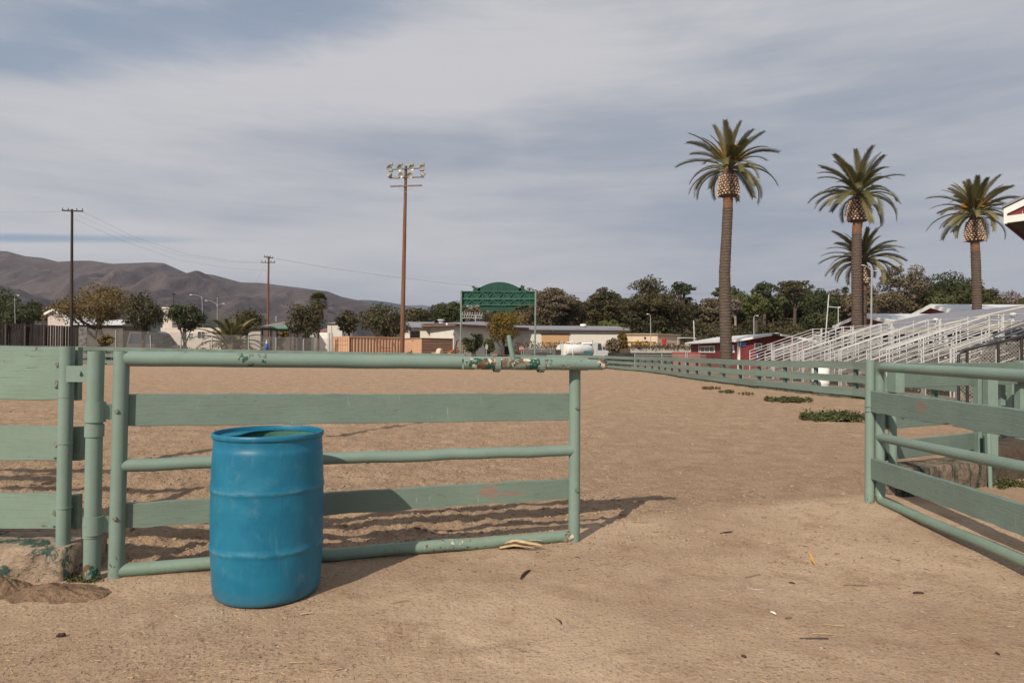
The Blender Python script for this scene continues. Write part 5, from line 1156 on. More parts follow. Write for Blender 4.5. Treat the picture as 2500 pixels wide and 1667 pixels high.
def date_palm(label, Y, tr_pts, cu, cv, L, pine, nfr, fruit, seed, name='date_palm', base=0):
    """tr_pts: (u, v, half width px) from bottom to top; pine: (v bottom, v top, half width px)"""
    r = random.Random(seed); k = Y/F; x0 = XA(tr_pts[0][0], Y, 860)
    t = thing(name, label, 'palm tree', (x0, Y, base), 'date palms behind the arena')
    pts = [Vector((XA(tr_pts[0][0], Y, 860), Y, base-.3))]+[P(u, v, Y) for u, v, w in tr_pts]; rad = [tr_pts[0][2]*k*1.02]+[w*k*.94 for _, _, w in tr_pts]
    # resample with rings
    fine_p, fine_r = [], []
    for (a, b, ra, rb) in zip(pts, pts[1:], rad, rad[1:]):
        n = max(2, int((b-a).length/.10))
        for i in range(n): f = i/n; fine_p.append(a.lerp(b, f)); fine_r.append((ra+(rb-ra)*f)*(1.0+.025*(i % 2))*(1+.05*(r.random()-.5)))
    fine_p.append(pts[-1]); fine_r.append(rad[-1])
    top = pts[-1]; cut = int(len(fine_p)*.93)
    mb = MB(); mb.tube(fine_p[:cut], fine_r[:cut], 16, wob=.03, seed=seed); part('trunk', mb, M['ptrunk'], t)
    mb = MB(); mb.tube(fine_p[cut-1:], [q*.97 for q in fine_r[cut-1:]], 16, wob=.03, seed=seed); part('trimmed_trunk', mb, M['newtrunk'], t)
    vb, vt, hw = pine; zb = ZA(cu, vb, Y); zt = ZA(cu, vt, Y); H = zt-zb; rr = hw*k; cx = (top.x)
    prof = [(.3*rr, -.02), (.72*rr, 0), (.93*rr, .08*H), (.98*rr, .3*H), (.92*rr, .6*H), (.80*rr, .9*H), (.5*rr, 1.15*H), (.2*rr, 1.5*H)]
    mb = MB(); mb.lathe(prof, (cx, Y, zb), 20); core = part('leaf_base', mb, M['stubdark'], t)
    mb = MB(); nrow = max(6, int(H/.15))
    for i in range(nrow):
        f = (i+.4)/nrow; z = zb+H*f; q = rr*(.97 if f < .4 else .97-.2*(f-.4)/.6)
        m_ = 18
        for j in range(m_):
            a = 2*math.pi*(j+.5*(i % 2))/m_+r.uniform(-.06, .06); d = Vector((math.cos(a), math.sin(a), 0)); p = Vector((cx, Y, z+r.uniform(-.02, .02)))+d*(q-.02)
            mb.bar(p, p+d*.06+Vector((0, 0, .05)), .085*r.uniform(.7, 1.1), .075, up=(0, 0, 1))
    mb.build('frond_stubs', M['stub'], core)
    cz = ZA(cu, cv, Y); crown = Vector((XA(cu, Y, cv), Y, zt+.30)); s = L/3.0*.90
    for i in range(nfr):
        f = (i+.5)/nfr; el_ = 82-92*f**.85+r.uniform(-7, 7); azm = i*2.399963+r.uniform(-.2, .2)
        q = 0 if f < .3 else 1 if f < .6 else 2 if f < .88 else 3
        if r.random() < .12: continue
        o = bpy.data.objects.new('frond', FR[q]); COL.objects.link(o); o.parent = t
        h = (cz+.25-crown.z)*(1-f); p = crown+Vector((math.cos(azm)*.22, math.sin(azm)*.22, h*.9)); o.location = p-Vector((x0, Y, base))
        o.rotation_euler = (Matrix.Rotation(azm, 3, 'Z') @ Matrix.Rotation(-R(el_), 3, 'Y') @ Matrix.Rotation(r.uniform(-.5, .5), 3, 'X')).to_euler()
        q_ = s*r.uniform(.80, 1.10)*(.80+.22*min(1, f/.3)); o.scale = (q_, q_*1.1, q_)
    if fruit:
        for j in range(fruit):
            mb = MB(); a = r.uniform(0, 6.28); el_ = r.uniform(.2, 1.1); d = Vector((math.cos(a)*math.cos(el_), math.sin(a)*math.cos(el_), math.sin(el_)))
            b0 = crown+Vector((0, 0, .55+.3*r.random())); 
            for q in range(46):
                e = b0+d*r.uniform(.6, 1.05)*s+Vector((r.gauss(0, .2), r.gauss(0, .2), r.gauss(0, .22)-.1))*s; mb.tube([b0+d*.25*s, b0.lerp(e, .6)+Vector((0, 0, .06)), e], [.02, .016, .026], 3, cap=False)
            part('fruit_stalk', mb, M['fruit'], t)
    return t
date_palm('tallest date palm, with orange fruit stalks, left of the other three', 43, [(1773, 880, 15), (1770, 740, 14.5), (1769, 664, 14), (1774, 569, 13), (1777, 505, 12.6), (1778, 478, 12.6)], 1780, 398, 3.25, (480, 430, 26), 62, 7, 3)
date_palm('second tallest date palm without fruit, its trunk crossing in front of the low one', 47, [(2093, 865, 13.5), (2092, 760, 12.5), (2091, 650, 12.5), (2092, 560, 12), (2095, 540, 12)], 2096, 462, 3.35, (541, 490, 26), 64, 0, 4)
date_palm('lowest date palm with orange fruit stalks, half hidden behind another palm trunk', 50, [(2107, 865, 8.5), (2107, 740, 8.5), (2107, 692, 9)], 2106, 625, 3.05, (694, 650, 18), 60, 6, 5)
date_palm('rightmost date palm with orange fruit, rising behind the grey barn roof', 50, [(2386, 865, 11.5), (2385, 750, 11), (2383, 650, 11), (2380, 588, 10.8)], 2380, 505, 3.2, (590, 540, 22.5), 62, 6, 6)
# short stout palm
def short_palm():
    Y = 73; x0 = XA(546, Y, 860); t = thing('short_palm', 'short stout palm with long arching yellow green fronds between two round trees', 'palm tree', (x0, Y, 0)); r = random.Random(3)
    mb = MB(); mb.tube([(x0+.9, Y, -.1), (x0+.9, Y, 1.2), (x0+.8, Y, 2.0)], [.85, .95, 1.2], 14, wob=.1); part('trunk', mb, M['stubdark'], t)
    for i in range(46):
        f = (i+.5)/46; el_ = 84-70*f+r.uniform(-6, 6); azm = i*2.4; o = bpy.data.objects.new('frond', FR[1 if f < .6 else 2]); COL.objects.link(o); o.parent = t
        o.location = Vector((.8+.35*math.cos(azm), .35*math.sin(azm), 1.9)); o.rotation_euler = (Matrix.Rotation(azm, 3, 'Z') @ Matrix.Rotation(-R(el_), 3, 'Y')).to_euler(); o.scale = (1.25*r.uniform(.85, 1.1),)*3
short_palm()
def fan_palm(label, u, v0, v1, vb, Y, seed, skirt=True):
    x0 = XA(u, Y, v1); zc = ZA(u, (v0+v1)/2-4, Y); rr = (v1-v0)/2*Y/F*1.05; gz = float(ground_h(np.array([x0]), np.array([float(Y)]))[0])
    t = thing('fan_palm', label, 'palm tree', (x0, Y, gz)); r = random.Random(seed)
    mb = MB(); mb.tube([(x0, Y, gz-.2), (x0, Y, zc)], [.12*rr, .09*rr], 8); part('trunk', mb, M['bark'], t)
    mb = MB()
    for i in range(52):
        azm = i*2.4; el_ = R(85-125*(i/52)); d = Vector((math.cos(azm)*math.cos(el_), math.sin(azm)*math.cos(el_), math.sin(el_))); b0 = Vector((x0, Y, zc)); h = b0+d*rr*.5
        sdv = d.cross(Vector((0, 0, 1))).normalized() if abs(d.z) < .98 else Vector((1, 0, 0)); upv = sdv.cross(d)
        mb.bar(b0, h, .03, .03)
        for j in range(11):
            a = R(-75+15*j); e = h+(d*math.cos(a)+sdv*math.sin(a))*rr*.5+Vector((0, 0, -.12*rr)); w = (sdv*math.cos(a)-d*math.sin(a))*rr*.035; mb.add([h, h.lerp(e, .5)+w, e, h.lerp(e, .5)-w], [(0, 1, 2, 3)])
    part('crown', mb, M['fanleaf'], t)
    if skirt:
        mb = MB()
        for i in range(90):
            a = r.uniform(0, 6.28); z = zc-rr*r.uniform(.1, .9); p = Vector((x0+math.cos(a)*.12*rr, Y+math.sin(a)*.12*rr, z)); e = p+Vector((math.cos(a)*.38*rr, math.sin(a)*.38*rr, -.55*rr)); w = Vector((-math.sin(a), math.cos(a), 0))*.06*rr
            mb.add([p-w, p+w, e+w, e-w], [(0, 1, 2, 3)])
        part('dead_skirt', mb, M['skirt'], t)
M['fanleaf'] = simple('fan palm leaf', (.085, .085, .028), .6, .35, 1); M['skirt'] = simple('dead palm leaves', (.24, .14, .085), .9, .3, 1)
fan_palm('fan palm with a pale dead skirt rising behind the lumpy round tree', 777, 712, 768, 830, 82, 1)
fan_palm('tiny distant fan palm beside the trunk of the two crossing palms', 2064, 702, 724, 740, 150, 2, False)

# ------------------------------------------------------------------ hills
def mkhill():
    m, nt, b = newmat('dry hillside', .95, .05); v = posvec(nt)
    a = noise(nt, v, .0035, 7, .62, .6); f_ = noise(nt, v, .02, 6, .7); g = noise(nt, v, .0016, 3, .5)
    c = mixc(nt, ramp(nt, a, .36, .66), (.062, .047, .048), (.098, .076, .072))
    c = mixc(nt, math_(nt, 'MULTIPLY', ramp(nt, f_, .54, .70), .65), c, (.175, .13, .105))
    c = mixc(nt, math_(nt, 'MULTIPLY', ramp(nt, f_, .43, .33), .5), c, (.035, .032, .028))
    s = nt.nodes.new('ShaderNodeSeparateXYZ'); lk(nt, v, s.inputs[0])
    low = math_(nt, 'MULTIPLY', ramp(nt, math_(nt, 'ADD', s.outputs[2], math_(nt, 'MULTIPLY', a, 90)), 190, 130), ramp(nt, a, .45, .6)); c = mixc(nt, math_(nt, 'MULTIPLY', low, .8), c, (.022, .035, .022))
    lk(nt, c, b.inputs['Base Color']); bump(nt, b, math_(nt, 'ADD', a, math_(nt, 'MULTIPLY', f_, .3)), 60, .6); return m
def ridge(name, Yr, Yf, sil, mat, seed, nu=260, nd=70, gul=1.0):
    us = np.linspace(sil[0][0], sil[-1][0], nu); vs = np.interp(us, [a for a, _ in sil], [b for _, b in sil])
    X = np.zeros((nd+8, nu)); Y = np.zeros_like(X); Z = np.zeros_like(X); rx = np.array([XA(u, Yr, v) for u, v in zip(us, vs)]); rz = np.array([ZA(u, v, Yr) for u, v in zip(us, vs)])
    for i in range(nd+8):
        t = i/(nd-1.0); y = Yf+(Yr-Yf)*t; X[i] = rx*(.55+.45*t) if t <= 1 else rx; Y[i] = y
        if t <= 1:
            e = t**1.25; g = fbm(X[i]/(Yr*.085)+y/(Yr*.5), y/(Yr*.22)+X[i]*0, seed, 4); g2 = np.abs(fbm(X[i]/(Yr*.032), y/(Yr*.15)+X[i]*0, seed+9, 3))
            Z[i] = rz*e+rz*gul*(g*.55-g2*.35)*math.sin(math.pi*min(1, t))**.8*.75
        else: Z[i] = rz*(1-(t-1)*4)
    V = np.stack([X, Y, Z-1], -1).reshape(-1, 3); n = nu; m_ = nd+8
    i = np.arange(m_-1)[:, None]*n+np.arange(n-1)[None]; Fq = np.stack([i, i+1, i+n+1, i+n], -1).reshape(-1, 4)
    return struct(np_mesh(name, V, Fq, mat, (0, 0, 0), None, True))
sil = [(-900, 700), (-500, 640), (-200, 618), (0, 612), (17, 613), (61, 625), (104, 629), (141, 638.5), (186, 636), (221, 636), (275, 643.5), (369, 640), (401, 642), (455, 666), (500, 668), (521, 670.5), (589, 689), (636, 690), (725, 701), (801, 711), (834, 724), (877, 733), (900, 741), (960, 762), (1010, 790), (1080, 835), (1130, 860)]
M['hill'] = mkhill()
ridge('hills', 3000, 1250, sil, M['hill'], 50, 420, 110, 1.08)
M['hill2'] = simple('wooded far ridge', (.028, .034, .036), .95, .2, .004)
ridge('hills', 5200, 4200, [(700, 800), (820, 745), (880, 731.5), (910, 733), (943, 736.5), (985, 744), (1060, 762), (1200, 790), (1400, 850)], M['hill2'], 60, 120, 30, .4)
ridge('hills', 10500, 8800, [(780, 800), (900, 765), (980, 752), (995, 746), (1032, 744.5), (1052, 748), (1100, 757), (1135, 750), (1180, 762), (1300, 800), (1500, 850)], M['hill2'], 70, 120, 24, .3)
M['hillhaze'] = None

# ------------------------------------------------------------------ poles, wires, lamps
def pole_pts(u0, v0, u1, v1, Y, zb=-.3): a = P(u1, v1, Y); b = P(u0, v0, Y); return Vector((a.x, Y, zb)), b
# floodlight mast
Y = 64; o = thing('floodlight_mast', 'tall brown wooden mast carrying eight round floodlights behind the arena', 'light mast', (XA(981, Y), Y, 0)); k = Y/F
b0 = P(981, 860, Y); b0.z = -.3; b1_ = P(991, 406, Y)
mb = MB(); mb.tube([b0.lerp(b1_, i/12) for i in range(13)], [(6.0-2.6*i/12)*k for i in range(13)], 14, wob=.02); part('pole', mb, M['wood'], o)
for i in range(26):
    p = b0.lerp(b1_, .12+.66*i/26); sx_ = (1 if i % 2 else -1); mb = MB(); mb.tube([p+Vector((sx_*.14, 0, 0)), p+Vector((sx_*.34, 0, .0))], .012, 4); part('step_bolt', mb, M['galv'], o)
for (ua, va, ub, vb, r_) in ((951, 414.5, 1031, 411, .05), (951, 435, 1035, 432.5, .055)):
    mb = MB(); mb.tube([P(ua, va, Y-.2), P(ub, vb, Y-.2)], r_, 6); part('lamp_arm', mb, simple('arm steel', (.16, .11, .09), .7, .1), o)
mb = MB(); mb.bar(P(953, 455.3, Y-.2), P(1030.5, 453, Y-.2), .1, .13); part('crossarm', mb, simple('weathered crossarm', (.17, .14, .13), .9, .2, 4), o)
for ua in (968, 1012): mb = MB(); mb.tube([P(ua, 455, Y-.25), P(990, 470, Y-.25)], .018, 4); part('brace', mb, M['galv'], o)
M['refl'] = newmat('floodlight glass', .25, .8)[0]; M['refl'].node_tree.nodes['Principled BSDF'].inputs['Base Color'].default_value = (.33, .32, .25, 1)
M['lamph'] = simple('lamp housing', (.25, .24, .20), .5, .2, 8, metal=.3)
def floodlight(u, v, aim, box=True):
    c = P(u, v, Y-.35); d = Vector(aim).normalized(); rr = 6.9*k; n = 18
    A = d.cross(Vector((0, 0, 1))).normalized(); B = A.cross(d)
    def ring(r, off): return [c+d*off+A*math.cos(2*math.pi*i/n)*r+B*math.sin(2*math.pi*i/n)*r for i in range(n)]
    prof = [(rr, .0), (rr*.98, -.05), (rr*.8, -.22), (rr*.45, -.36), (rr*.3, -.46), (.001, -.48)]
    mb = MB(); vs = [p for r, z in prof for p in ring(r, z)]
    mb.add(vs, [(i*n+j, i*n+(j+1) % n, (i+1)*n+(j+1) % n, (i+1)*n+j) for i in range(len(prof)-1) for j in range(n)], True); h = part('floodlight', mb, M['lamph'], o)
    mb = MB(); vs = [c-d*.13]+ring(rr*.55, -.09)+ring(rr*.96, -.005); mb.add(vs, [(0, 1+i, 1+(i+1) % n) for i in range(n)]+[(1+i, 1+(i+1) % n, 1+n+(i+1) % n, 1+n+i) for i in range(n)], True); mb.build('lens', M['refl'], h)
    if box: mb = MB(); q = c-d*.3+Vector((0, 0, rr+.12)); mb.box(q, (.38, .34, .22)); mb.build('ballast_box', M['lamph'], h)
for u, v, a in ((950, 412, (-.35, -1, -.45)), (975, 411.5, (-.15, -1, -.4)), (1004.5, 411, (.05, -1, -.25)), (1030.3, 410.5, (.0, -1, -.18)), (979, 428.5, (-.05, -1, -.2)), (1001, 428.7, (.1, -1, -.25))): floodlight(u, v, a, v < 420)
for u, v, a in ((948.5, 431.5, (-.9, .35, -.75)), (1036, 430, (.9, .35, -.75))): floodlight(u, v, a, True)
mb = MB(); mb.box(P(967, 433, Y-.3), (.55, .3, .22)); part('junction_box', mb, M['lamph'], o)
def upole(name, label, u0, v0, u1, v1, Y, w0, w1, arms, mat):
    a, b = pole_pts(u1, v1, u0, v0, Y); k = Y/F; b, a2 = P(u0, v0, Y), P(u1, v1, Y); base = a2+(a2-b).normalized()*((a2.z+.3)/max(.1, (b.z-a2.z))*(b-a2).length)
    t = thing(name, label, 'utility pole', (base.x, Y, 0)); mb = MB(); mb.tube([base, b], [w1*k, w0*k], 10); part('pole', mb, M[mat], t)
    for (ua, va, ub, vb, th) in arms:
        mb = MB(); p, q = P(ua, va, Y-.15), P(ub, vb, Y-.15); mb.bar(p, q, .1, th*k); part('crossarm', mb, M['woodd'], t)
        for f in (.04, .3, .7, .96):
            mb = MB(); s = p.lerp(q, f); mb.lathe([(.02, 0), (.06, .05), (.03, .12), (.06, .18), (.02, .24)], s+Vector((0, 0, .05)), 6); part('insulator', mb, M['woodd'], t)
    return t
upole('utility_pole', 'dark wooden utility pole with one crossarm in front of the hills at left', 176, 511, 175, 700, 72, 2.8, 4.1, [(151, 514, 203, 516, 3.0)], 'woodd')
upole('utility_pole', 'brown wooden utility pole with two crossarms over the low sheds', 656, 626, 654, 772, 96, 2.2, 3.0, [(645, 627.5, 667, 630.5, 2.0), (638, 641, 671.5, 641, 1.6)], 'wood')
upole('utility_pole', 'thin distant dark pole above the round tree near the street lamps', 424.5, 716, 424, 742, 120, .9, 1.2, [(421, 720, 428, 720, 1)], 'woodd')
M['wire'] = simple('overhead cable', (.10, .095, .095), .7, .1)
def wire(name, label, pts, r_, sag=0, m=None):
    """pts (u, v, Y)"""
    ps = [P(*p) for p in pts]; out_ = []
    for a, b in zip(ps, ps[1:]):
        for i in range(12): f = i/12; q = a.lerp(b, f); q.z -= sag*4*f*(1-f); out_.append(q)
    out_.append(ps[-1]); mb = MB(); mb.tube(out_, r_, 5); o = mb.build(name, m or M['wire']); return tag(o, label, 'cable')
wire('overhead_wire', 'upper cable sagging from the left utility pole to the pole with two crossarms', [(203, 517, 72), (330, 580, 79), (460, 622, 86), (570, 638, 92), (640, 641, 96)], .009)
wire('overhead_wire', 'lower cable sagging between the two wooden utility poles in front of the hills', [(180, 534, 72), (300, 588, 79), (440, 636, 86), (560, 655, 92), (652, 660, 96)], .008)
wire('overhead_wire', 'middle cable between the two wooden utility poles', [(190, 525, 72), (310, 580, 79), (440, 624, 86), (560, 640, 92), (670, 642, 96)], .006)
wire('overhead_wire', 'cable running right from the pole with two crossarms to the green billboard', [(666, 630, 96), (800, 654, 100), (960, 676, 104), (1100, 693, 108), (1170, 699, 110)], .015)
wire('overhead_wire', 'cable crossing in front of the wooded bank right of the billboard', [(1310, 711, 112), (1500, 719, 116), (1700, 717, 118), (1880, 710, 118), (2010, 703, 118), (2140, 690, 118)], .012)
wire('guy_wire', 'thin stay cable slanting down left from the pole with two crossarms', [(648, 645, 96), (625, 690, 94), (612, 720, 92)], .007)
wire('overhead_wire', 'faint cable leaving the left utility pole towards the left edge', [(-120, 515, 66), (0, 518, 68), (150, 517, 72)], .006)
def street_lamp(label, pu, vt, vb, Y, arms, zb=0, w=.9, group=None):
    """arms: list of [(u,v)...] curves from the pole top to the lamp head"""
    k = Y/F; a = P(pu[1], vb, Y); b = P(pu[0], vt, Y); t = thing('street_lamp', label, 'street lamp', (a.x, Y, zb), group); d = (b-a); base = a-d*((a.z-zb)/d.z)
    mb = MB(); mb.tube([base, b], [w*1.25*k, w*.8*k], 8); part('pole', mb, M['lpole'], t)
    for arm in arms:
        ps = [P(u, v, Y) for u, v in arm]; mb = MB(); mb.tube(ps, w*.55*k, 6); part('arm', mb, M['lpole'], t)
        e = ps[-1]; sx_ = 1 if e.x > ps[0].x else -1; mb = MB(); mb.blob(e+Vector((sx_*1.8*k, 0, -.02)), (3.4*k, 2.2*k, 1.1*k), 2, rough=.02); part('lamp_head', mb, M['white'], t)
    return t
M['lpole'] = simple('pale lamp pole', (.30, .31, .31), .5, .05, 2)
street_lamp('curved street lamp above the dark trees at the far left', (35.5, 36), 728, 748, 70, [[(35.5, 728), (36.5, 721), (41, 718.5), (43, 721)]])
street_lamp('street lamp with one long curved arm above the left round trees', (493, 494), 722, 752, 105, [[(493, 730), (490, 724), (482, 720.5), (472, 719.5), (468, 719.5)]])
street_lamp('double armed street lamp above the short stout palm', (530.5, 530.5), 726, 758, 108, [[(530.5, 748), (527, 741), (518, 736), (510, 733.5), (505, 733.5)], [(530.5, 748), (534, 744), (540, 742), (544, 741)]])
street_lamp('slim street lamp with a small hook in front of the layered cypress', (1588.5, 1588.5), 776, 848, 90, [[(1588.5, 776), (1588, 770), (1585, 766.5), (1583, 766.5)]], w=1.1)
street_lamp('short curved street lamp behind the restroom roof', (1840.5, 1840.5), 776, 815, 72, [[(1840.5, 776), (1841.5, 772), (1845, 770), (1847.5, 770.5)]], w=1.4)
street_lamp('tall lamp pole with two outstretched lamp heads beside the crossing palms', (2128, 2127), 654, 800, 46, [[(2128, 662), (2119, 652), (2108, 647)], [(2128, 663), (2134, 661), (2137, 661)], [(2128, 680), (2120, 679)]], w=2.3)
upole('service_pole', 'white pole with a dark fitting beside the beige building', 1693.5, 782, 1695.5, 842, 94, 1.4, 1.6, [], 'alu')
o = upole('service_pole', 'leaning white pole with a side arm and hanging post behind the far bleachers', 2023.5, 719, 2017, 803, 46, 1.4, 1.7, [], 'alu')
mb = MB(); mb.tube([P(2022, 749, 46), P(2049, 751, 46)], .035, 5); mb.tube([P(2046.5, 751, 46), P(2046.5, 800, 46)], .03, 5); mb.box(P(2048, 750.5, 46), (.14, .1, .1)); part('side_arm', mb, M['alu'], o)
wire('stay_pole', 'thin white slanted bar beside the carport roof', [(674, 772, 88), (674, 784, 88)], .05, 0, M['alu']); bpy.data.objects[-1] if 0 else None

# ------------------------------------------------------------------ green billboard seen from behind
Y = 62; M['bb'] = simple('billboard green', (.010, .055, .038), .6, .12, .6, .01, (4, 4, .2)); M['bbd'] = simple('billboard green frame', (.032, .11, .078), .6, .1, 1)
o = thing('billboard', 'dark green billboard with an arched top seen from behind on two thin posts', 'billboard', (XA(1217, Y), Y, 0))
mb = MB(); a, b = P(1127, 711.5, Y), P(1306, 744.5, Y); mb.bb(a.x, b.x, Y+.25, Y+.32, b.z, a.z); part('main_panel', mb, M['bb'], o)
mb = MB(); a, b = P(1171, 745, Y), P(1257, 758, Y); mb.bb(a.x, b.x, Y+.26, Y+.31, b.z-.02, a.z); part('lower_panel', mb, M['bb'], o)
mb = MB(); ar = [(1166, 712), (1166, 706)]+[(1166+106*i/18, 706-17.5*math.sin(math.pi*i/18)**.8) for i in range(1, 18)]+[(1272, 705), (1272, 712)]
mb.extrude([P(u, v, Y+.25) for u, v in ar], (0, .06, 0)); part('arch_panel', mb, M['bb'], o)
mb = MB(); mb.extrude([P(u, v, Y+.25) for u, v in ((1154, 711), (1156, 704), (1152, 701), (1152.5, 697), (1155, 699), (1158, 697.5), (1160, 701), (1167, 702.5), (1172, 701), (1172, 711))], (0, .05, 0)); part('left_finial', mb, M['bb'], o)
mb = MB(); mb.extrude([P(u, v, Y+.25) for u, v in ((1266, 711), (1268, 703), (1272, 700), (1271, 697), (1275, 695.5), (1277, 698), (1281, 697), (1280, 703), (1282, 711))], (0, .05, 0)); part('right_finial', mb, M['bb'], o)
for va in (711.5, 728.6, 730.6, 744.5):
    mb = MB(); mb.bar(P(1127, va, Y+.15), P(1306, va, Y+.15), .1, .075); part('frame_rail', mb, M['bbd'], o)
for r0, r1 in ((711.5, 728), (731, 744.5)):
    us = [1127+179*i/14 for i in range(15)]
    for i, u in enumerate(us): mb = MB(); mb.bar(P(u, r1, Y+.2), P(u, r0, Y+.2), .05, .05, up=(0, 1, 0)); part('frame_rib', mb, M['bbd'], o)
    for i in range(1, 13, 2):
        for s_ in (0, 1):
            mb = MB(); ua, ub = us[i+s_], us[i+1+s_] if s_ == 0 else us[i+1+s_]
            ua, ub = (us[i], us[i+1]) if s_ == 0 else (us[i+1], us[i+2])
            va, vb = (r0, r1) if s_ else (r1, r0); mb.bar(P(ua, va, Y+.14), P(ub, vb, Y+.14), .05, .06, up=(0, 1, 0)); part('frame_brace', mb, M['bbd'], o)
for u in (1183, 1197, 1212, 1226, 1241, 1255): mb = MB(); h = 712-19*math.sin(math.pi*(u-1166)/106)**.8*.85; mb.bar(P(u, 712, Y+.2), P(u, h, Y+.2), .05, .05, up=(0, 1, 0)); part('frame_rib', mb, M['bbd'], o)
for ut, ub, in ((1126.5, 1124), (1308, 1305.5)):
    mb = MB(); a = P(ub, 862, Y); a.z = -.1; mb.tube([a, P(ut, 709, Y)], .085, 10); part('post', mb, M['railfar2'], o)
# bleacher like lattice seen under the billboard
o = thing('steel_rack', 'pale steel lattice rack far behind the left billboard post', 'rack', (XA(1148, 115), 115, 7))
mb = MB()
for i in range(9): mb.bar(P(1126+6*i, 778-i*.3, 115), P(1130+6*i, 762, 115), .1, .1)
mb.bar(P(1126, 768, 115), P(1178, 770, 115), .1, .1); mb.bar(P(1126, 776, 115), P(1178, 777, 115), .1, .1)
for u in (1128, 1161): a = P(u, 770, 115); mb.tube([(a.x, 115, 0), (a.x, 115, a.z)], .09, 6)
part('lattice', mb, M['galv'], o)

# ------------------------------------------------------------------ shipping container and tan shed
M['tan'] = simple('tan container paint', (.52, .31, .195), .6, .07, 1); M['tand'] = simple('tan container side', (.43, .25, .16), .6, .1, 1)
ya = 68; B = Vector((XA(851, 67.4), 67.4, 0)); C_ = B+Vector((.68, .73, 0))*6.4; A = B+Vector((-.73, .68, 0))*2.75; zt = ZA(830, 820.5, ya)
o = thing('shipping_container', 'tan corrugated shipping container with closed end doors beside the floodlight mast', 'container', A)
mb = MB(); d = (C_-B).normalized(); D_ = A+d*(C_-B).length; mb.extrude([A+d*.1, B+d*.1-Vector((.06, 0, 0)), C_-Vector((.06, 0, 0)), D_], (0, 0, zt-.06)); part('shell', mb, M['tand'], o)
mb = MB(); L = (C_-B).length; nz = 16; n_ = Vector((d.y, -d.x, 0))
vs = []; 
for i in range(nz*4+1):
    s = .2+(L-.3)*i/(nz*4); off = .09 if (i % 4) in (0, 1) else 0
    for z in (.14, zt-.12): p = B+d*s+n_*(off-.04); vs.append((p.x, p.y, z))
mb.add(vs, [(2*i, 2*i+1, 2*i+3, 2*i+2) for i in range(nz*4)]); part('side_wall', mb, M['tan'], o)
mb = MB(); mb.bar(B+n_*.03+Vector((0, 0, zt-.06)), C_+n_*.03+Vector((0, 0, zt-.06)), .1, .12); mb.bar(B+n_*.03+Vector((0, 0, .07)), C_+n_*.03+Vector((0, 0, .07)), .1, .14)
for q in (A, B, C_): mb.bar(q+Vector((0, 0, 0)), q+Vector((0, 0, zt)), .16, .16, up=(1, 0, 0))
mb.bar(A+Vector((0, -.02, zt-.06)), B+Vector((0, -.02, zt-.06)), .1, .12); part('frame', mb, M['tan'], o)
e = (B-A); en = Vector((e.y, -e.x, 0)).normalized()
for f in (0, 1):
    mb = MB(); p, q = A.lerp(B, .06+.45*f), A.lerp(B, .49+.45*f); mb.bar(p+en*.02+Vector((0, 0, zt/2)), q+en*.02+Vector((0, 0, zt/2)), .04, zt-.25); dr = part('door', mb, M['tan'], o)
    for z in (.5, 1.1, 1.9, 2.35): mb = MB(); mb.bar(p+en*.045+Vector((0, 0, z)), q+en*.045+Vector((0, 0, z)), .012, .04); mb.build('rib', simple('dark tan door rib', (.30, .15, .09), .6), dr)  # ribs in a darker tan than the door
    for g_ in (.3, .7): mb = MB(); r_ = p.lerp(q, g_)+en*.07; mb.tube([r_+Vector((0, 0, .15)), r_+Vector((0, 0, zt-.15))], .022, 5); mb.build('lock_rod', M['tand'], dr)
o = thing('storage_shed', 'tan flat roofed shed with brown slatted side right of the floodlight mast', 'building', (XA(1030, 74), 74, 0))
B = Vector((XA(1029, 72), 72, 0)); A = B+Vector((-.6, .8, 0))*3.9; C_ = B+Vector((.8, .6, 0))*3.86; zt = ZA(1029, 826, 72)
mb = MB(); mb.extrude([A, B, B+Vector((.1, .1, 0)), C_+Vector((0, .1, 0)), C_+A-B], (0, 0, zt)); part('wall', mb, M['tan'], o)
mb = MB(); d = (C_-B); L = d.length; d.normalize(); n_ = Vector((d.y, -d.x, 0))
for i in range(9): z = .1+i*(zt-.15)/9; mb.extrude([B+n_*.06+Vector((0, 0, z)), C_+n_*.06+Vector((0, 0, z)), C_+n_*.01+Vector((0, 0, z+.27)), B+n_*.01+Vector((0, 0, z+.27))], n_*-.02)
part('side_slats', mb, simple('brown slats', (.20, .115, .078), .8, .1, 1), o)
mb = MB(); mb.extrude([A+Vector((-.1, -.1, zt)), B+Vector((0, -.12, zt)), C_+Vector((.1, -.1, zt)), C_+A-B+Vector((0, 0, zt))], (0, 0, .07)); part('roof', mb, M['tand'], o)
mb = MB(); p = A.lerp(B, .5)+Vector((-.8, -.6, 0))*.02+Vector((0, 0, ZA(1006, 829.5, 73.5))); mb.bar(p-Vector((.6, -.8, 0))*.16, p+Vector((.6, -.8, 0))*.16, .06, .25); part('vent', mb, M['tand'], o)

o = thing('red_gate_frame', 'thin red braced gate frame leaning in front of the tan container', 'gate', (XA(945, 66.5), 66.5, 0)); mb = MB(); rg_ = simple('faded red steel', (.26, .075, .05), .7, .1)
for (ua, va, ub, vb) in ((917, 824, 922, 870), (917, 824, 958, 826), (958, 826, 968, 870), (920, 850, 960, 850), (920, 857, 962, 857), (924, 832, 934, 850)): mb.tube([P(ua, va, 66.5), P(ub, min(vb, 886), 66.5)], .035, 5)
mb.tube([P(922, 870, 66.5), Vector((XA(922, 66.5), 66.5, 0))], .035, 5); mb.tube([P(968, 870, 66.5), Vector((XA(968, 66.5), 66.5, 0))], .035, 5); part('frame', mb, rg_, o)
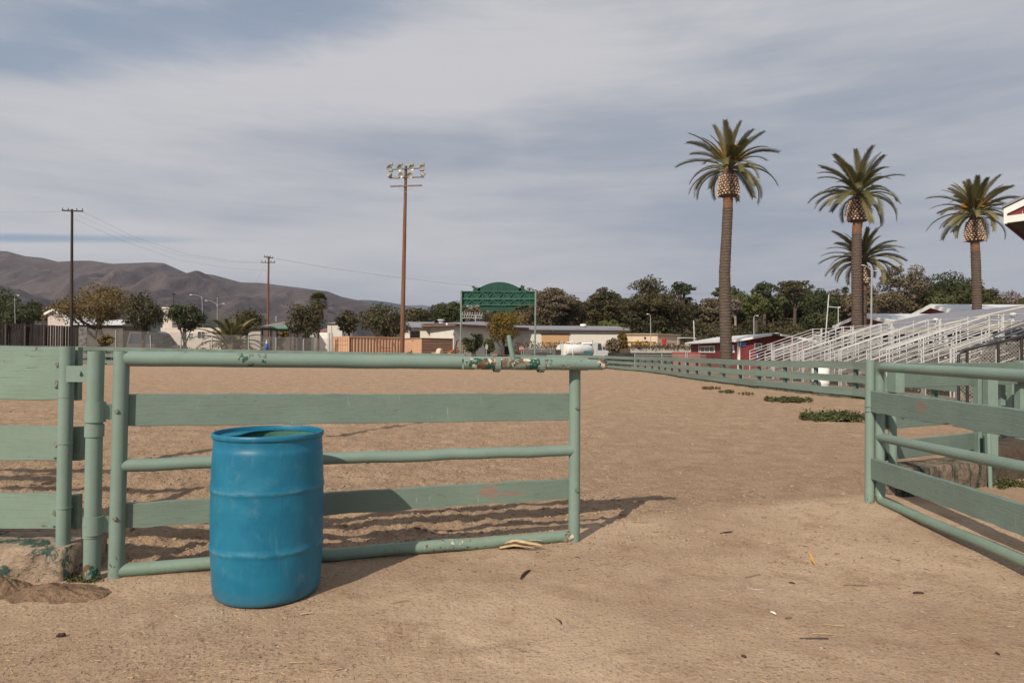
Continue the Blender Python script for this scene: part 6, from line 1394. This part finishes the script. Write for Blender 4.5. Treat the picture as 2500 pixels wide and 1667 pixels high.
# ------------------------------------------------------------------ yard clutter in front of the warehouse
o = thing('swing_frame', 'brown timber A frame standing by the left billboard post', 'frame', (XA(1145, 78), 78, 0))
mb = MB(); z = ZA(1140, 831, 78); xa, xb = XA(1116, 78), XA(1156, 78); mb.bar((xa, 78, z), (xb, 78, z), .15, .15)
for x, s_ in ((xa, -1), (xa, -2.2), (xb, 1), (xb-1.2, .2)): mb.bar((x, 78, z), (x+s_*.35, 78, 0), .12, .12, up=(0, 1, 0))
part('timber', mb, simple('red brown timber', (.16, .065, .045), .85, .2, 2), o)
o = thing('timber_pile', 'heap of orange brown planks piled behind the far arena fence', 'pile', (XA(1112, 72), 72, 0)); mo = simple('orange planks', (.36, .14, .05), .85, .25, 3); r = random.Random(4)
for i in range(16):
    x = XA(1098+r.uniform(0, 26), 72); z = .95+.07*i*.6+r.uniform(0, .1); mb = MB(); mb.bar((x-.7, 72+r.uniform(-.4, .4), z-.3), (x+.8, 72+r.uniform(-.4, .4), z+r.uniform(-.1, .35)), .12, .06); part('plank', mb, mo, o)
mb = MB(); mb.bb(XA(1096, 72), XA(1126, 72), 71.7, 72.5, 0, .9); part('base', mb, M['earth'], o)
o = thing('round_boulder', 'pale rounded dome behind the fence in front of the brown slatted shed', 'dome', (XA(1073, 70), 70, 0))
mb = MB(); x = XA(1073, 70); mb.lathe([(.42, 0), (.42, .9), (.40, 1.25), (.32, 1.5), (.18, 1.62), (.001, 1.66)], (x, 70, 0), 14); part('dome', mb, M['beige'], o)
mb = MB(); mb.bb(XA(1053, 70), XA(1100, 70), 70.1, 70.9, 0, 1.22); part('plinth', mb, M['tand'], o)
o = thing('sand_bank', 'low rubble bank behind the tan container gap', 'bank', (0, 0, 0)) if 0 else None
# scalloped block wall and stop sign
o = thing('block_wall', 'pinkish scalloped block wall left of the stop sign', 'wall', (XA(1236, 68), 68, 0)); r = random.Random(8)
bwm = simple('pinkish wall block', (.34, .215, .165), .9, .2, 3); mb = MB(); z1_ = ZA(1236, 864.5, 68); xa, xb = XA(1202, 68), XA(1272, 68); mb.bb(xa, xb, 68.12, 68.4, 0, z1_-.05)
for i in range(5):
    for j in range(16):
        x = xa+(xb-xa)*(j+.5+.5*(i % 2))/16.5; z = z1_-.11-.2*i; mb.bar((x-.07, 68.03, z), (x+.07, 68.03, z), .18, .17, bev=.05)
part('blocks', mb, bwm, o)
sx, sz = XA(1273, 66), ZA(1273, 851, 66); s = thing('stop_sign', 'red octagonal stop sign behind the far end of the arena', 'sign', (sx, 66, 0))
mb = MB(); mb.tube([(sx, 66, 0), (sx, 66, sz+.3)], .035, 6); part('post', mb, M['galv'], s)
rr = 5.6*66/F
def octo(r_, y): return [(sx+r_*math.cos(R(22.5+45*i)), y, sz+r_*math.sin(R(22.5+45*i))) for i in range(8)]
mb = MB(); mb.extrude(octo(rr, 65.93), (0, .02, 0)); pl = part('border', mb, M['wsign'], s); mb = MB(); mb.extrude(octo(rr*.92, 65.915), (0, .012, 0)); part('panel', mb, simple('stop sign red', (.36, .02, .03), .5, .05), s)
text('STOP', (sx, 65.90, sz), rr*.78, M['wsign'], s, ax='CENTER')
mb = MB(); sx2 = XA(1188, 70); s = thing('sign_back', 'pale back of a small road sign on a post left of the block wall', 'sign', (sx2, 70, 0)); mb.tube([(sx2, 70, 0), (sx2, 70, 2)], .035, 6); part('post', mb, M['galv'], s)
mb = MB(); z = ZA(1188, 846, 70); mb.extrude([(sx2-.12, 69.95, z-.25), (sx2+.12, 69.95, z-.25), (sx2+.14, 69.95, z+.1), (sx2, 69.95, z+.28), (sx2-.14, 69.95, z+.1)], (0, .02, 0)); part('panel', mb, M['galv'], s)
o = thing('chain_link_fence', 'chain link fence with a pale top rail between the stop sign and the tank truck', 'fence', (XA(1310, 70), 70, 0)); z = ZA(1310, 851, 70)
mb = MB(); mb.tube([(XA(1278, 70), 70, z), (XA(1356, 70), 70, z)], .03, 5); part('rail', mb, M['galv'], o)
for u in (1278, 1322, 1344): mb = MB(); mb.tube([(XA(u, 70), 70, 0), (XA(u, 70), 70, z+.05)], .035, 5); part('post', mb, M['galv'], o)
mb = MB(); mb.quad((XA(1278, 70), 70.03, 0), (XA(1356, 70), 70.03, 0), (XA(1356, 70), 70.03, z), (XA(1278, 70), 70.03, z)); part('chain_link', mb, M['chainfar'], o)
o = thing('dark_hedge', 'dark low screen behind the chain link beside the stop sign', 'screen', (XA(1310, 74), 74, 0)); mb = MB(); mb.bb(XA(1270, 74), XA(1370, 74), 74, 74.1, 0, ZA(1310, 853, 74)); part('screen', mb, simple('dark mesh screen', (.045, .04, .04), .9), o)
for u in (1152.5, 1172, 1216, 1232, 1250): pass

# ------------------------------------------------------------------ white water tank truck
Y = 84; k = Y/F
def tx(u): return XA(u, Y)
def tz(v): return ZA(1420, v, Y)
t = thing('tank_truck', 'white water tank truck with a teal sign parked behind the arena fence', 'truck', (tx(1420), Y, 0)); WT = simple('white truck paint', (.70, .69, .66), .35, .06, 1, spec=.5)
AX = Vector((math.cos(R(38)), math.sin(R(38)), 0)); SD = Vector((-AX.y, AX.x, 0)); O_ = Vector((tx(1374), Y, 0))
def tp(s, w, z): p = O_+AX*s+SD*w; return Vector((p.x, p.y, z))
zt, zb = tz(840), tz(869); zc = (zt+zb)/2; hz = (zt-zb)/2; LT = 4.0; ring = []; n = 28
def sect(s, sc_): return [tp(s, math.copysign(abs(math.cos(2*math.pi*i/n))**.75, math.cos(2*math.pi*i/n))*1.2*sc_, zc+math.copysign(abs(math.sin(2*math.pi*i/n))**.8, math.sin(2*math.pi*i/n))*hz*sc_) for i in range(n)]
mb = MB(); secs = [sect(-.12, .90), sect(0, 1), sect(LT*.5, 1.0), sect(LT, 1), sect(LT+.12, .9)]; vs = [p for s_ in secs for p in s_]
mb.add(vs, [(a*n+i, a*n+(i+1) % n, (a+1)*n+(i+1) % n, (a+1)*n+i) for a in range(4) for i in range(n)], True); mb.add(secs[0], [tuple(range(n))]); mb.add(secs[-1], [tuple(range(n))]); part('tank', mb, WT, t)
mb = MB()
for w in (-.25, .25): mb.tube([tp(-.22, w, .9), tp(-.22, w, zt-.02), tp(-.2, w, zt+.28), tp(.0, w, zt+.38), tp(.2, w, zt+.25), tp(.25, w, zt)], .025, 5)
for i in range(7): mb.tube([tp(-.22, -.25, 1.0+.22*i), tp(-.22, .25, 1.0+.22*i)], .018, 4)
part('ladder', mb, M['alu'], t)
mb = MB(); mb.tube([tp(.55, -.9, zt-.1), tp(.55, -.9, zt+.2), tp(.6, 0, zt+.24), tp(1.5, 0, zt+.24), tp(1.6, 0, zt+.4), tp(1.75, 0, zt+.38)], .06, 6); mb.tube([tp(.55, -1.2, .8), tp(.55, -1.25, 1.6), tp(.55, -.9, zt-.1)], .05, 6); part('fill_pipe', mb, M['white'], t)
mb = MB(); mb.bar(tp(-.1, 0, .62), tp(LT+3.2, 0, .62), .9, .2); part('chassis', mb, M['blackfr'], t)
zcab = tz(835.5); mb = MB(); s0, s1 = LT+.25, LT+1.9
prof = [(s0, .75), (s1+1.1, .75), (s1+1.15, 1.25), (s1+1.0, 1.55), (s1+.05, 1.68), (s1-.22, zcab-.08), (s1-.4, zcab), (s0+.08, zcab), (s0, zcab-.12)]
mb.extrude([tp(s, -1.05, z) for s, z in prof], SD*2.1); part('cab', mb, WT, t)
for side in (-1.07, 1.05):
    mb = MB(); mb.extrude([tp(s0+.75, side, 1.62), tp(s1-.12, side, 1.62), tp(s1-.36, side, zcab-.12), tp(s0+.75, side, zcab-.12)], SD*.02); part('side_window', mb, M['glass'], t)
mb = MB(); mb.extrude([tp(s0-.02, -.8, 1.75), tp(s0-.02, .8, 1.75), tp(s0-.02, .8, zcab-.15), tp(s0-.02, -.8, zcab-.15)], AX*.015); part('rear_window', mb, M['glass'], t)
mb = MB(); mb.extrude([tp(s1+.0, -.9, 1.72), tp(s1+.0, .9, 1.72), tp(s1-.2, .9, zcab-.1), tp(s1-.2, -.9, zcab-.1)], AX*.03); part('windscreen', mb, M['glass'], t)
mb = MB(); mb.tube([tp(s0-.12, -1.0, .8), tp(s0-.12, -1.0, zcab+.3)], .055, 8); part('exhaust_stack', mb, M['galv'], t)
for s_ in (.5, 1.6, s1+.55):
    for w in (-1.0, 1.0):
        mb = MB(); mb.tube([tp(s_, w-.13, .48), tp(s_, w+.13, .48)], .48, 18); wh = part('wheel', mb, M['blackfr'], t); mb = MB(); mb.tube([tp(s_, w-.15, .48), tp(s_, w+.15, .48)], .22, 12); mb.build('rim', M['alu'], wh)
teal = simple('teal sign paint', (.03, .22, .30), .5, .05); mb = MB(); a = tx(1428); zc_ = tz(860)
mb.extrude([tp(LT*.62, -1.215, zc_-.17), tp(LT*.92, -1.215, zc_-.17), tp(LT*.92, -1.215, zc_+.19), tp(LT*.62, -1.215, zc_+.19)], SD*-.02); part('side_sign', mb, teal, t)
mb = MB(); mb.extrude([tp(-.16, -.72, zc_-.1), tp(-.16, -.86, zc_-.1), tp(-.14, -.86, zc_+.2), tp(-.14, -.72, zc_+.2)], AX*-.01); part('warning_plate', mb, simple('orange plate', (.6, .28, .03), .5), t)
mb = MB(); mb.blob(tp(-.9, .9, 1.1), (.5, .4, .5), 4); tag(part('yellow_machine_part', mb, simple('yellow machine paint', (.55, .34, .04), .5, .1), None), 'rounded yellow machine hood behind the tank truck', 'machine') if 0 else None
# cars
def car(name, label, c, d, L, Wd, H, m, style='sedan', cat='car', group=None):
    d = Vector(d).normalized(); s_ = Vector((-d.y, d.x, 0)); c = Vector(c); t = thing(name, label, cat, c, group)
    def q(a, w, z): p = c+d*a*L+s_*w*Wd; return Vector((p.x, p.y, z*H))
    lower = [(-.5, .18), (.5, .18), (.5, .40), (.47, .52), (.28, .60), (-.40, .62), (-.49, .58), (-.5, .45)] if style == 'sedan' else [(-.5, .2), (.5, .2), (.5, .42), (.47, .52), (.30, .56), (-.5, .58)]
    top = [(.27, .60), (.12, .96), (-.02, 1.0), (-.22, .98), (-.38, .62)] if style == 'sedan' else [(.29, .56), (.14, .93), (.05, 1.0), (-.46, .98), (-.5, .57)]
    mb = MB(); mb.extrude([q(a, -.5, z) for a, z in lower], s_*Wd); part('body', mb, m, t)
    mb = MB(); n = len(top); vs = [q(a, -.5, z) if z < .7 else q(a, -.42, z) for a, z in top]+[q(a, .5, z) if z < .7 else q(a, .42, z) for a, z in top]; mb.add(vs, [tuple(range(n)), tuple(range(n, 2*n))[::-1]]+[((i+1) % n, i, i+n, (i+1) % n+n) for i in range(n)]); part('cabin', mb, m, t)
    ins = [(a*.93+.0, .60+(z-.60)*.84+.02) for a, z in top]
    for sd_ in (-1, 1):
        mb = MB(); vs = [q(a, sd_*(.505 if z < .7 else .45), z) for a, z in ins]; mb.extrude(vs, s_*sd_*.01); part('side_window', mb, M['glass'], t)
    a0, a1 = top[0], top[1]; mb = MB(); mb.extrude([q(a0[0]+.006, -.42, a0[1]+.03), q(a0[0]+.006, .42, a0[1]+.03), q(a1[0]+.012, .37, a1[1]-.04), q(a1[0]+.012, -.37, a1[1]-.04)], d*.012); part('windscreen', mb, M['glass'], t)
    for a in (-.31, .33):
        for w in (-.46, .46): mb = MB(); p = q(a, w, 0); mb.tube([p+Vector((0, 0, .32))-s_*.1, p+Vector((0, 0, .32))+s_*.1], .32, 14); part('wheel', mb, M['blackfr'], t)
    for w in (-.36, .36): mb = MB(); mb.blob(q(.5, w, .47), (.09, .14, .08), 2, rough=.02); part('headlight', mb, M['refl'], t)
car('parked_van', 'dark grey van parked behind the chain link fence under the left round trees', (XA(385, 77), 77, 0), (1, -.1, 0), 6.2, 1.9, ZA(385, 809.5, 77), simple('dark grey car paint', (.10, .09, .10), .3, .1, spec=.6), 'van', 'van')
car('parked_car', 'dark blue car roof visible over the fence right of the tank truck', (XA(1519, 72), 72, 0), (-1, -.15, 0), 4.6, 1.8, ZA(1519, 863, 72), simple('dark blue car paint', (.035, .05, .09), .25, .05, spec=.7), 'sedan')
# left boundary fences
o = thing('board_fence', 'tall very dark brown board fence at the far left', 'fence', (XA(90, 64), 64, 0)); bm = simple('very dark boards', (.020, .015, .014), .9, .6, 2.5, 0, (3, 3, .1))
xa, xb = XA(-240, 62), XA(191, 66); n = 66; mb = MB(); r = random.Random(2)
za, zb_ = ZA(0, 787, 63), ZA(190, 797.5, 66)
for i in range(n):
    f = i/n; x = xa+(xb-xa)*f; y = 62+4*f; ztop = za+(zb_-za)*max(0, (f-.53)/.47)+.0; mb.bb(x, x+(xb-xa)/n*.93, y, y+.03+.02*(i % 2), 0, ztop+r.uniform(-.03, .03))
part('boards', mb, bm, o)
for i in range(9): f = i/9; x = xa+(xb-xa)*f+.3; y = 61.9+4*f; mb = MB(); mb.bb(x, x+.14, y-.08, y+.05, 0, za+(zb_-za)*max(0, (f-.53)/.47)-.1); part('post', mb, simple('grey brown post', (.06, .045, .04), .9), o)
mb = MB(); mb.bb(XA(192, 66), XA(211, 66), 66, 66.06, .4, ZA(200, 798, 66)); tag(part('mottled_panel', mb, simple('mottled grey lattice panel', (.13, .12, .12), .8, .5, 3), None), 'mottled grey panel at the right end of the dark board fence', 'panel')
o = thing('chain_link_fence', 'long chain link fence behind the far left side of the arena', 'fence', (XA(500, 68), 68, 0)); z = ZA(500, 821, 68)
posts = [(283, 805, 0), (367, 818, -3), (442, 822, 0), (518, 820, 1.5), (607, 821, 0), (674, 824, 0), (741, 828, 0), (804, 812, 0), (811, 812, 0)]
for u, v, ln in posts: mb = MB(); b_ = P(u, v, 68); mb.tube([(XA(u-ln, 68), 68, 0), b_], .06 if u < 800 else .07, 6); part('post', mb, M['galv'], o)
mb = MB(); mb.quad((XA(205, 68), 68.05, 0), (XA(811, 68), 68.05, 0), (XA(811, 68), 68.05, ZA(811, 827, 68)), (XA(283, 68), 68.05, ZA(283, 806, 68)), (XA(205, 68), 68.05, ZA(205, 803, 68))); part('chain_link', mb, chainmat('left chain link', (.20, .185, .175), .09, .15, 0), o)
# blue cloth tied to the fence
o = thing('blue_sack', 'narrow blue sack with a white knotted top hanging on the far chain link fence', 'sack', (XA(650.5, 67.6), 67.6, 0)); x = XA(650.5, 67.6)
mb = MB(); zz = [ZA(650, v, 67.6) for v in (853, 849, 843, 839, 838)]; mb.lathe([(.05, zz[0]-.1), (.15, zz[0]), (.17, zz[1]), (.15, zz[2]), (.10, zz[3]), (.05, zz[4])], (x, 67.6, 0), 10, wob=lambda a, z: 1+.1*math.sin(3*a)); part('bag', mb, simple('blue plastic', (.03, .12, .42), .5, .15, 6), o)
mb = MB(); mb.tube([(x, 67.6, zz[4]), (x-.02, 67.6, ZA(650, 834, 67.6)), (x+.02, 67.6, ZA(650, 829, 67.6))], [.09, .05, .02], 6); part('knot', mb, M['white'], o)
mb = MB(); mb.tube([(x+.12, 67.7, 0), (x+.12, 67.7, ZA(650, 826, 67.6))], .03, 5); part('stake', mb, M['galv'], o)

# ------------------------------------------------------------------ weeds and litter
def weed_patch(name, label, u, v, ru, rd, h, n, key, seed, size=.035):
    n = int(n*1.7); size *= .72
    rs = np.random.RandomState(seed); c = G(u, v); k = max(9, n//42); cx = c.x+np.clip(rs.normal(0, .5, k), -1, 1)*ru; cy = c.y+np.clip(rs.normal(0, .5, k), -1, 1)*rd; idx = rs.randint(0, k, n)
    d = rs.normal(0, 1, (n, 3)); d /= np.linalg.norm(d, axis=1)[:, None]; d[:, 2] = np.abs(d[:, 2]); rr = rs.uniform(.3, 1, n)[:, None]
    hh = rs.uniform(.35, 1.25, k)[idx]; p = np.stack([cx[idx], cy[idx], np.zeros(n)], 1)+d*rr*np.stack([.11*ru**.5*hh, .11*ru**.5*hh, h*hh], 1); V, Fq = leaves(p, d, size, rs, 1.5, .6)
    o = np_mesh('leaves', V, Fq, LM[key], (c.x, c.y, 0), {'rnd': np.clip(rs.rand(k)[idx]*.5+rs.rand(n)*.5, 0, 1).repeat(4)}); o.name = name; return tag(o, label, 'weed')
weed_patch('weed_patch', 'largest low green weed patch on the sand just left of the open right gate', 2038, 1023, .58, .30, .17, 5200, 'mid', 1, .045)
weed_patch('weed_patch', 'second green weed patch further back, left of the largest one', 1925, 978, .55, .28, .12, 2400, 'mid', 2, .05)
weed_patch('weed_patch', 'tiny weed tuft near the right arena fence, right of the other small ones', 1822, 962, .2, .2, .09, 380, 'olive', 3, .05)
weed_patch('weed_patch', 'small weed tuft by the right arena fence between two other tufts', 1778, 957, .35, .2, .08, 420, 'mid', 4, .05)
weed_patch('weed_patch', 'farthest small weed tuft along the right arena fence', 1735, 948, .35, .25, .09, 420, 'olive', 5, .06)
weed_patch('weed_patch', 'tiny green weeds sprouting at the foot of the left hinge post', 205, 1420, .08, .03, .035, 260, 'mid', 6, .014)
weed_patch('weed_patch', 'green weeds in the brown shaded earth beside the right kerb', 2462, 1185, .25, .16, .08, 900, 'mid', 7, .025)
weed_patch('weed_patch', 'green weeds behind the fence boards seen between the right gate rails', 2310, 965, .5, .3, .22, 800, 'dark', 8, .05)
weed_patch('dry_weed', 'low dark dry weed tuft at the right foot of the left kerb', 182, 1412, .08, .03, .03, 250, 'brown', 9, .014)
def gz_at(x, y): return float(ground_h(np.array([x]), np.array([y]))[0])
M['bark1'] = simple('dark bark chip', (.055, .032, .025), .9, .3, 30); M['straw'] = simple('pale straw', (.50, .36, .20), .8, .2, 20); M['twig'] = simple('brown twig', (.13, .075, .05), .9, .3, 30); M['stone'] = simple('grey tan stone', (.30, .25, .205), .9, .2, 20)
def bit(name, label, u0, v0, u1, v1, w, m, cat, lift=.006, curve=0, flat=.4, group=None):
    a, b = G(u0, v0), G(u1, v1); a.z = gz_at(a.x, a.y)+lift; b.z = gz_at(b.x, b.y)+lift; d = (b-a); s = Vector((-d.y, d.x, 0)).normalized(); mb = MB(); n = 7; r = random.Random(int(u0)); vs = []
    for i in range(n+1):
        t = i/n; p = a.lerp(b, t)+s*curve*math.sin(math.pi*t)*d.length; ww = w*.72*(.35+.65*math.sin(math.pi*min(.95, max(.05, t)))**.5)*r.uniform(.8, 1.15)
        for k in range(6): an = 2*math.pi*k/6; vs.append(p+s*math.cos(an)*ww+Vector((0, 0, math.sin(an)*ww*flat+ww*flat)))
    mb.add(vs, [(i*6+k, i*6+(k+1) % 6, (i+1)*6+(k+1) % 6, (i+1)*6+k) for i in range(n) for k in range(6)]+[tuple(range(6)), tuple(range(n*6, n*6+6))], True); o = mb.build(name, m); return tag(o, label, cat, group)
bit('bark_chip', 'dark curled bark chip lying alone in front of the gate middle', 1271, 1417, 1294, 1397, .011, M['bark1'], 'bark chip', .004, .05, .8)
bit('bark_chip', 'ragged dark bark chip on the dirt between the two gates', 1758, 1303, 1788, 1299, .012, M['bark1'], 'bark chip', .004)
bit('leaf', 'small dark curled leaf on the dirt below the right gate', 2229, 1448, 2255, 1449, .013, M['bark1'], 'leaf', .004, .1, .5)
bit('twig', 'long brown twig lying level in the right foreground', 2058, 1428, 2120, 1431, .006, M['twig'], 'twig')
bit('straw_stalk', 'pale bent straw stalk in the right foreground, upper of two', 2012, 1526, 2066, 1531, .0045, M['straw'], 'straw', .006, -.1)
bit('straw_stalk', 'straight pale straw stalk just above a dark leaf scrap', 1984, 1551, 2046, 1552, .004, M['straw'], 'straw', .008)
bit('leaf_scrap', 'dark grey ragged leaf scrap under the straight pale straw', 1952, 1559, 2022, 1561, .010, simple('dark scrap', (.06, .055, .055), .8), 'leaf scrap', .004, 0, .3)
bit('white_thread', 'curved white plastic strip on the dirt right of centre', 1822, 1433, 1866, 1440, .0035, M['white'], 'plastic strip', .004, -.25)
bit('plastic_scrap', 'crumpled clear white plastic scrap in the right foreground', 1881, 1496, 1895, 1502, .011, M['white'], 'plastic scrap', .003, 0, .5)
bit('twig', 'short reddish brown stick beside the crumpled plastic scrap', 1916, 1513, 1933, 1512, .006, simple('red brown stick', (.15, .05, .03), .8), 'twig')
bit('twig', 'thin dark twig in front of the gate left of centre', 952, 1480, 1000, 1473, .004, M['twig'], 'twig')
bit('twig', 'slender twig slanting in the dirt left of the plastic strip', 1818, 1410, 1855, 1401, .004, M['twig'], 'twig')
bit('bark_chip', 'small dark chip right of the leaning orange leaf', 1925, 1420, 1941, 1424, .010, M['bark1'], 'bark chip', .004)
bit('bark_chip', 'thin dark curved chip on the dirt right of centre bottom', 1357, 1512, 1370, 1527, .006, M['bark1'], 'bark chip', .004, .1)
bit('bark_chip', 'dark brown clod lying left of the barrel near the bottom', 137, 1556, 160, 1554, .014, M['bark1'], 'bark chip', .004, 0, .8)
bit('straw_stalk', 'thin pale straw at the bottom left of centre', 700, 1623, 755, 1622, .0035, M['straw'], 'straw')
bit('straw_stalk', 'short pale straw piece right of the bottom left straw', 815, 1641, 838, 1636, .005, M['straw'], 'straw')
bit('straw_stalk', 'curled pale husk on the dirt right of the barrel foot', 732, 1502, 766, 1499, .007, M['straw'], 'straw', .005, .15)
bit('bark_chip', 'brown crumbled clod beside the gate corner far right of the twig', 1783, 1690, 1795, 1691, .012, M['bark1'], 'bark chip') if 0 else None
bit('bark_chip', 'small dark chip in the bottom middle right, left of the scrap', 1810, 1603, 1822, 1606, .011, M['bark1'], 'bark chip', .003, 0, .7)
bit('bark_chip', 'dark chip at the lower right near the photo corner', 2430, 1598, 2440, 1603, .008, M['bark1'], 'bark chip', .003, 0, .7)
# husk lying against the gate
o = thing('leaf_husk', 'torn straw coloured palm husk lying against the bottom rail of the long gate', 'husk', G(1270, 1338)); r = random.Random(5)
for i in range(9):
    a = G(1218+r.uniform(-2, 6), 1338+r.uniform(-5, 4)); b = G(1300+r.uniform(-30, 24), 1336+r.uniform(-4, 12)); a.z = .012+r.uniform(0, .02); b.z = .012+r.uniform(0, .03); m_ = a.lerp(b, .4)+Vector((0, 0, .018)); w = r.uniform(.008, .018)
    mb = MB(); s = Vector((0, 1, .4)).normalized()*w; mb.add([a-s*.8, a+s*.8, m_+s, b+s*.15, b-s*.15, m_-s], [(0, 1, 2, 5), (5, 2, 3, 4)]); mb.add([p+Vector((0, 0, -.003)) for p in (a-s*.8, a+s*.8, m_+s, b+s*.15, b-s*.15, m_-s)], [(0, 1, 2, 5), (5, 2, 3, 4)]); part('strip', mb, M['straw'] if i % 3 else M['twig'], o)
bit('dry_tuft', 'grey twisted dry tuft beside the palm husk under the gate', 1290, 1330, 1325, 1322, .012, simple('grey dry fibre', (.25, .20, .16), .9), 'dry tuft', .01, .2)
# leaning orange leaf
a = G(1992, 1382); a.z = .0; b = Vector((a.x-.035, a.y+.02, .085)); mb = MB(); w = Vector((.006, 0, 0))
mb.add([a-w*.3, a+w*.3, a.lerp(b, .5)+w, b+w*.4, b-w*.4, a.lerp(b, .5)-w], [(0, 1, 2, 5), (5, 2, 3, 4)]); mb.add([p+Vector((0, .0015, 0)) for p in (a-w*.3, a+w*.3, a.lerp(b, .5)+w, b+w*.4, b-w*.4, a.lerp(b, .5)-w)], [(0, 1, 2, 5), (5, 2, 3, 4)])
o = mb.build('leaf', simple('yellow orange leaf', (.55, .26, .03), .7, .2, 30)); tag(o, 'thin yellow orange leaf blade sticking up from the dirt', 'leaf')
# straw litter, gravel and clods nobody would count
def litter(name, label, n, m, seed, u0, u1, v0, v1, lmin, lmax, w, patch=None, cat='litter'):
    rs = np.random.RandomState(seed); V = []; Fc = []
    us = rs.uniform(u0, u1, n*3); vs = rs.uniform(v0, v1, n*3); i = 0
    for u, v in zip(us, vs):
        if i >= n: break
        p = G(u, v)
        if patch and (vn(np.array([p.x*.9]), np.array([p.y*.9]), patch)[0]+.5) < rs.uniform(.25, .8): continue
        z = gz_at(p.x, p.y)+.002; a = rs.uniform(0, math.pi); L = rs.uniform(lmin, lmax)/2; dx, dy = math.cos(a)*L, math.sin(a)*L; sx_, sy_ = -math.sin(a)*w, math.cos(a)*w; b = len(V)
        h = z+w*1.4; tl = rs.uniform(-.2, .2)*L
        V += [(p.x-dx-sx_, p.y-dy-sy_, z-tl), (p.x+dx-sx_, p.y+dy-sy_, z+tl), (p.x+dx+sx_, p.y+dy+sy_, z+tl), (p.x-dx+sx_, p.y-dy+sy_, z-tl), (p.x-dx, p.y-dy, h-tl), (p.x+dx, p.y+dy, h+tl)]
        Fc += [(b, b+1, b+5, b+4), (b+3, b+4, b+5, b+2)]; i += 1
    mb = MB(); mb.v = V; mb.f = Fc; mb.sm = [False]*len(Fc); o = mb.build(name, m, None, False); return tag(o, label, cat, kind='stuff')
litter('straw_litter', 'fine dark straw and bark litter scattered over the foreground dirt', 1500, M['twig'], 1, 0, 2500, 1300, 1667, .005, .022, .0009, 91)
litter('straw_litter', 'fine pale straw crumbs scattered over the foreground dirt', 900, M['straw'], 2, 0, 2500, 1300, 1667, .006, .028, .001, 91)
litter('straw_litter', 'thin dark bits of litter around the gateway', 130, M['bark1'], 3, 1000, 2400, 1150, 1400, .010, .035, .0016, 93)
def gravel(name, label, n, m, seed, u0, u1, v0, v1, r0, r1, fl=.6):
    rs = np.random.RandomState(seed); V = []; Fc = []; D8 = np.array([(1, 0, 0), (0, 1, 0), (-1, 0, 0), (0, -1, 0), (0, 0, 1), (.7, .7, .5), (-.7, .7, .5), (-.7, -.7, .5), (.7, -.7, .5)])
    for i in range(n):
        p = G(rs.uniform(u0, u1), v0+(v1-v0)*rs.rand()); z = gz_at(p.x, p.y); r_ = r0+(r1-r0)*rs.rand()**3; q = D8*r_*rs.uniform(.7, 1.2, (9, 1))*np.array([1, 1, fl]); b = len(V)
        V += [(p.x+a[0], p.y+a[1], z+a[2]) for a in q]
        for j in range(4): k_ = (j+1) % 4; Fc += [(b+j, b+k_, b+5+j), (b+j, b+5+j, b+5+(j-1) % 4), (b+5+j, b+4, b+5+(j-1) % 4)]
    mb = MB(); mb.v = V; mb.f = Fc; mb.sm = [False]*len(Fc); o = mb.build(name, m, None, True); return tag(o, label, 'gravel', kind='stuff')
gravel('gravel', 'scattered small stones on the foreground dirt', 420, M['stone'], 4, 0, 2500, 1330, 1667, .002, .011)
gravel('soil_clods', 'small crumbly clods in the loose sand of the arena', 5200, simple('sand clod', (.30, .21, .14), .95, .25, 20), 5, 0, 2100, 985, 1330, .006, .022, .7)

# unseen pipe frame and post, added to throw shadow bars across the sand
o = thing('shadow_pipe_frame', 'unseen green pipe rails added outside the left edge to cast shadow bars', 'pipe frame', (-6, 3.95, 0))
for x, h in ((-4.15, 1.92), (-6.1, 2.8), (-8.2, 2.8)): mb = MB(); mb.tube([(x, 4.0, -.05), (x, 4.0, h)], .05, 10); part('post', mb, M['pipe'], o)
for x0, x1, z in ((-4.1, -8.2, 1.9), (-6.05, -8.2, 2.74), (-6.05, -8.2, 2.35)): mb = MB(); mb.tube([(x0, 4.0, z), (x1, 4.0, z)], .055, 10); part('rail', mb, M['pipe'], o)
o = thing('shadow_post', 'unseen leaning post added outside the left edge to cast a shadow across the arena', 'post', (-6.2, 4.7, 0))  # added out of view for the streak its shadow lays on the sand
mb = MB(); mb.tube([(-6.25, 4.75, -.1), (-6.05, 4.75, 6.5)], [.10, .075], 10); part('pole', mb, M['wood'], o)

# ------------------------------------------------------------------ the air: thin haze round everything
m = bpy.data.materials.new('thin haze'); m.use_nodes = True; nt = m.node_tree; nt.nodes.clear()
pv = nt.nodes.new('ShaderNodeVolumePrincipled'); pv.inputs['Color'].default_value = (.80, .86, 1, 1); pv.inputs['Density'].default_value = .00006; pv.inputs['Anisotropy'].default_value = .2
mo = nt.nodes.new('ShaderNodeOutputMaterial'); nt.links.new(pv.outputs[0], mo.inputs['Volume'])
mb = MB(); mb.bb(-9500, 9500, -400, 11500, -40, 820); hz = mb.build('haze', m); hz['kind'] = 'stuff'; hz['label'] = 'thin pale haze in the air over the whole scene'; hz['category'] = 'haze'
